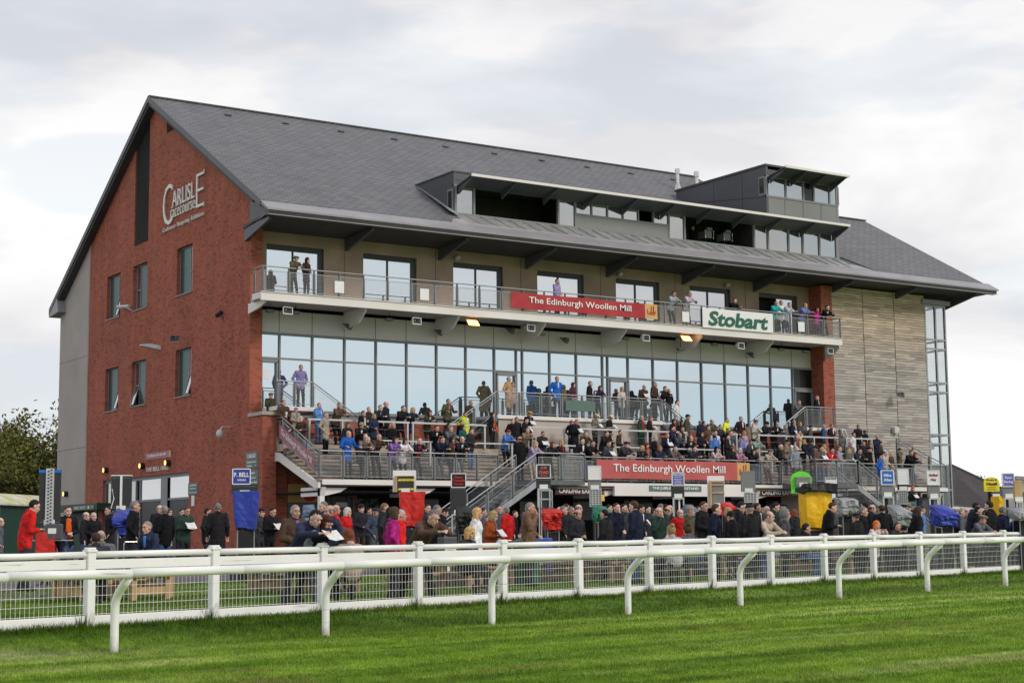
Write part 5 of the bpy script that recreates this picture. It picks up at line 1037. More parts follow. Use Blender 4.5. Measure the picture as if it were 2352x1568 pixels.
# 6
e, lc = pitch('black column with dark blue sign and orange lettering', 'G4', 80, 1520, sign=(1418, 1617, 165, 360), smat='p_navy', lines=[('JOE', 0, .25, .45, .24, 'p_orange'), ('CHAD', 0, -.08, .72, .24, 'p_orange'), ('RACING', 0, -.32, .5, .07, 'p_orange')], led=(1415, 1625, 360, 505)) if mat('p_orange', (.8, .16, .02), .5, .05) else None
m = MB()
for y0, y1 in ((530, 800),):
    for x in (1450, 1480, 1600, 1640): m.beam((lc.u(x), -.05, lc.z(1250)), (lc.u(x), -.05, lc.z(540)), .03, .03)
    for y in (545, 670): m.beam((lc.u(1450), -.05, lc.z(y)), (lc.u(1640), -.05, lc.z(y)), .03, .04)
m.build('ladder_frame', 'galv_pale', e, world=False); MB().box(lc.u(1490), lc.u(1590), -.03, .02, lc.z(830), lc.z(545)).build('price_panel', 'panel_led', e, world=False)
cover('glossy red vinyl cover below the orange lettered sign', 'G4', 84, 1450, 1790, 795, 1130, 'p_red', .82, .7, crumple=.08, wedge=.15, folds=6)
lc = Local('G4', 1510, 1150, 88); e = empty('bookmaker_bag', lc.o, 'tall blue satchel box under the glossy red cover', 'box'); MB().box(-.24, .24, -.12, .12, 0, .95).build('box', 'p_blue', e, world=False, bevel=.03); MB().tube([(-.2, -.16, 0), (-.2, -.16, .6), (.25, -.16, .62)], .014, 6).build('trolley', 'chrome', e, world=False)
# 7
pitch('blank white board on a grey and perforated price column', 'G5', 81, 115, sign=(22, 202, 185, 380), smat='white', led=(20, 208, 380, 515), led_m='grey', perf=(40, 213, 515, 780), frame=False)
cover('green vinyl cover below the blank white board', 'G5', 84, 40, 335, 755, 985, 'p_greencov', .9, .7, crumple=.05, wedge=.3, folds=4)
# 8
pitch('black column with lilac blue sign in front of the faded red banner', 'G5', 79, 1335, sign=(1252, 1424, 282, 470), smat='p_lilac', lines=[('PAUL GALE', 0, .35, .85, .14, W_), ('BOOKMAKER', 0, .17, .6, .06, W_), ('Member of the', 0, 0, .7, .07, W_), ('Northern', 0, -.13, .5, .07, W_), ('Bookmakers', 0, -.26, .6, .07, W_), ('Association', 0, -.39, .6, .07, W_)], led=(1245, 1432, 470, 640), led_m='panel_led')
cover('blue grey vinyl cover right of the lilac sign column', 'G5', 82, 1385, 1600, 742, 990, 'p_bluegrey', .9, .7, crumple=.05, wedge=.25, folds=4)
# 9
e, lc = pitch('tall white board with pale wooden frame over the crowd', 'G5', 82, 1910, led=(1840, 2015, 405, 780), led_m='grey', white=(1783, 2036, 328, 800), frame=False)
m = MB(); 
for y in (400, 450, 565): m.box(lc.u(1830), lc.u(2020), -.07, -.03, lc.z(y+22), lc.z(y))
m.box(lc.u(1802), lc.u(1832), -.07, -.0, lc.z(800), lc.z(398)); m.build('wood_frame', 'wood_new', e, world=False)
cover('red vinyl cover right of the wood framed white board', 'G5', 86, 1920, 2140, 705, 900, 'p_red', .95, .6, crumple=.05, wedge=.2, folds=4)
# 10
pitch('grey panelled price column at the right end of the faded red banner', 'G6', 79, 412, led=(310, 515, 256, 560), led_m='grey', perf=(350, 525, 575, 720), frame=False)
# 11
e, lc = pitch('lime green rounded board above a tall yellow cover', 'G6', 82, 1205, sign=(1055, 1358, 255, 580), smat='p_greenlime', arch=True, led=(1112, 1325, 340, 480), led_m='grey', frame=False)
cover('tall bright yellow cloth cover below the lime green board', 'G6', 86, 1108, 1600, 530, 1105, 'p_yellow', .94, .6, crumple=.012, folds=5)
cover('loose black tarpaulin thrown across the top of the yellow cover', 'G6', 86, 1045, 1690, 500, 565, 'black', 1.03, .7, legs=False, crumple=.05, wedge=-.1, folds=3)
# 12
pitch('white board with one line of black letters on a black column', 'G6', 78, 1628, sign=(1545, 1713, 350, 485), smat='white', edge=None, lines=[('JACK ADAMS', 0, .36, .9, .2, 'black')], led=(1540, 1720, 485, 640))
cover('pale grey vinyl cover right of the yellow cover', 'G6', 80, 1640, 1940, 645, 900, 'p_greycov', .85, .8, crumple=.07, wedge=.1, folds=5)
# 13-18
pitch('bright blue sign with white letters on a grey column', 'G7', 80, 338, sign=(250, 427, 250, 457), smat='p_bluesign', lines=[('Mike', 0, .16, .62, .2, W_), ('Allen', 0, -.16, .7, .2, W_)], led=(250, 432, 457, 620), led_m='grey')
cover('grey vinyl cover below the bright blue sign', 'G7', 82, 330, 600, 748, 1060, 'p_greycov', .85, .8, crumple=.04, wedge=.25, folds=4)
pitch('blank white board on a black perforated column', 'G7', 79, 568, sign=(495, 643, 232, 450), smat='white', led=(495, 640, 450, 535), perf=(505, 630, 545, 745), frame=False)
pitch('white board with crimson lettering on a grey column', 'G7', 80, 1012, sign=(928, 1102, 252, 458), smat='white', lines=[('Arthur', 0, .2, .8, .2, 'crimson'), ('Hay', 0, -.15, .45, .22, 'crimson')], led=(930, 1110, 458, 640), led_m='grey') if mat('crimson', (.32, .01, .04), .5, .02) else None
cover('royal blue vinyl cover below the crimson lettered board', 'G7', 86, 945, 1285, 745, 1060, 'p_blue', .93, .75, crumple=.05, wedge=.28, folds=4)
pitch('yellow arched board on black poles', 'G7', 74, 1868, sign=(1757, 1982, 345, 557), smat='p_yellowsign', arch=True, lines=[('Bryan &', .02, .3, .7, .14, 'p_navy'), ('Hazell', 0, .03, .68, .2, 'p_navy'), ('Licensed Bookmaker', 0, -.2, .5, .06, 'p_orange'), ('Betting on all events', 0, -.36, .6, .06, 'p_navy')], led=(1870, 2000, 600, 640), frame=False)
cover('yellow cloth cover behind the man with his back turned', 'G7', 76, 1850, 2020, 632, 900, 'p_yellow', .95, .6, crumple=.02, folds=4)
pitch('violet blue sign with white letters on a grey column', 'G7', 78, 2115, sign=(2030, 2197, 293, 485), smat='p_lilac', lines=[('Ryan', 0, .16, .6, .2, W_), ('Racing', 0, -.16, .78, .22, W_)], led=(2030, 2212, 485, 640), led_m='grey')
e, lc = pitch('narrow wooden board stand at the right edge', 'G7', 80, 2262, led=(2205, 2320, 395, 690), led_m='wood_new', frame=True)
cover('grey vinyl cover at the right edge of the betting ring', 'G7', 84, 2090, 2400, 790, 960, 'p_greycov', .9, .8, crumple=.04, wedge=.3, folds=4)
cover('dark grey vinyl cover behind the man in glasses', 'G2', 84, 1905, 2140, 745, 1000, 'p_bluegrey', .85, .7, crumple=.06, wedge=.2, folds=4)
# folding trolleys standing between the pitches
for r, x, y, ppm, l in (('G1', 1605, 1440, 100, 'chrome folding trolley beside the seated man in navy'), ('G4', 970, 1180, 98, 'chrome folding trolley behind the woman in rust'), ('G6', 1540, 1100, 92, 'black folding trolley below the yellow cover')):
    lc = Local(r, x, y, ppm); e = empty('folding_trolley', lc.o, l, 'trolley', 'folding trolleys'); m = 'black' if 'black' in l else 'chrome'
    MB().tube([(-.17, 0, .05), (-.17, 0, .9), (-.14, 0, .96), (.14, 0, .96), (.17, 0, .9), (.17, 0, .05)], .015, 8).tube([(-.17, 0, .7), (.17, 0, .7)], .012, 6).build('handle', m, e, world=False); MB().box(-.2, .2, -.25, 0, .05, .08).build('plate', m, e, world=False); MB().tube([(-.2, .03, .08), (-.16, .03, .08)], .08, 14).tube([(.16, .03, .08), (.2, .03, .08)], .08, 14).build('wheels', 'black', e, world=False)
# ---------------------------------------------------------------- surroundings
# shelter at the left edge
sp = [Vector((*q, 0)) for q in ((-13.2, -9.0), (-9.6, -12.8))]
def shelter():
    a = atd(-30, 1230, 70); b = atd(125, 1230, 64); g = gz(b.x, b.y); e = empty('shelter', Vector((a.x, a.y, g)), 'green glazed shelter with mossy curved white roof at the left edge', 'shelter')
    d = (b-a); d.z = 0; L_ = d.length; d.normalize(); n = Vector((-d.y, d.x, 0)); o = Vector((a.x, a.y, g))
    def P(u_, v_, z): return o+d*u_+n*v_+UZ*z
    arc = [(v, 2.05+.38*math.sin(math.pi*(i/10))) for i, v in enumerate(np.linspace(-.15, 1.9, 11))]
    vs = [P(u_, v, z) for v, z in arc for u_ in (-3, L_)]; k = len(vs); vs += [q-UZ*.06 for q in vs]
    fs = [(2*i, 2*i+1, 2*i+3, 2*i+2) for i in range(10)]+[(k+2*i, k+2*i+2, k+2*i+3, k+2*i+1) for i in range(10)]+[(2*i+1, k+2*i+1, k+2*i+3, 2*i+3) for i in range(10)]+[(0, 1, k+1, k)]
    MB().add(vs, fs).build('roof', 'moss', e)
    m = MB(); 
    for u_ in (-3, -1.2, .75, L_): m.beam(P(u_, 0, 0), P(u_, 0, 2.05), .07, .07, n)
    m.beam(P(-3, 0, 2.02), P(L_, 0, 2.02), .08, .09).beam(P(-3, 0, .05), P(L_, 0, .05), .07, .1); m.beam(P(L_, 1.75, 0), P(L_, 1.75, 2.05), .07, .07); m.build('frame', 'galv_pale', e)
    MB().prism([P(.8, .03, .1), P(L_-.04, .03, .1), P(L_-.04, .03, 2.0), P(.8, .03, 2.0)], n*.04).build('green_panel', 'green_dark', e)
    MB().prism([P(-3, .03, .1), P(.7, .03, .1), P(.7, .03, 1.0), P(-3, .03, 1.0)], n*.04).build('green_panel', 'green_dark', e); MB().prism([P(-3, .03, 1.0), P(.7, .03, 1.0), P(.7, .03, 2.0), P(-3, .03, 2.0)], n*.02).build('pane', 'glass_green', e)
    MB().prism([P(-3, 1.75, .1), P(L_, 1.75, .1), P(L_, 1.75, 2.0), P(-3, 1.75, 2.0)], n*.04).build('back_panel', 'green_dark', e)
shelter()
# slate roofed stable beyond the right end
def barn():
    q = Vector((70, 22, -.4)); e = empty('stable_building', q, 'low building with big dark slate roof beyond the right end of the grandstand', 'building')
    A = atd(2180, 1066, 33.0); Bp = atd(2300, 1122, 33.0); C2 = atd(2300, 1172, 36); D2 = atd(2175, 1162, 36)
    off = Vector((6, 14, 0))
    MB().prism([A, Bp, Vector((C2.x, C2.y, C2.z)), D2], (.0, .3, -.1)).build('roof', 'slate_far', e); MB().prism([A, A+Vector((.5, 8, -3.5)), Bp+Vector((.5, 8, -3.5)), Bp], (0, .2, -.1)).build('roof', 'slate_far', e)
    MB().beam(A+UZ*.04, Bp+UZ*.04, .2, .12).build('ridge_cap', 'fascia', e)
    w_ = (C2-D2); n = Vector((0, 1, 0)); MB().prism([Vector((D2.x, D2.y+.4, -.6)), Vector((C2.x, C2.y+.4, -.6)), C2+n*.4, D2+n*.4], (0, .3, 0)).build('wall', 'brick', e); MB().beam(D2+Vector((0, -.2, -.05)), C2+Vector((0, -.2, -.05)), .14, .14).build('gutter', 'white', e)
    e.location = Vector((D2.x, D2.y, -.5))
    for c in e.children: c.matrix_parent_inverse = wm(e).inverted()
    A = atd(2300, 1120, 36); e2 = empty('pale_building', Vector((A.x, A.y, -.5)), 'pale grey gabled building at the right edge beyond the betting boards', 'building')
    P = [atd(2310, 1130, 36), atd(2330, 1098, 36), atd(2390, 1102, 36), atd(2390, 1230, 36), atd(2310, 1230, 36)]; MB().prism([p if p.z > 0 else Vector((p.x, p.y, -.6)) for p in P], (9, 2, 0)).build('wall', 'panel_pale', e2)
    MB().beam(P[0]+Vector((-.1, -.1, .05)), P[1]+Vector((0, -.1, .08)), .3, .12).beam(P[1]+Vector((0, -.1, .08)), P[2]+Vector((0, -.1, .08)), .3, .12).build('roof_edge', 'gutter', e2); W2 = [atd(2345, 1130, 36.2), atd(2375, 1128, 36.2), atd(2375, 1150, 36.2), atd(2345, 1152, 36.2)]; MB().prism(W2, (0, .1, 0)).build('window', 'glass_window', e2)
barn()
# trees: trunk, limbs and thousands of leaf faces
mat('bark', (.08, .06, .045), .9, .3, 5)
def leaf_mat(name, a, b):
    m, t, bb = nodes(name, .6, 0, .25); n = t.nodes.new; g = n('ShaderNodeNewGeometry'); r = n('ShaderNodeValToRGB'); r.color_ramp.elements[0].color = (*a, 1); r.color_ramp.elements[1].color = (*b, 1); t.links.new(g.outputs['Random Per Island'], r.inputs[0]); t.links.new(r.outputs[0], bb.inputs['Base Color'])
leaf_mat('leaf', (.035, .065, .012), (.21, .18, .04)); leaf_mat('leaf_far', (.02, .04, .012), (.06, .075, .025))
def tree(px, py_top, ppm, height, spread, label, n=9000, seed=1, m='leaf', leaf=.16, low=.3):
    rg = random.Random(seed); q = atd(px, py_top, ppm); g = gz(q.x, q.y); base = Vector((q.x, q.y, g)); H = q.z-g; e = empty('tree', base, label, 'tree')
    tr = MB(); tr.tube([base-UZ*.3, base+UZ*H*.18, base+Vector((.15, .1, H*.42))], H*.035, 9, r2=H*.02); tips = []
    for k in range(16):
        a = rg.uniform(0, 6.283); t0 = rg.uniform(.2, .45); s = base+Vector((.1, .05, H*t0)); r_ = spread*rg.uniform(.35, .95); z1 = H*rg.uniform(low+.1, .95); r_ *= math.sqrt(max(.1, 1-((z1/H-.6)/.45)**2)) if z1/H > .6 else 1
        t = base+Vector((math.cos(a)*r_, math.sin(a)*r_, z1)); mid = s.lerp(t, .5)+Vector((0, 0, H*.06)); tr.tube([s, mid, t], H*.012, 6, r2=H*.003); tips.append(t)
        for _ in range(4): u_ = t+Vector((rg.gauss(0, 1), rg.gauss(0, 1), rg.gauss(0, .7)))*spread*.22; tr.tube([mid.lerp(t, .6), u_], H*.004, 4, r2=H*.0015); tips.append(u_)
    tr.build('trunk', 'bark', e); lf = MB()
    for i in range(n):
        t = rg.choice(tips); c = t+Vector((rg.gauss(0, 1), rg.gauss(0, 1), rg.gauss(0, .75)))*spread*.1; s = leaf*rg.uniform(.6, 1.3); a = Vector((rg.gauss(0, 1), rg.gauss(0, 1), rg.gauss(0, 1))).normalized(); b = a.cross(Vector((rg.gauss(0, 1), rg.gauss(0, 1), rg.gauss(0, 1)))).normalized()
        lf.add([c-a*s, c+b*s*.5, c+a*s, c-b*s*.5], [(0, 1, 2, 3)])
    lf.build('crown', m, e)
tree(95, 995, 34, 9, 5.6, 'large broad tree turning autumn brown left of the concrete gable', 13000, 3, leaf=.16, low=.25)
tree(10, 1055, 33, 6, 3.6, 'smaller green tree at the far left edge behind the shelter', 7000, 5, leaf=.16, low=.2)
tree(-70, 1040, 36, 7, 4.5, 'leafy tree just beyond the left edge of the shelter', 6000, 8, leaf=.17, low=.25)
tree(2268, 1096, 16, 6, 3, 'distant bare looking tree top behind the yellow arched board', 700, 10, 'leaf_far', .18, .2)
# far hedge line closes the view at ground level
hb = MB(); rg = random.Random(4)
for i in range(9000):
    a = rg.uniform(-.35, 1.45); d = rg.uniform(150, 175); x, y = CAM.x+d*math.sin(a), CAM.y+d*math.cos(a); z = rg.uniform(-1, 3.0+1.5*math.sin(a*37)); s = rg.uniform(.4, 1.0); u_ = Vector((rg.gauss(0, 1), rg.gauss(0, 1), rg.gauss(0, 1))).normalized(); v_ = u_.cross(UZ).normalized()
    c = Vector((x, y, z)); hb.add([c-u_*s, c+v_*s, c+u_*s, c-v_*s], [(0, 1, 2, 3)])
tag(hb.build('far_hedge', 'leaf_far'), kind='stuff')
CAT = """
T1 300 515 W face m F:grey olive coat dark -
T1 490 625 A front m s:dark brown jacket dark -
T1 670 730 A front m P:lilac beige jacket grey blue
T1 740 855 T sidelean m s:white darkbrown jacket grey -
T1 740 105 L stand m s:brown lilac shirt black -
T1 1010 665 T face m s:sandy blue jacket jeans white
T1 1110 805 T pocket m s:grey beige parka black -
T1 1315 665 A lean m s:grey brown jacket black -
T1 1430 950 T front w l:brown dark coat dark -
T1 1440 1050 D railhands m b:grey royalblue coat dark -
T1 1660 780 T front m s:dark black jacket dark cream
T1 1740 725 A face m s:grey darkbrown jacket dark -
T1 1630 955 T lean m K:grey black jacket dark white
T1 1815 825 T front w o:blonde navy coat dark -
T1 1910 695 A lean m s:grey dark jacket dark lilac
T1 1990 575 A stand m b:grey navy jacket dark -
T1 1690 1130 D lean m b:grey taupe jacket dark -
T1 1720 1165 D lean w o:white darkgreen coat dark -
T1 1885 1110 D lean m s:grey darkbrown jacket dark -
T1 2100 960 T front m b:grey black coat dark -
T1 2245 705 A lean m s:brown black coat black -
T1 2125 1165 D lean w o:brown purple fleece dark -
T1 2275 1185 D lean w o:brown white coat dark -
T2 270 575 A lean w o:blonde navy coat dark -
T2 520 615 A lean w o:darkred olive coat dark cream
T2 790 450 L2 railhands m s:dark olive jacket dark pink
T2 1120 475 L3 read m s:grey brown jacket brown -
T2 1040 640 T stand m s:dark hivis jacket dark white
T2 985 760 T front m s:dark black jacket dark white
T2 1010 830 T front w o:darkred teal jacket dark -
T2 1130 885 T front m s:brown dark jacket jeans -
T2 620 840 T lean m s:dark black jacket dark white
T2 825 850 T lean m s:grey grey jacket dark -
T2 790 810 T stand w l:brown dark jacket dark -
T2 370 1030 D lean m b:white navy tracksuit_top dark red
T2 700 1005 D lean m s:dark navy jacket grey -
T2 840 985 D front w o:dark darkbrown jacket dark red
T2 990 980 D lean m b:grey black jacket grey white
T2 1680 125 L stand m s:grey camel long_coat dark -
T2 1735 205 L stand w o:sandy pinkbeige coat dark -
T2 1440 645 T stand w o:darkred navy coat black orange
T2 1985 635 T read m F:mustard dark jacket dark grey
T2 1735 740 T stand m s:dark black jacket dark -
T2 1795 715 T stand m s:dark dark jacket dark -
T2 1935 730 T read m s:dark black jacket dark -
T2 1675 905 T lean m K:red blue fleece black -
T2 1955 875 T lean m s:grey tan jacket dark -
T2 1835 1005 D back m b:brown black coat black -
T2 2070 1000 D lean w l:blonde lavender jacket beige -
T2 2180 925 T read m s:brown dark jacket dark -
T3 205 990 D lean w o:red dark coat dark -
T3 270 35 L stand m s:sandy royalblue jumper dark white
T3 355 170 L back m H:olive olive jacket jeans -
T3 510 130 L stand w l:darkred plum dress dark -
T3 760 110 L front m s:sandy black shirt dark -
T3 905 180 L lean w o:brown purpledark coat dark -
T3 1225 195 L front w l:blonde cream coat dark -
T3 1550 165 L read m b:white brown jacket dark -
T3 1710 115 L front m s:grey darkbrown jacket dark -
T3 1860 185 L lean m s:dark black jacket dark -
T3 1915 225 L stand m s:grey dark jacket dark -
T3 2035 395 L3 stand m s:dark white shirt dark -
T3 485 685 T stand w o:ginger navy long_coat jeans -
T3 560 670 T read m s:grey black coat dark -
T3 850 600 T read m W:straw grey t_shirt dark -
T3 1060 615 A read m W:straw black t_shirt dark -
T3 1515 615 A front m b:grey darkgreen long_coat dark red
T3 1650 630 A read m s:sandy black jacket dark pink
T3 335 965 D stand w l:blonde dark jacket jeans red
T3 695 850 T lean m s:grey olive jacket dark -
T3 640 935 D railhands m s:dark black jacket dark white
T3 790 985 D lean m s:brown black jumper jeans -
T3 1000 845 T lean m s:dark black jacket dark -
T3 1065 880 T front w K:grey dark coat dark white
T3 1205 825 T front m s:brown darkbrown jacket dark cream
T3 1030 990 D read m s:brown charcoal jacket jeans -
T3 1290 1000 D lean m F:black dark coat dark -
T3 1990 665 T front w l:dark black coat dark red
T3 2105 690 T front w o:dark dark coat dark -
T3 1975 770 T face m s:dark navy jacket dark pink
T3 2190 570 A stand m P:black olive jacket dark -
T3 2110 775 T stand m s:brown dark jacket dark -
T3 1890 875 T read m s:grey navy jacket dark white
T3 2075 870 T lean m b:grey slate jacket dark -
T3 1720 920 T front w o:white black jacket dark grey
T3 2240 920 T lean m b:dark black jacket dark cream
T3 1590 1000 D front w K:red charcoal jacket dark orange
T3 1525 1060 D lean w o:blonde dark jacket dark grey
T3 1780 1060 D lean w o:ginger navy jacket dark -
T3 2010 1070 D lean m s:grey taupe jacket dark -
T3 2290 1065 D lean m s:dark charcoal jacket dark -
T4 255 605 A back m b:sandy navy jumper dark -
T4 310 620 A stand w l:darkred brown coat dark -
T4 430 590 A lean m b:brown khaki jacket dark -
T4 380 685 T stand m s:brown brown jacket dark -
T4 280 775 T front w o:brown navy jacket dark -
T4 480 755 T front m s:dark white shirt dark blue
T4 555 670 T front m s:brown charcoal jumper dark -
T4 650 570 A front m s:grey hivis jacket dark -
T4 665 725 T stand m s:dark dark jacket dark -
T4 705 760 T front m s:dark slate jacket dark -
T4 460 820 T back m s:dark blue shirt dark -
T4 665 815 T front m s:dark black jumper dark white
T4 880 820 T front m s:sandy bluelilac shirt dark -
T4 905 760 T stand w o:blonde lavender jacket dark -
T4 855 465 T stand m s:grey maroondark jacket black white
T4 945 655 A back m s:dark tan coat dark -
T4 1070 595 A read m F:grey cream jacket dark -
T4 1240 630 A lean m K:black dark jacket dark -
T4 1390 635 A lean m b:dark black coat dark white
T4 1515 670 A front w o:white grey jacket dark -
T4 1100 850 T lean m s:grey mint jumper dark -
T4 1000 900 T front m s:brown charcoal suit_jacket dark white
T4 495 950 D lean w l:black palepink coat beige -
T4 735 990 D front w K:brownknit dark jacket dark -
T4 845 1015 D lean w o:white pink jacket dark -
T4 1035 1035 D lean w o:dark black jacket jeans -
T4 1085 1020 D stand m s:dark dark jacket jeans -
T4 1285 1035 D lean m F:grey beige jacket brown -
T4 1440 955 D read m s:white black jacket dark -
T4 1540 890 T read m F:brown tan jacket dark -
T4 1640 905 T lean w o:black white jacket dark -
T4 1680 810 T stand m s:grey taupe jacket dark red
T4 1715 750 T face m s:brown beige jacket dark -
T4 1575 720 A stand m s:dark olive jacket dark -
T4 1630 630 A read m s:dark navy jacket dark -
T4 1625 545 A stand m s:dark navy jacket dark white
T4 1720 570 A stand w o:sandy charcoal puffer_jacket dark -
T4 1710 315 L3 lean m s:grey grey hoodie dark -
T4 1975 245 L front m s:grey black coat dark white
T4 1885 680 A front m P:dark charcoal jacket dark -
T4 2075 665 A front m s:white denim jacket dark -
T4 2190 665 A front m s:brown dark suit_jacket dark white
T4 1785 895 T face w o:blonde dark coat dark -
T4 1905 900 T stand m P:dark navy jacket dark -
T4 1655 985 D stand m s:sandy lightgrey hoodie dark -
T4 1960 955 D back m P:brown brown jacket dark -
T4 2035 965 D read m s:brown charcoal jacket jeans grey
T4 2085 960 T stand w o:blonde beige coat dark -
T4 2190 980 D lean m s:dark red tracksuit_top jeans white
T4 2300 975 D front m s:sandy check shirt jeans -
T5 465 785 T face w o:white grey jacket dark -
T5 630 785 T stand m s:brown white jumper dark -
T5 700 670 A front m s:brown black shirt dark -
T5 790 755 A back m P:brown black jacket dark -
T5 975 820 T face m s:white navy coat dark -
T5 1040 920 T read m s:dark dark jacket dark grey
T5 870 895 T front w l:darkred brown coat dark beige
T5 775 915 T stand m s:grey black jacket dark -
T5 855 955 D face m F:black black jacket dark -
T5 590 925 T stand m s:grey grey jacket dark -
T5 560 965 D read w o:blonde greengrey parka dark -
T5 715 965 D lean m s:dark charcoal suit_jacket dark lilac
T5 1105 1060 T face m s:grey cream jacket dark -
T5 1190 1085 T front w o:blonde darkbrown jacket dark -
T5 1025 1110 S stand m s:dark royalblue jacket jeans -
T5 1310 1015 T face m P:navy khaki jacket dark -
T5 1475 1045 D lean m s:brown black coat jeans -
T5 1530 1080 D lean w o:darkred dark jacket jeans -
T5 1205 1265 S2 stand m b:grey beige coat dark purple
G7 720 480 S3 read w l:ginger dark jacket dark -
G7 825 570 S4 stand w H:dark navy coat dark -
B1 515 637 K lean m F:tweed tweedbrown jacket dark -
B1 620 650 K front w o:black darkbrown coat dark -
B2 1445 1215 K face m s:brown lilac shirt dark -
B3 555 1330 K lean m s:brown palegrey shirt dark -
B3 700 1330 K lean m s:grey palepinkw shirt dark -
B3 1115 1392 K lean m s:dark black jacket dark -
B3 1495 1417 K lean m b:sandy turquoise shirt dark -
B3 1540 1412 K front m s:dark white shirt dark -
B3 1617 1430 K lean m s:grey palegrey shirt dark -
B3 1762 1437 K lean m b:sandy bluelilac shirt dark -
B3 1870 1475 K face w l:brown magenta jacket dark -
B3 1965 1455 K lean m s:black black jumper dark white
G1 415 865 110 bow m s:dark red jacket charcoal -
G1 12 1110 88 side m b:grey grey coat dark -
G1 835 970 92 front m s:brown black jacket jeans orange
G1 1060 1040 80 side m b:grey black jacket jeans -
G1 1150 1045 80 front m s:white black coat dark -
G1 1330 970 76 sideL m s:dark black coat dark -
G1 1655 895 95 side m s:grey black fleece dark -
G1 1235 1265 124 seatback m b:grey grey jacket dark -
G1 1175 1290 128 seatback m s:brown charcoal jacket dark -
G1 1810 1065 104 seatsideL m s:grey navy tracksuit_top navy blue
G1 2010 960 90 back m s:grey black jacket jeans -
G1 1958 955 76 stand m b:grey dark jacket dark -
G1 2070 950 76 stand w l:brown dark coat dark -
G1 2290 975 80 read m s:brown darkgreen jacket dark -
G1 2235 1000 72 front m s:dark charcoal jacket dark -
G2 550 800 74 side m s:dark black coat dark white
G2 695 655 82 back m s:grey black long_coat dark -
G2 1500 790 82 read m s:dark black jacket dark -
G2 1338 800 78 front m P:black charcoal jacket dark -
G2 1835 750 126 front m s:grey darkbrown coat dark purple
G2 2120 800 150 bent m s:black navy blazer charcoal check
G3 290 920 146 bent w o:darkred black coat dark cream
G3 245 655 88 sideL m s:grey charcoal suit_jacket dark blue
G3 335 755 120 sideL m b:grey navy coat dark -
G3 435 750 84 side m b:grey red jacket dark -
G3 605 790 86 stand w o:white red coat dark -
G3 800 740 72 front m K:black dark jacket brown -
G3 1010 800 76 pocket m F:charcoal slate jacket taupe -
G3 1150 725 86 side m s:sandy charcoal jacket dark -
G3 1240 790 98 side w o:dark dark coat dark -
G3 1300 785 120 side w o:brown magenta coat charcoal -
G3 1395 820 112 side m s:white red jacket dark -
G3 1850 815 116 bent m s:grey darkbrown coat dark -
G3 1920 750 86 side m s:grey dark jacket dark -
G3 2035 800 80 bow m P:black black jacket dark -
G3 1780 745 76 stand m s:brown dark jacket dark -
G3 620 1010 132 seatback w l:auburn pinkbeige parka dark -
G3 520 1060 116 seatback w l:auburn dark coat dark -
G4 555 795 106 side w l:blonde white coat dark -
G4 790 845 102 read w o:blonde rust coat dark brown
G4 440 1025 118 seat w o:blonde dark suit_jacket dark denim
G4 860 755 76 stand m s:dark slate jacket dark -
G4 970 785 80 back m s:grey red jacket dark -
G4 640 800 78 side m s:brown grey jacket dark -
G4 1330 715 104 face m s:grey brown fleece dark -
G4 1290 615 72 back m K:black taupe coat dark -
G4 1820 765 82 side m s:grey dark jacket dark -
G4 1860 735 76 side m s:brown charcoal jacket dark -
G4 1920 705 76 stand w o:dark dark coat dark -
G4 1935 780 80 stand m s:grey charcoal jacket dark -
G4 2040 745 74 side m b:grey dark jacket dark -
G4 2030 815 98 front m b:brown dark jacket dark -
G4 1765 780 78 side m b:white grey jacket dark -
G5 255 815 96 back m s:dark black tracksuit_top dark white
G5 440 725 86 face m s:brown navy jacket dark -
G5 545 735 76 face m s:dark charcoal jacket dark -
G5 690 690 100 back m s:brown navy hoodie jeans -
G5 800 755 72 read m s:dark black jacket jeans white
G5 1065 785 94 face m b:grey darkgreen coat dark -
G5 1095 735 74 side m s:grey charcoal coat dark -
G5 1160 740 74 side m s:dark khaki jacket dark -
G5 1190 785 76 bow m b:brown charcoal jacket dark -
G5 1375 815 84 stand m b:grey redblack jacket dark -
G5 1525 775 90 side m P:tan olive coat dark -
G5 1235 985 106 seatback w u:blonde lightgrey jumper dark -
G5 1475 1005 102 seatback w u:brown grey hoodie dark -
G5 1720 700 88 front m s:brown black jacket jeans -
G5 1905 735 102 side m s:brown navy coat dark -
G5 2070 790 90 back w o:blonde dark coat dark -
G5 2110 850 98 back w K:black black coat dark -
G5 2265 670 88 bow m s:dark black jacket dark -
G5 2215 790 76 side m F:grey dark jacket dark -
G6 430 745 108 back m P:black black long_coat dark -
G6 730 845 112 lean m b:grey beige jacket jeans -
G6 965 815 108 side w H:grey charcoal coat dark -
G6 810 680 80 bow m s:dark darkgreen jacket dark -
G6 920 730 72 stand m F:black dark jacket dark -
G6 690 770 74 stand m s:white charcoal suit_jacket dark white
G6 545 720 78 side m s:brown black suit_jacket dark white
G6 1265 1020 92 seatside m s:dark black jacket jeans red
G6 1645 715 88 bow m s:brown black jacket dark -
G6 1760 750 76 side m s:grey grey jacket dark -
G6 2110 775 92 stand m s:grey black t_shirt dark -
G6 2115 580 78 back m s:brown black jacket dark -
G6 1990 870 98 back w P:black black coat dark white
G6 1080 820 74 back w o:auburn dark coat dark -
G7 200 985 104 kidlean g l:orange pinkwhite coat dark -
G7 505 1010 100 kidlean b s:brown charcoal hoodie dark -
G7 255 750 84 back m s:brown black jacket dark -
G7 625 715 76 bow m K:khakihat black jacket dark -
G7 800 775 94 side w l:brown black jacket dark -
G7 710 710 72 side m K:teal dark jacket dark -
G7 850 760 72 stand m P:navy blue jacket dark -
G7 1335 790 82 side m F:cream black jacket dark -
G7 1430 800 80 side m s:grey grey jacket dark -
G7 1635 710 76 bow m s:dark navy jacket dark -
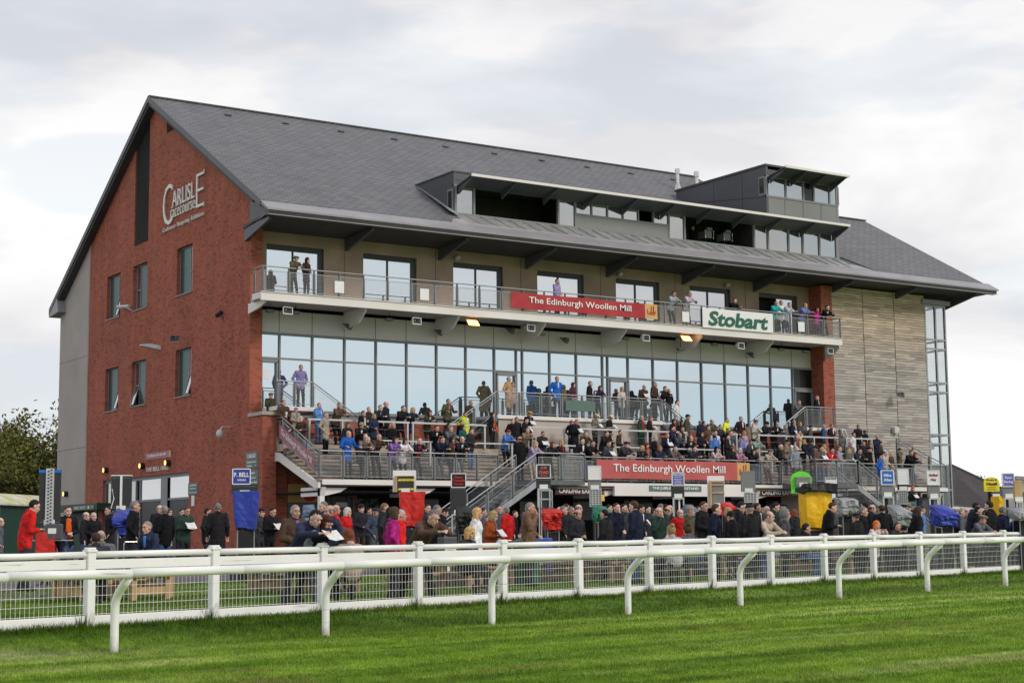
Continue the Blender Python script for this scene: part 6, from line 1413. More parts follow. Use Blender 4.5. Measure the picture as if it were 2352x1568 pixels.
G7 1680 770 80 side m s:dark black tracksuit_top dark red
G7 1825 585 86 back m s:dark black coat dark -
G7 1800 815 80 stand m s:brown black jacket dark -
G7 1745 900 90 lean m F:grey grey coat dark -
G7 2040 775 88 side m s:grey navy jacket dark white
G7 2270 885 98 lean m b:grey denim jacket dark cream
G7 2340 960 96 lean w o:brown brown coat dark -
G5 330 745 70 stand m s:dark dark jacket dark -
G5 745 800 68 side w o:brown charcoal coat dark -
G5 900 765 66 stand m s:black dark jacket dark -
G5 990 800 70 side m s:brown slate jacket dark -
G5 1225 755 68 side m b:sandy dark jacket dark -
G5 1640 770 70 front m s:brown olive jacket dark -
G6 640 790 68 stand m s:grey charcoal jacket dark -
G6 1850 800 70 stand w o:blonde navy coat dark -
G6 2240 750 70 side m b:brown dark jacket dark -
G7 110 750 68 stand m s:sandy slate jacket dark -
G7 1510 800 70 side m b:grey taupe jacket dark -
G7 1380 800 68 stand m s:white dark jacket dark -
G4 1105 835 66 stand m s:brown black jacket dark -
G3 1075 795 68 side w l:brown plum coat dark -
G3 1445 800 66 stand m s:dark navy jacket dark -
G3 920 790 64 stand m s:dark dark jacket dark -
G2 2240 800 70 stand w o:darkred charcoal coat dark -
G4 1650 800 66 stand m s:dark slate jacket dark -
G6 300 780 68 side w l:blonde dark coat dark -
G5 1420 800 66 stand m s:grey dark jacket dark -
"""
# ---------------------------------------------------------------- people
PALC = dict(dark=(.018,.018,.022), black=(.008,.008,.01), navy=(.013,.018,.04), grey=(.13,.13,.14), charcoal=(.04,.042,.048), brown=(.085,.05,.032), darkbrown=(.04,.026,.019), olive=(.065,.06,.03), beige=(.42,.35,.27), lilac=(.3,.26,.5), blue=(.08,.2,.5), royalblue=(.02,.14,.55), taupe=(.14,.11,.1), darkgreen=(.015,.035,.025), purple=(.22,.11,.36), purpledark=(.05,.02,.09), white=(.78,.78,.76), teal=(.01,.09,.1), hivis=(.72,.95,.02), camel=(.42,.28,.15), pinkbeige=(.5,.36,.31), tan=(.28,.2,.12), lavender=(.4,.32,.48), plum=(.13,.03,.05), cream=(.6,.53,.45), slate=(.06,.08,.11), khaki=(.13,.11,.06), bluelilac=(.22,.26,.5), maroondark=(.03,.01,.015), denim=(.03,.08,.22), jeans=(.06,.11,.23), mint=(.24,.4,.28), palepink=(.6,.44,.42), pink=(.55,.25,.33), lightgrey=(.32,.34,.36), red=(.6,.015,.015), check=(.3,.34,.42), greengrey=(.12,.13,.1), palegrey=(.5,.55,.6), palepinkw=(.62,.52,.58), turquoise=(.04,.5,.55), magenta=(.5,.02,.22), tweedbrown=(.13,.1,.06), rust=(.35,.07,.02), redblack=(.4,.01,.01), pinkwhite=(.75,.58,.55), orange=(.75,.12,.01), grey2=(.2,.2,.2))
HAIRC = dict(charcoal=(.04,.04,.045), grey=(.2,.19,.18), white=(.42,.4,.37), brown=(.05,.03,.018), dark=(.012,.01,.009), black=(.006,.006,.007), sandy=(.22,.13,.06), blonde=(.42,.28,.12), darkred=(.08,.02,.015), ginger=(.4,.16,.05), auburn=(.2,.05,.02), red=(.25,.04,.02), orange=(.5,.14,.03), tan=(.35,.26,.15), straw=(.75,.58,.25), olive=(.06,.06,.03), lilac=(.3,.25,.4), mustard=(.35,.28,.08), khakihat=(.25,.22,.14), teal=(.03,.1,.1), navy=(.015,.02,.05), tweed=(.16,.13,.08), brownknit=(.16,.1,.07), cream=(.6,.56,.48), yellow=(.6,.4,.1))
SKINS = [(.66,.4,.3), (.72,.45,.35), (.62,.35,.26), (.74,.44,.36), (.55,.32,.23)]
for i, c in enumerate(SKINS): mat('skin%d' % i, c, .55, .08, 9, spec=.3)
mat('eye', (.02,.015,.012), .3, .05); mat('lip', (.32,.1,.09), .5, .05); mat('shoe', (.015,.013,.012), .5, .2); mat('paper', (.7,.7,.7), .8, .25, 30)
for k, c in PALC.items(): mat('cloth_'+k, c, .85, .32, 7, bump=.45, bscale=17, spec=.25)
for k, c in HAIRC.items(): mat('hair_'+k, c, .7, .3, 25, bump=.22, bscale=70, spec=.3)
def vary(name, amt):
    m = MT[name]; t = m.node_tree; b = t.nodes['Principled BSDF']; src = b.inputs['Base Color'].links[0].from_socket; oi = t.nodes.new('ShaderNodeObjectInfo')
    r = t.nodes.new('ShaderNodeValToRGB'); e = r.color_ramp.elements; e[0].color = (1-amt, 1-amt*.9, 1-amt*.7, 1); e[1].color = (1+amt*3, 1+amt*2.5, 1+amt*2.4, 1) if amt > .4 else (1+amt*1.6, 1+amt*1.1, 1+amt, 1); k = e.new(.5); k.color = (1, 1.02, 1.1, 1); t.links.new(oi.outputs['Random'], r.inputs[0])
    x = t.nodes.new('ShaderNodeMixRGB'); x.blend_type = 'MULTIPLY'; x.inputs[0].default_value = 1; t.links.new(src, x.inputs[1]); t.links.new(r.outputs[0], x.inputs[2]); t.links.new(x.outputs[0], b.inputs['Base Color'])
for k in PALC: vary('cloth_'+k, .45 if max(PALC[k]) < .1 else .18)
for k in HAIRC: vary('hair_'+k, .3)
for i in range(5): vary('skin%d' % i, .1)
def cap(mb, p0, p1, a0, b0, a1, b1, side=(1, 0, 0), n=12, m=3):
    """closed rounded tapered limb: a = half width along side, b = half depth"""
    p0 = Vector(p0); p1 = Vector(p1); d = (p1-p0); L_ = d.length or 1e-4; d = d/L_; s = Vector(side); s = (s-d*s.dot(d)); s = s.normalized() if s.length > 1e-3 else d.orthogonal().normalized(); t = d.cross(s); R_ = []
    for k in range(m+1): q = math.pi/2*k/m; R_.append((p0-d*min(a0, b0)*math.cos(q), a0*math.sin(q)+1e-4, b0*math.sin(q)+1e-4))
    for k in range(m+1): q = math.pi/2*k/m; R_.append((p1+d*min(a1, b1)*math.sin(q), a1*math.cos(q)+1e-4, b1*math.cos(q)+1e-4))
    vs = [c+s*(a*math.cos(6.28318*j/n))+t*(b*math.sin(6.28318*j/n)) for c, a, b in R_ for j in range(n)]; K = len(R_)
    mb.add(vs, [(i*n+j, i*n+(j+1) % n, (i+1)*n+(j+1) % n, (i+1)*n+j) for i in range(K-1) for j in range(n)]+[tuple(range(n-1, -1, -1)), tuple(range((K-1)*n, K*n))])
def remesh(mb, name, mats, voxel, smooth=2, fold=0.0):
    me = mb.mesh(name, []); o = bpy.data.objects.new('tmp', me); r = o.modifiers.new('r', 'REMESH'); r.mode = 'VOXEL'; r.voxel_size = voxel
    s = o.modifiers.new('s', 'SMOOTH'); s.iterations = smooth; s.factor = .5
    out_ = evaluated(o); bpy.data.objects.remove(o); bpy.data.meshes.remove(me); out_.name = name
    if fold:
        n = len(out_.vertices); c = np.zeros(n*3, np.float32); q = np.zeros(n*3, np.float32); out_.vertices.foreach_get('co', c); out_.vertices.foreach_get('normal', q); c = c.reshape(-1, 3); q = q.reshape(-1, 3); x, y, z = c.T
        k = np.sin(x*31+z*11+2*np.sin(z*13+x*9))*.5+np.sin(z*37+x*17+y*23+2*np.sin(x*21))*.45+np.sin(y*43-z*19+1.5*np.sin(z*29))*.4; c += q*(k*fold)[:, None]; out_.vertices.foreach_set('co', c.reshape(-1)); out_.update()
    for m in mats: out_.materials.append(MT[m] if m else None)
    out_.polygons.foreach_set('use_smooth', [True]*len(out_.polygons)); return out_
def pose(name, sex):
    """joint positions; the figure faces -Y and stands on z=0; a man of 1.75 m"""
    f = sex in 'wg'; sh = .165 if f else .183; J = {}; lean = dict(lean=30, bent=48, bow=10, railhands=10, kidlean=12, read=5, front=3).get(name, 1); J['lean'] = lean
    seat = name.startswith('seat'); hipz = .50 if seat else .93; hy = .22 if name == 'lean' else .3 if name == 'bent' else .08 if name == 'railhands' else 0
    Rm = Matrix.Rotation(math.radians(lean if not seat else 12), 4, 'X'); P0 = Vector((0, hy, hipz))
    def T(x, y, z): return P0+(Rm @ Vector((x, y, z-.93)))
    J['T'] = T; J['R'] = Rm
    back_c = 1
    J['hip'] = [T(s*.095, 0, .93) for s in (-1, 1)]
    if seat: J['knee'] = [Vector((s*.13, hy-.43, .5)) for s in (-1, 1)]; J['ank'] = [Vector((s*.13, hy-.4, .09)) for s in (-1, 1)]
    else:
        J['knee'] = [Vector((s*.11, hy*.45-.03, .49)) for s in (-1, 1)]; J['ank'] = [Vector((s*.12+(.02 if s > 0 else 0), hy*.1+.02*s, .09)) for s in (-1, 1)]
        if name == 'bent': J['knee'][0] = Vector((-.12, .45, .5)); J['ank'][0] = Vector((-.13, .62, .1))
    J['sh'] = [T(s*sh, .0, 1.43) for s in (-1, 1)]; J['neck'] = T(0, 0, 1.48)
    hd = dict(bow=28, read=24, bent=22, lean=4, kidlean=5).get(name, 4)
    tot = (lean if not seat else 12)*.35+hd*.6; J['head'] = T(0, -.012, 1.5)+Matrix.Rotation(math.radians(tot), 4, 'X') @ Vector((0, -.022, .108)); J['hp'] = tot
    a = {}
    def W(l, r): J['wri'] = [Vector(l), Vector(r)]
    def E(l, r): J['elb'] = [Vector(l), Vector(r)]
    S_ = J['sh']
    dn = Vector((0, 0, -1))
    if name in ('stand', 'back', 'side'): E(S_[0]+Vector((-.06, .03, -.29)), S_[1]+Vector((.06, .03, -.29))); W(S_[0]+Vector((-.07, -.06, -.53)), S_[1]+Vector((.07, -.07, -.53)))
    elif name == 'pocket': E(S_[0]+Vector((-.13, .08, -.27)), S_[1]+Vector((.13, .08, -.27))); W((-.17, -.07, .96), (.17, -.07, .96))
    elif name in ('front',): E(S_[0]+Vector((-.07, .01, -.3)), S_[1]+Vector((.07, .01, -.3))); W((-.05, -.2, 1.08), (.05, -.22, 1.1))
    elif name in ('read', 'bow'): E(S_[0]+Vector((-.05, .03, -.3)), S_[1]+Vector((.05, .03, -.3))); W((-.08, -.25, 1.15), (.09, -.25, 1.15))
    elif name == 'face': E(S_[0]+Vector((-.1, -.12, -.25)), S_[1]+Vector((.07, .02, -.3))); W(J['head']+Vector((-.04, -.15, -.12)), (.12, -.18, 1.05))
    elif name == 'railhands': E(S_[0]+Vector((-.12, -.02, -.27)), S_[1]+Vector((.12, -.02, -.27))); W((-.27, -.38, 1.14), (.27, -.38, 1.14))
    elif name in ('lean', 'bent'): E(S_[0]+Vector((-.07, -.1, -.24)), S_[1]+Vector((.07, -.1, -.24))); J['elb'] = [Vector((e_.x, min(e_.y, -.27), 1.14)) for e_ in J['elb']]; W((-.07, -.47, 1.16), (.09, -.46, 1.17))
    elif name == 'kidlean': E(S_[0]+Vector((-.1, -.18, -.08)), S_[1]+Vector((.1, -.18, -.08))); W((-.12, -.4, 1.42), (.12, -.4, 1.42))
    elif seat: E(S_[0]+Vector((-.08, -.04, -.27)), S_[1]+Vector((.08, -.04, -.27))); W((-.1, -.32, .68), (.1, -.32, .68))
    return J
HS = {}
def template(name, sex, hyaw, long_):
    key = (name, sex, hyaw, long_)
    if key in HS: return HS[key]
    J = pose(name, sex); T = J['T']; f = sex in 'wg'; w1 = .92 if f else 1.0
    X = tuple(J['R'] @ Vector((1, 0, 0)))
    def arms(mb, r0, r1, r2, ext=0):
        for i in (0, 1): s, e_, w_ = J['sh'][i], J['elb'][i], J['wri'][i]; cap(mb, s, e_, r0, r0, r1, r1); cap(mb, e_, w_+(w_-e_).normalized()*ext, r1, r1, r2, r2)
    def legs(mb, r0, r1, r2):
        for i in (0, 1): cap(mb, J['hip'][i], J['knee'][i], r0, r0, r1, r1); cap(mb, J['knee'][i], J['ank'][i], r1, r1, r2, r2)
    # --- body: one continuous surface
    b = MB(); H = J['head']; HR = Matrix.Rotation(math.radians(hyaw), 4, 'Z') @ Matrix.Rotation(math.radians(J['hp']), 4, 'X') @ Matrix.Scale(1.07, 4)
    def h(x, y, z): return H+HR @ Vector((x, y, z))
    b.ell(h(0, .012, .03), .0824, .1006, .0995); b.ell(h(0, -.022, -.035), .062, .067, .083); cap(b, h(0, -.082, .012), h(0, -.104, -.022), .009, .009, .015, .013, n=8); b.ell(h(0, -.06, -.092), .028, .026, .022); b.ell(h(0, -.074, .042), .052, .016, .016); b.ell(h(0, -.083, -.055), .024, .016, .013)
    for s in (-1, 1): b.ell(h(s*.079, .012, -.005), .012, .022, .032); b.ell(h(s*.042, -.05, -.02), .024, .028, .024)
    cap(b, T(0, .005, 1.42), h(0, .02, -.05), .058*w1, .058*w1, .05*w1, .054*w1)
    cap(b, T(0, 0, .98), T(0, 0, 1.34), .13, .09, .15*w1, .095, X); cap(b, J['sh'][0], J['sh'][1], .05, .05, .05, .05); arms(b, .045, .036, .027); legs(b, .07, .05, .04)
    for i in (0, 1):
        a = J['ank'][i]; cap(b, a+Vector((0, .03, -.04)), a+Vector((0, -.14, -.055)), .035, .035, .03, .022)
        w_ = J['wri'][i]; d = (w_-J['elb'][i]).normalized(); sd = Vector((1, 0, 0)); sd = (sd-d*sd.dot(d)).normalized(); nn = d.cross(sd)
        if name == 'face' and i == 0: d = (J['head']+Vector((0, -.09, -.03))-w_).normalized(); sd = d.orthogonal().normalized(); nn = d.cross(sd)
        if nn.z > 0: nn = -nn
        cap(b, w_, w_+d*.08, .03, .02, .036, .016, sd, 8)
        for k, L_ in enumerate((.062, .072, .068, .05)):
            r0 = w_+d*.085+sd*((k-1.5)*.02); m_ = r0+d*L_*.5+nn*.012; cap(b, r0-d*.02, m_, .0095, .0095, .009, .009, n=6); cap(b, m_, m_+d*L_*.25+nn*L_*.42, .009, .009, .008, .008, n=6)
        th = sd*(-1 if i == 1 else 1); r0 = w_+d*.03+th*.028; m_ = r0+d*.035+th*.022+nn*.01; cap(b, r0-th*.01, m_, .012, .012, .0105, .0105, n=6); cap(b, m_, m_+d*.03-th*.004+nn*.012, .0105, .0105, .009, .009, n=6)
    me = remesh(b, 'person', ['skin0', 'eye', 'lip', 'eye'], .0105, 1)
    # eyes, brows and lips added to the same mesh
    x = MB(); 
    for s in (-1, 1): x.mat(1).ell(h(s*.03, -.081, .012), .012, .007, .0055, 8, 5); x.mat(3).ell(h(s*.031, -.087, .033), .019, .006, .0035, 8, 4)
    x.mat(2).ell(h(0, -.097, -.055), .022, .007, .007, 8, 4)
    xm = x.mesh('x', ['skin0', 'eye', 'lip', 'eye'], True); bm = bmesh.new(); bm.from_mesh(me); bm.from_mesh(xm); bm.to_mesh(me); bm.free(); bpy.data.meshes.remove(xm)
    # --- top garment
    t = MB(); hem = {0: .84, 1: .72, 2: .45, 3: .9}[long_]; hw = .185 if not f else .18
    if name.startswith('seat'): hem = max(hem, .86)
    cap(t, T(0, .01, 1.1), T(0, .0, 1.36), .178*w1, .135, .2*w1, .14, X); cap(t, T(0, 0, .98), T(0, .01, 1.16), hw, .145, .172, .135, X)
    if hem < .93: cap(t, T(0, 0, .96), P_low(J, hem), hw, .13, hw+.015+(.03 if long_ == 2 else 0), .13+(.03 if long_ == 2 else 0))
    cap(t, J['sh'][0]+(J['R'] @ Vector((.02, 0, -.005))), J['sh'][1]+(J['R'] @ Vector((-.02, 0, -.005))), .071*w1, .071*w1, .071*w1, .071*w1); cap(t, T(0, .005, 1.38), T(0, .01, 1.485), .13*w1, .1, .078, .074, X)
    if long_ == 3:
        for i in (0, 1): s, e_ = J['sh'][i], J['elb'][i]; cap(t, s, s.lerp(e_, .75), .066, .066, .062, .062)
    else: arms(t, .07*w1, .059*w1, .047, -.03)
    if f: cap(t, T(-.07, -.09, 1.29), T(.07, -.09, 1.29), .06, .055, .06, .055)
    elif long_ == 0: cap(t, T(0, -.03, 1.08), T(0, -.03, 1.15), .14, .115, .14, .115, X)
    top = remesh(t, 'jacket', [None], .0165, 2, .0075)
    c = MB(); n = 16; vs = []
    for k, (z, r) in enumerate(((1.455, .09), (1.525, .082), (1.525, .07), (1.455, .075))):
        for j in range(n):
            a = 6.28318*j/n-math.pi/2; g = .03*(1+math.cos(a+math.pi/2))/2 if k in (1, 2) else 0; vs.append(T(r*math.cos(a), r*1.0*math.sin(a)+.005, z-g))
    c.add(vs, [(k*n+j, k*n+(j+1) % n, ((k+1) % 4)*n+(j+1) % n, ((k+1) % 4)*n+j) for k in range(4) for j in range(n)]); col = c.mesh('collar', [None], True)
    g = MB(); legs(g, .092 if not f else .085, .066, .055 if not f else .045); cap(g, T(-.05, 0, .95), T(.05, 0, .95), .115, .11, .115, .11); trs = remesh(g, 'trousers', [None], .0175, 2, .006)
    s = MB()
    for i in (0, 1): a = J['ank'][i]; cap(s, a+Vector((0, .04, -.045)), a+Vector((0, -.15, -.052)), .045, .045, .042, .034)
    sho = s.mesh('shoes', ['shoe'], True)
    v = MB(); cap(v, T(0, -.115, 1.44), T(0, -.15, 1.25), .04, .03, .024, .012, X); inn = v.mesh('shirt_front', [None], True); v = MB(); cap(v, T(0, -.1, 1.42), T(0, -.12, 1.02), .07, .04, .085, .045, X); inw = v.mesh('shirt_front', [None], True)
    hb = MB()
    for z in (1.08, 1.24):
        vs = []; n = 20
        for zz in (z, z+.05):
            for j in range(n): a = 6.28318*j/n; vs.append(T(.2*math.cos(a)*(1 if z < 1.2 else 1.05), .155*math.sin(a), zz))
        hb.add(vs, [(j, (j+1) % n, n+(j+1) % n, n+j) for j in range(n)])
    r = dict(J=J, body=me, top=top, collar=col, trs=trs, shoes=sho, inner=inn, wide=inw, band=hb.mesh('reflective_band', ['galv_pale'], True), H=H, HR=HR, headtop=(H+HR @ Vector((0, .01, .125))).z, T=T)
    HS[key] = r; return r
def P_low(J, hem):
    a = (J['hip'][0]+J['hip'][1])/2; k = (J['knee'][0]+J['knee'][1])/2; t = (.93-hem)/.44
    return a+(k-a)*t
HM = {}
def hair_mesh(kind, f):
    if (kind, f) in HM: return HM[(kind, f)]
    m = MB(); C0 = (0, .014, .03)
    def shell(rx, ry, rz, front, low, back=-.2, k=1.0):
        def fn(d):
            th = low+(front-low)*max(0, -d.y) if d.y < .25 else back
            if 0 <= d.y < .25: th = low+(back-low)*d.y/.25
            e_ = max(0, min(1, (d.z-th)*5+.25*noise.noise(Vector((d.x*9, d.y*9, 3)))))
            q = 1+.045*noise.noise(Vector((d.x*4, d.y*4, d.z*4)))+.012*noise.noise(Vector((d.x*14, d.y*14, d.z*14))); return .88+(q-.88)*e_
        m.ell(C0, rx, ry, rz, 24, 16, fn)
    mats = [None]
    if kind == 's': shell(.0815, .098, .0965, .7, -.12, -.88)
    elif kind == 'b':
        def fn(d): return 1 if (-.45 < d.z < .35 and (d.y > .1 or (abs(d.x) > .8 and d.z < .2))) else .86
        m.ell(C0, .082, .1, .097, 24, 16, fn)
    elif kind in 'lou':
        shell(.09, .108, .107, .5, -.15, -.9)
        if kind == 'l':
            cap(m, (0, .05, .0), (0, .075, -.25), .088, .05, .07, .035, (1, 0, 0))
            for s in (-1, 1): cap(m, (s*.07, .01, .02), (s*.085, -.0, -.22), .028, .04, .022, .03)
        elif kind == 'o':
            cap(m, (0, .045, .0), (0, .055, -.09), .09, .06, .082, .045, (1, 0, 0))
            for s in (-1, 1): cap(m, (s*.075, .005, .02), (s*.083, -.0, -.085), .026, .05, .02, .04)
        else: m.ell((0, .09, .115), .045, .045, .042); cap(m, (0, .04, -.02), (0, .05, -.03), .075, .05, .06, .04, (1, 0, 0))
    elif kind == 'F':
        m.ell((0, -.0, .088), .103, .128, .036, 20, 8); cap(m, (-.045, -.1, .07), (.045, -.1, .07), .035, .008, .035, .008, (0, -1, 0)); m.ell(C0, .083, .101, .08, 20, 12, lambda d: 1 if d.z > .1 and d.y > -.7 else .8)
    elif kind == 'K': m.ell((0, .012, .045), .093, .11, .1, 20, 12, lambda d: 1 if d.z > -.08+(.25 if d.y < 0 else 0)*-d.y else .8); m.tube([(0, .012, .03), (0, .012, .06)], .099, 20)
    elif kind == 'P': m.ell((0, .01, .045), .089, .105, .088, 20, 12, lambda d: 1 if d.z > .05 else .8); cap(m, (-.035, -.11, .062), (.035, -.11, .062), .055, .007, .055, .007, (0, -1, 0))
    elif kind == 'W': m.ell((0, .01, .07), .088, .102, .075, 20, 10); m.tube([(0, .005, .062), (0, .005, .07)], .15, 24); m.mat(1).tube([(0, .01, .072), (0, .01, .095)], .092, 20); mats = [None, 'shoe']
    elif kind == 'H':
        def fn(d): return 1 if not (d.y < -.35 and d.z < .62 and abs(d.x) < .75) else .72
        m.ell((0, .02, .01), .115, .135, .14, 24, 16, fn); cap(m, (0, .03, -.1), (0, .03, -.14), .1, .09, .11, .1, (1, 0, 0))
    me = m.mesh('hair', mats, True); HM[(kind, f)] = me; return me
GARB = dict(J='jacket')
FEM = {'w': 'woman', 'm': 'man', 'g': 'girl', 'b': 'boy'}
HEADW = dict(s='{} hair', b='balding', l='long {} hair', o='{} bob', u='{} bun', F='{} flat cap', K='{} knitted hat', P='{} peaked cap', W='{} hat', H='{} hood')
POSW = dict(stand='', pocket='', front='hands together', read='reading', face='hand raised', lean='leaning', railhands='hands on rail', back='back turned', side='side on', bow='looking down', seat='seated', seatback='seated', seatside='seated', sidelean='leaning sideways', bent='bent over fence', kidlean='leaning on fence')
CN = dict(darkbrown='dark brown', royalblue='bright blue', darkgreen='dark green', purpledark='deep purple', hivis='fluorescent yellow', pinkbeige='pinkish beige', bluelilac='bluish lilac', maroondark='very dark maroon', lightgrey='light grey', check='blue checked', greengrey='greenish grey', palegrey='pale grey', palepinkw='pale pink', tweedbrown='brown tweed', redblack='red and black', pinkwhite='pink and white', palepink='pale pink', khakihat='khaki', brownknit='brown', jeans='blue', darkred='dark red', slate='slate blue')
def cn(c): return CN.get(c, c)
def place_of(reg, z, px, py):
    if z == 'K': return 'balcony '+('left end' if px < 900 else 'over red banner' if px < 1400 else 'between the banners' if px < 1605 else 'over white banner' if px < 1800 else 'right end')
    if z.isdigit():
        return 'ground '+('by twin panels' if px < 180 else 'before gable entrance' if px < 330 else 'by crumpled blue cover' if px < 470 else 'left of tall blue cover' if px < 530 else 'right of tall blue cover' if px < 700 else 'behind leaning young couple' if px < 840 else 'left of red cloth' if px < 930 else 'by red cloth' if px < 1030 else 'below central stairs' if px < 1200 else 'left of glossy red cover' if px < 1260 else 'left of green cover' if px < 1350 else 'by green cover' if px < 1440 else 'left of lilac sign' if px < 1520 else 'by lilac sign' if px < 1610 else 'by wood framed board' if px < 1700 else 'left of yellow cover' if px < 1850 else 'right of yellow cover' if px < 2000 else 'by bright blue sign' if px < 2130 else 'by crimson lettered board' if px < 2230 else 'by violet blue sign')
    side = ('by mauve banner' if px < 745 else 'left of hazard board' if px < 890 else 'over hazard board' if px < 965 else 'left of central stairs' if px < 1130 else 'over central stairs' if px < 1250 else 'left of faded banner' if px < 1370 else 'over banner word The' if px < 1455 else 'over banner word Edinburgh' if px < 1545 else 'over banner word Woollen' if px < 1620 else 'over banner word Mill' if px < 1705 else 'left of lime board' if px < 1800 else 'over lime board' if px < 1880 else 'right of lime board' if px < 1940 else 'left of blue sign' if px < 2010 else 'right of blue sign')
    return {'L': 'hall landing ', 'L2': 'upper flight ', 'L3': 'upper flight ', 'A': 'top step ', 'W': 'top step ', 'D': 'front rail ', 'T': 'mid terrace ', 'S': 'right stairs ', 'S2': 'right stairs ', 'S3': 'right stairs ', 'S4': 'right stairs '}[z]+side
people = []
def uniq(lab, used={}):
    return lab
def person(reg, x, y, zone, ps, sex, head, top, garment, legs, inner):
    px, py = Dp(reg, x, y); yaw = 0; hy = 0; leftf = ps.endswith('L'); base = ps.rstrip('L')
    rr = random.Random(int(px*7+py*13))
    H0 = .94 if sex == 'w' else 1.0
    tp = base
    yawd = 12+rr.uniform(-22, 30); hyaw = 0
    if base in ('lean', 'railhands', 'bent', 'kidlean'): yawd = rr.uniform(-6, 8); hyaw = 22
    if base == 'sidelean': tp = 'railhands'; yawd = -62; hyaw = 38
    if base == 'back': yawd = 180+rr.uniform(-25, 25)
    if base == 'side': yawd = 62+rr.uniform(-14, 14); tp = 'stand' if rr.random() < .4 else 'pocket'
    if leftf: yawd = -95+rr.uniform(-10, 10)
    if base == 'stand': tp = rr.choice(('stand', 'pocket'))
    if base == 'bow': yawd = 55
    if base == 'bow' and px < 100: yawd = 88
    if base.startswith('seat'): tp = 'seat'; yawd = {'seat': 20, 'seatback': 170, 'seatside': 70}[base] if not leftf else -70
    if base == 'front' and zone in ('D', 'A'): hyaw = 0
    if zone.isdigit() and base == 'front': yawd = 5+rr.uniform(-10, 20)
    long_ = 2 if garment in ('long_coat', 'dress') else 1 if garment in ('coat', 'parka') else 3 if garment == 't_shirt' else 0
    t = template(tp, 'w' if sex in 'wg' else 'm', hyaw, long_); ht = t['headtop']*H0
    J = t['J']; h0 = t['H']
    # where the head sits relative to the feet once turned
    yr_ = math.radians(yawd); hx = h0.x*math.cos(yr_)-h0.y*math.sin(yr_); hyy = h0.x*math.sin(yr_)+h0.y*math.cos(yr_)
    def head_at(plane_y): return on(px, py, 1, plane_y)
    if zone.isdigit():
        ppm = float(zone); sc_ = 1.0
        if base in ('bent', 'lean', 'kidlean'):
            d = ray(px, py)          # slide along the sight line until the figure can reach the fence
            lo, hi = 15.0, 60.0
            for _ in range(40):
                mid = (lo+hi)/2; q = CAM+d*mid; yy = q.y-hyy
                if yy-yf(q.x-hx) < .5: lo = mid
                else: hi = mid
            q = CAM+d*lo
        else:
            q = atd(px, py, ppm); d = ray(px, py); k_ = F/ppm
            while q.y-hyy < yf(q.x-hx)+.55 and k_ < 90: k_ += .1; q = CAM+d*k_
        fx, fy = q.x-hx, q.y-hyy; g = gz(fx, fy)+.006; s = (q.z-g)/ht
        s = max(.8 if sex not in 'gb' else .6, min(1.1 if sex not in 'gb' else .86, s*1.0))*H0
    else:
        if zone == 'K': best = (-1.47, 10.29) if base in ('lean', 'railhands') else (-1.3, 10.29)
        elif zone in ('L',): best = (-.92 if base in ('lean', 'railhands') else -.75, 5.69)
        elif zone == 'W': best = (-.55, 4.1)
        elif zone == 'L2': best = (-.7, 4.9)
        elif zone == 'L3': best = (-.7, 5.0)
        elif zone == 'A': best = (-1.6, 4.1)
        elif zone == 'D': best = (-4.88, 2.55)
        elif zone == 'S': best = (-6.3, 1.9)
        elif zone == 'S2': best = (-6.9, 1.5)
        elif zone == 'S3': best = (-6.6, .8)
        elif zone == 'S4': best = (-6.5, .35)
        else:
            best = None
            for yy in [-1.2, -1.8]+[Y0-RUN*(i+.5) for i in range(8)]:
                z_ = tz(yy); q = head_at(yy+hyy); e_ = abs((q.z-z_)/ht-1)
                if best is None or e_ < best[2]: best = (yy, z_, e_)
        q = head_at(best[0]+hyy); g = best[1]; fx, fy = q.x-hx, best[0]; s = (q.z-g)/ht
        if zone in ('W', 'L2', 'L3', 'S', 'S2', 'S3', 'S4'): g = q.z-ht; s = 1.0
        people_scales.append((round(s, 2), zone, tp, reg, int(x), int(y)))
        s = max(.84, min(1.12, s))*H0
    hk, hc = head.split(':') if ':' in head else (head, 'dark')
    gn = garment.replace('_', ' ')
    bits = ['%s in %s %s' % (FEM[sex], cn(top), gn), HEADW[hk].format(cn(hc)), POSW[base], place_of(reg, zone, px, py)]
    lab = ', '.join(q_ for q_ in bits if q_)
    if len(lab.split()) > 13: bits[2] = ''; lab = ', '.join(q_ for q_ in bits if q_)
    o = bpy.data.objects.new('person', t['body']); COL.objects.link(o); o.location = (fx, fy, g); o.rotation_euler = (0, 0, yr_); o.scale = (s, s, s)
    sk = rr.randrange(5)
    o.material_slots[0].link = 'OBJECT'; o.material_slots[0].material = MT['skin%d' % sk]
    def part(me, nm, m, loc=None, mtx=None):
        c = bpy.data.objects.new(nm, me); COL.objects.link(c); c.parent = o
        if mtx is not None: c.matrix_local = mtx
        if m: c.material_slots[0].link = 'OBJECT'; c.material_slots[0].material = MT[m]
        return c
    part(t['top'], 'dress' if garment == 'dress' else gn.split()[-1] if gn not in ('t shirt', 'tracksuit top', 'suit jacket', 'puffer jacket', 'long coat') else garment, 'cloth_'+top)
    if garment not in ('t_shirt', 'dress', 'jumper'): part(t['collar'], 'collar', 'cloth_'+(top if inner == '-' else top))
    part(t['trs'], 'trousers', 'cloth_'+legs); part(t['shoes'], 'shoes', None)
    if inner != '-' and base not in ('back', 'seatback'): part(t['wide' if inner in ('orange', 'check', 'beige') or (inner in ('cream', 'red') and sex == 'm') else 'inner'], 'shirt_front' if inner not in ('red', 'orange', 'grey') or sex == 'm' else 'scarf', 'cloth_'+inner)
    if top == 'hivis': part(t['band'], 'reflective_band', None)
    M_ = Matrix.Translation(t['H']) @ t['HR']
    hcol = 'hair_'+hc
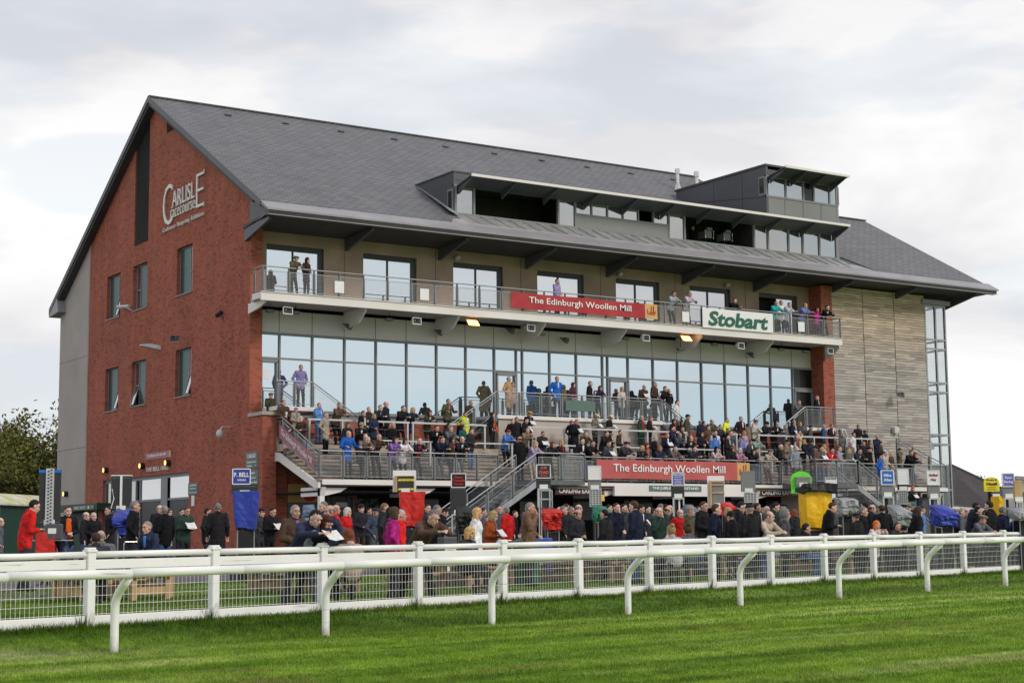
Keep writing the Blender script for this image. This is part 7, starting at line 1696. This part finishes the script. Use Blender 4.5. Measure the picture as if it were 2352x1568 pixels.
    if hk in 'FKPW':
        part(hair_mesh(hk, 0), 'hat', hcol, mtx=M_); part(hair_mesh('o' if sex == 'w' and base in ('front', 'lean') and hk in 'KP' else 'b', 0), 'hair', 'hair_'+rr.choice(('grey', 'brown', 'dark')), mtx=M_)
    elif hk == 'H': part(hair_mesh('H', 0), 'hood', hcol, mtx=M_)
    elif hk == 'b' : part(hair_mesh('b', 0), 'hair', hcol, mtx=M_)
    else: part(hair_mesh(hk, 0), 'hair', hcol, mtx=M_)
    people.append((o, lab, px, reg, zone, base, J, s))
people_scales = []
for l in CAT.strip().split('\n'):
    a = l.split()
    if len(a) == 10: a.append('-')
    person(a[0], float(a[1]), float(a[2]), a[3], a[4], a[5], a[6], a[7], a[8], a[9], a[10])
for x_, y_, hd_, tp_, lb in ((1588, 517, 's:dark', 'black', 'man in black with a headset standing in the dark dormer opening beside the cameras'), (1655, 535, 's:dark', 'dark', 'dark figure behind the right hand broadcast camera in the dormer opening')):
    t = template('stand', 'm', 0, 0); q = on(x_, y_, 1, .9); o = bpy.data.objects.new('person', t['body']); COL.objects.link(o); o.location = (q.x, .9, 14.62); o.rotation_euler = (0, 0, .9); s = max(.6, min(1, (q.z-14.6)/1.75)); o.scale = (1, 1, s)
    o.material_slots[0].link = 'OBJECT'; o.material_slots[0].material = MT['skin1']; o.location.z = q.z-1.75; o.scale = (1, 1, 1); tag(o, lb, 'person')
    for me, nm, m in ((t['top'], 'jacket', 'cloth_'+tp_), (t['trs'], 'trousers', 'cloth_dark'), (t['shoes'], 'shoes', None)):
        c = bpy.data.objects.new(nm, me); COL.objects.link(c); c.parent = o
        if m: c.material_slots[0].link = 'OBJECT'; c.material_slots[0].material = MT[m]
    c = bpy.data.objects.new('hair', hair_mesh('s', 0)); COL.objects.link(c); c.parent = o; c.matrix_local = Matrix.Translation(t['H']) @ t['HR']; c.material_slots[0].link = 'OBJECT'; c.material_slots[0].material = MT['hair_dark']
# labels: look-alikes that still read the same get their order from the left
from collections import defaultdict
dd = defaultdict(list)
for p in people: dd[p[1]].append(p)
OR = ['leftmost', 'second', 'third', 'fourth', 'fifth']
for lab, ps in dd.items():
    ps.sort(key=lambda q: q[2])
    for i, p in enumerate(ps):
        g = 'people on the balcony' if p[4] == 'K' else 'people on the ground' if p[4].isdigit() else 'spectators on the terrace'
        tag(p[0], lab if len(ps) == 1 else lab+', '+(OR[i] if i == 0 else OR[i]+' from left'), 'person', g)
def short(pre, l):
    b_ = l.split(', ')
    if len((pre+l).split()) > 16: b_ = b_[:1]+b_[2:]
    return pre+', '.join(b_)
# things they hold
def held(me_, nm, label, cat, p, loc, rot, m, group=None):
    o, s = p[0], p[7]; c = bpy.data.objects.new(nm, me_); COL.objects.link(c); mw = Matrix.LocRotScale(o.location, o.rotation_euler, o.scale); c.matrix_world = mw @ Matrix.LocRotScale(Vector(loc), Euler(rot), Vector((1, 1, 1))); tag(c, label, cat, group)
pm = MB(); pm.add([(-.15, 0, -.1), (0, .03, -.1), (0, .03, .12), (-.15, 0, .12), (-.15, .004, -.1), (0, .034, -.1), (0, .034, .12), (-.15, .004, .12)], [(0, 1, 2, 3), (7, 6, 5, 4), (3, 2, 6, 7), (1, 0, 4, 5), (0, 3, 7, 4), (1, 5, 6, 2)]); pm.add([(0, .03, -.1), (.15, 0, -.1), (.15, 0, .12), (0, .03, .12), (0, .034, -.1), (.15, .004, -.1), (.15, .004, .12), (0, .034, .12)], [(0, 1, 2, 3), (7, 6, 5, 4), (3, 2, 6, 7), (1, 0, 4, 5), (0, 3, 7, 4), (1, 5, 6, 2)])
pmesh = pm.mesh('racecard', ['paper'])
for p in people:
    if p[5] == 'read':
        w_ = p[6]['wri']; c = (w_[0]+w_[1])/2+Vector((0, -.09, .06)); held(pmesh, 'racecard', short('white racecard of the ', p[0]['label'].replace(', reading', '')), 'racecard', p, c, (-.7, 0, .05), 'paper', 'racecards in hands')
def find(s): return next(p for p in people if s(p))
p = find(lambda q: q[3] == 'G2' and q[5] == 'bent'); held(pmesh, 'racecard', 'folded grey racecard held over the white fence by the young couple', 'racecard', p, (.12, -.56, 1.14), (-.9, 0, .3), 'paper')
b = MB(); b.prism([(-.17, -.03, 0), (.17, -.03, 0), (.13, -.02, .3), (-.13, -.02, .3)], (0, .07, 0)); b.tube([(-.08, 0, .3), (-.05, 0, .48), (.05, 0, .48), (.08, 0, .3)], .01, 6); bm_ = b.mesh('handbag', ['p_orange'])
p = next(q for q in people if q[0]['label'].startswith('woman in navy coat, dark red bob'))
held(bm_, 'handbag', 'bright orange handbag hanging from the shoulder of the woman in a navy coat', 'bag', p, (.26, -.05, .78), (0, 0, 1.2), 'p_orange')
c_ = MB(); c_.tube([(0, 0, 0), (0, 0, .12)], .035, 12, r2=.045); cm = c_.mesh('paper_cup', ['white'])
n_ = 0
for p in people:
    if p[5] == 'front' and p[4] in ('L', 'A') and n_ < 5: n_ += 1; held(cm, 'paper_cup', short('white cup of the ', p[0]['label'].replace(', hands together', '')), 'cup', p, (0, -.3, 1.13), (0, 0, 0), 'white', 'paper cups')
bpy.data.scenes.remove(TS)
print('PEOPLE', len(people)); bad = [q for q in people_scales if q[0] < .86 or q[0] > 1.1]; print('SCALES', len(bad), sorted(bad))
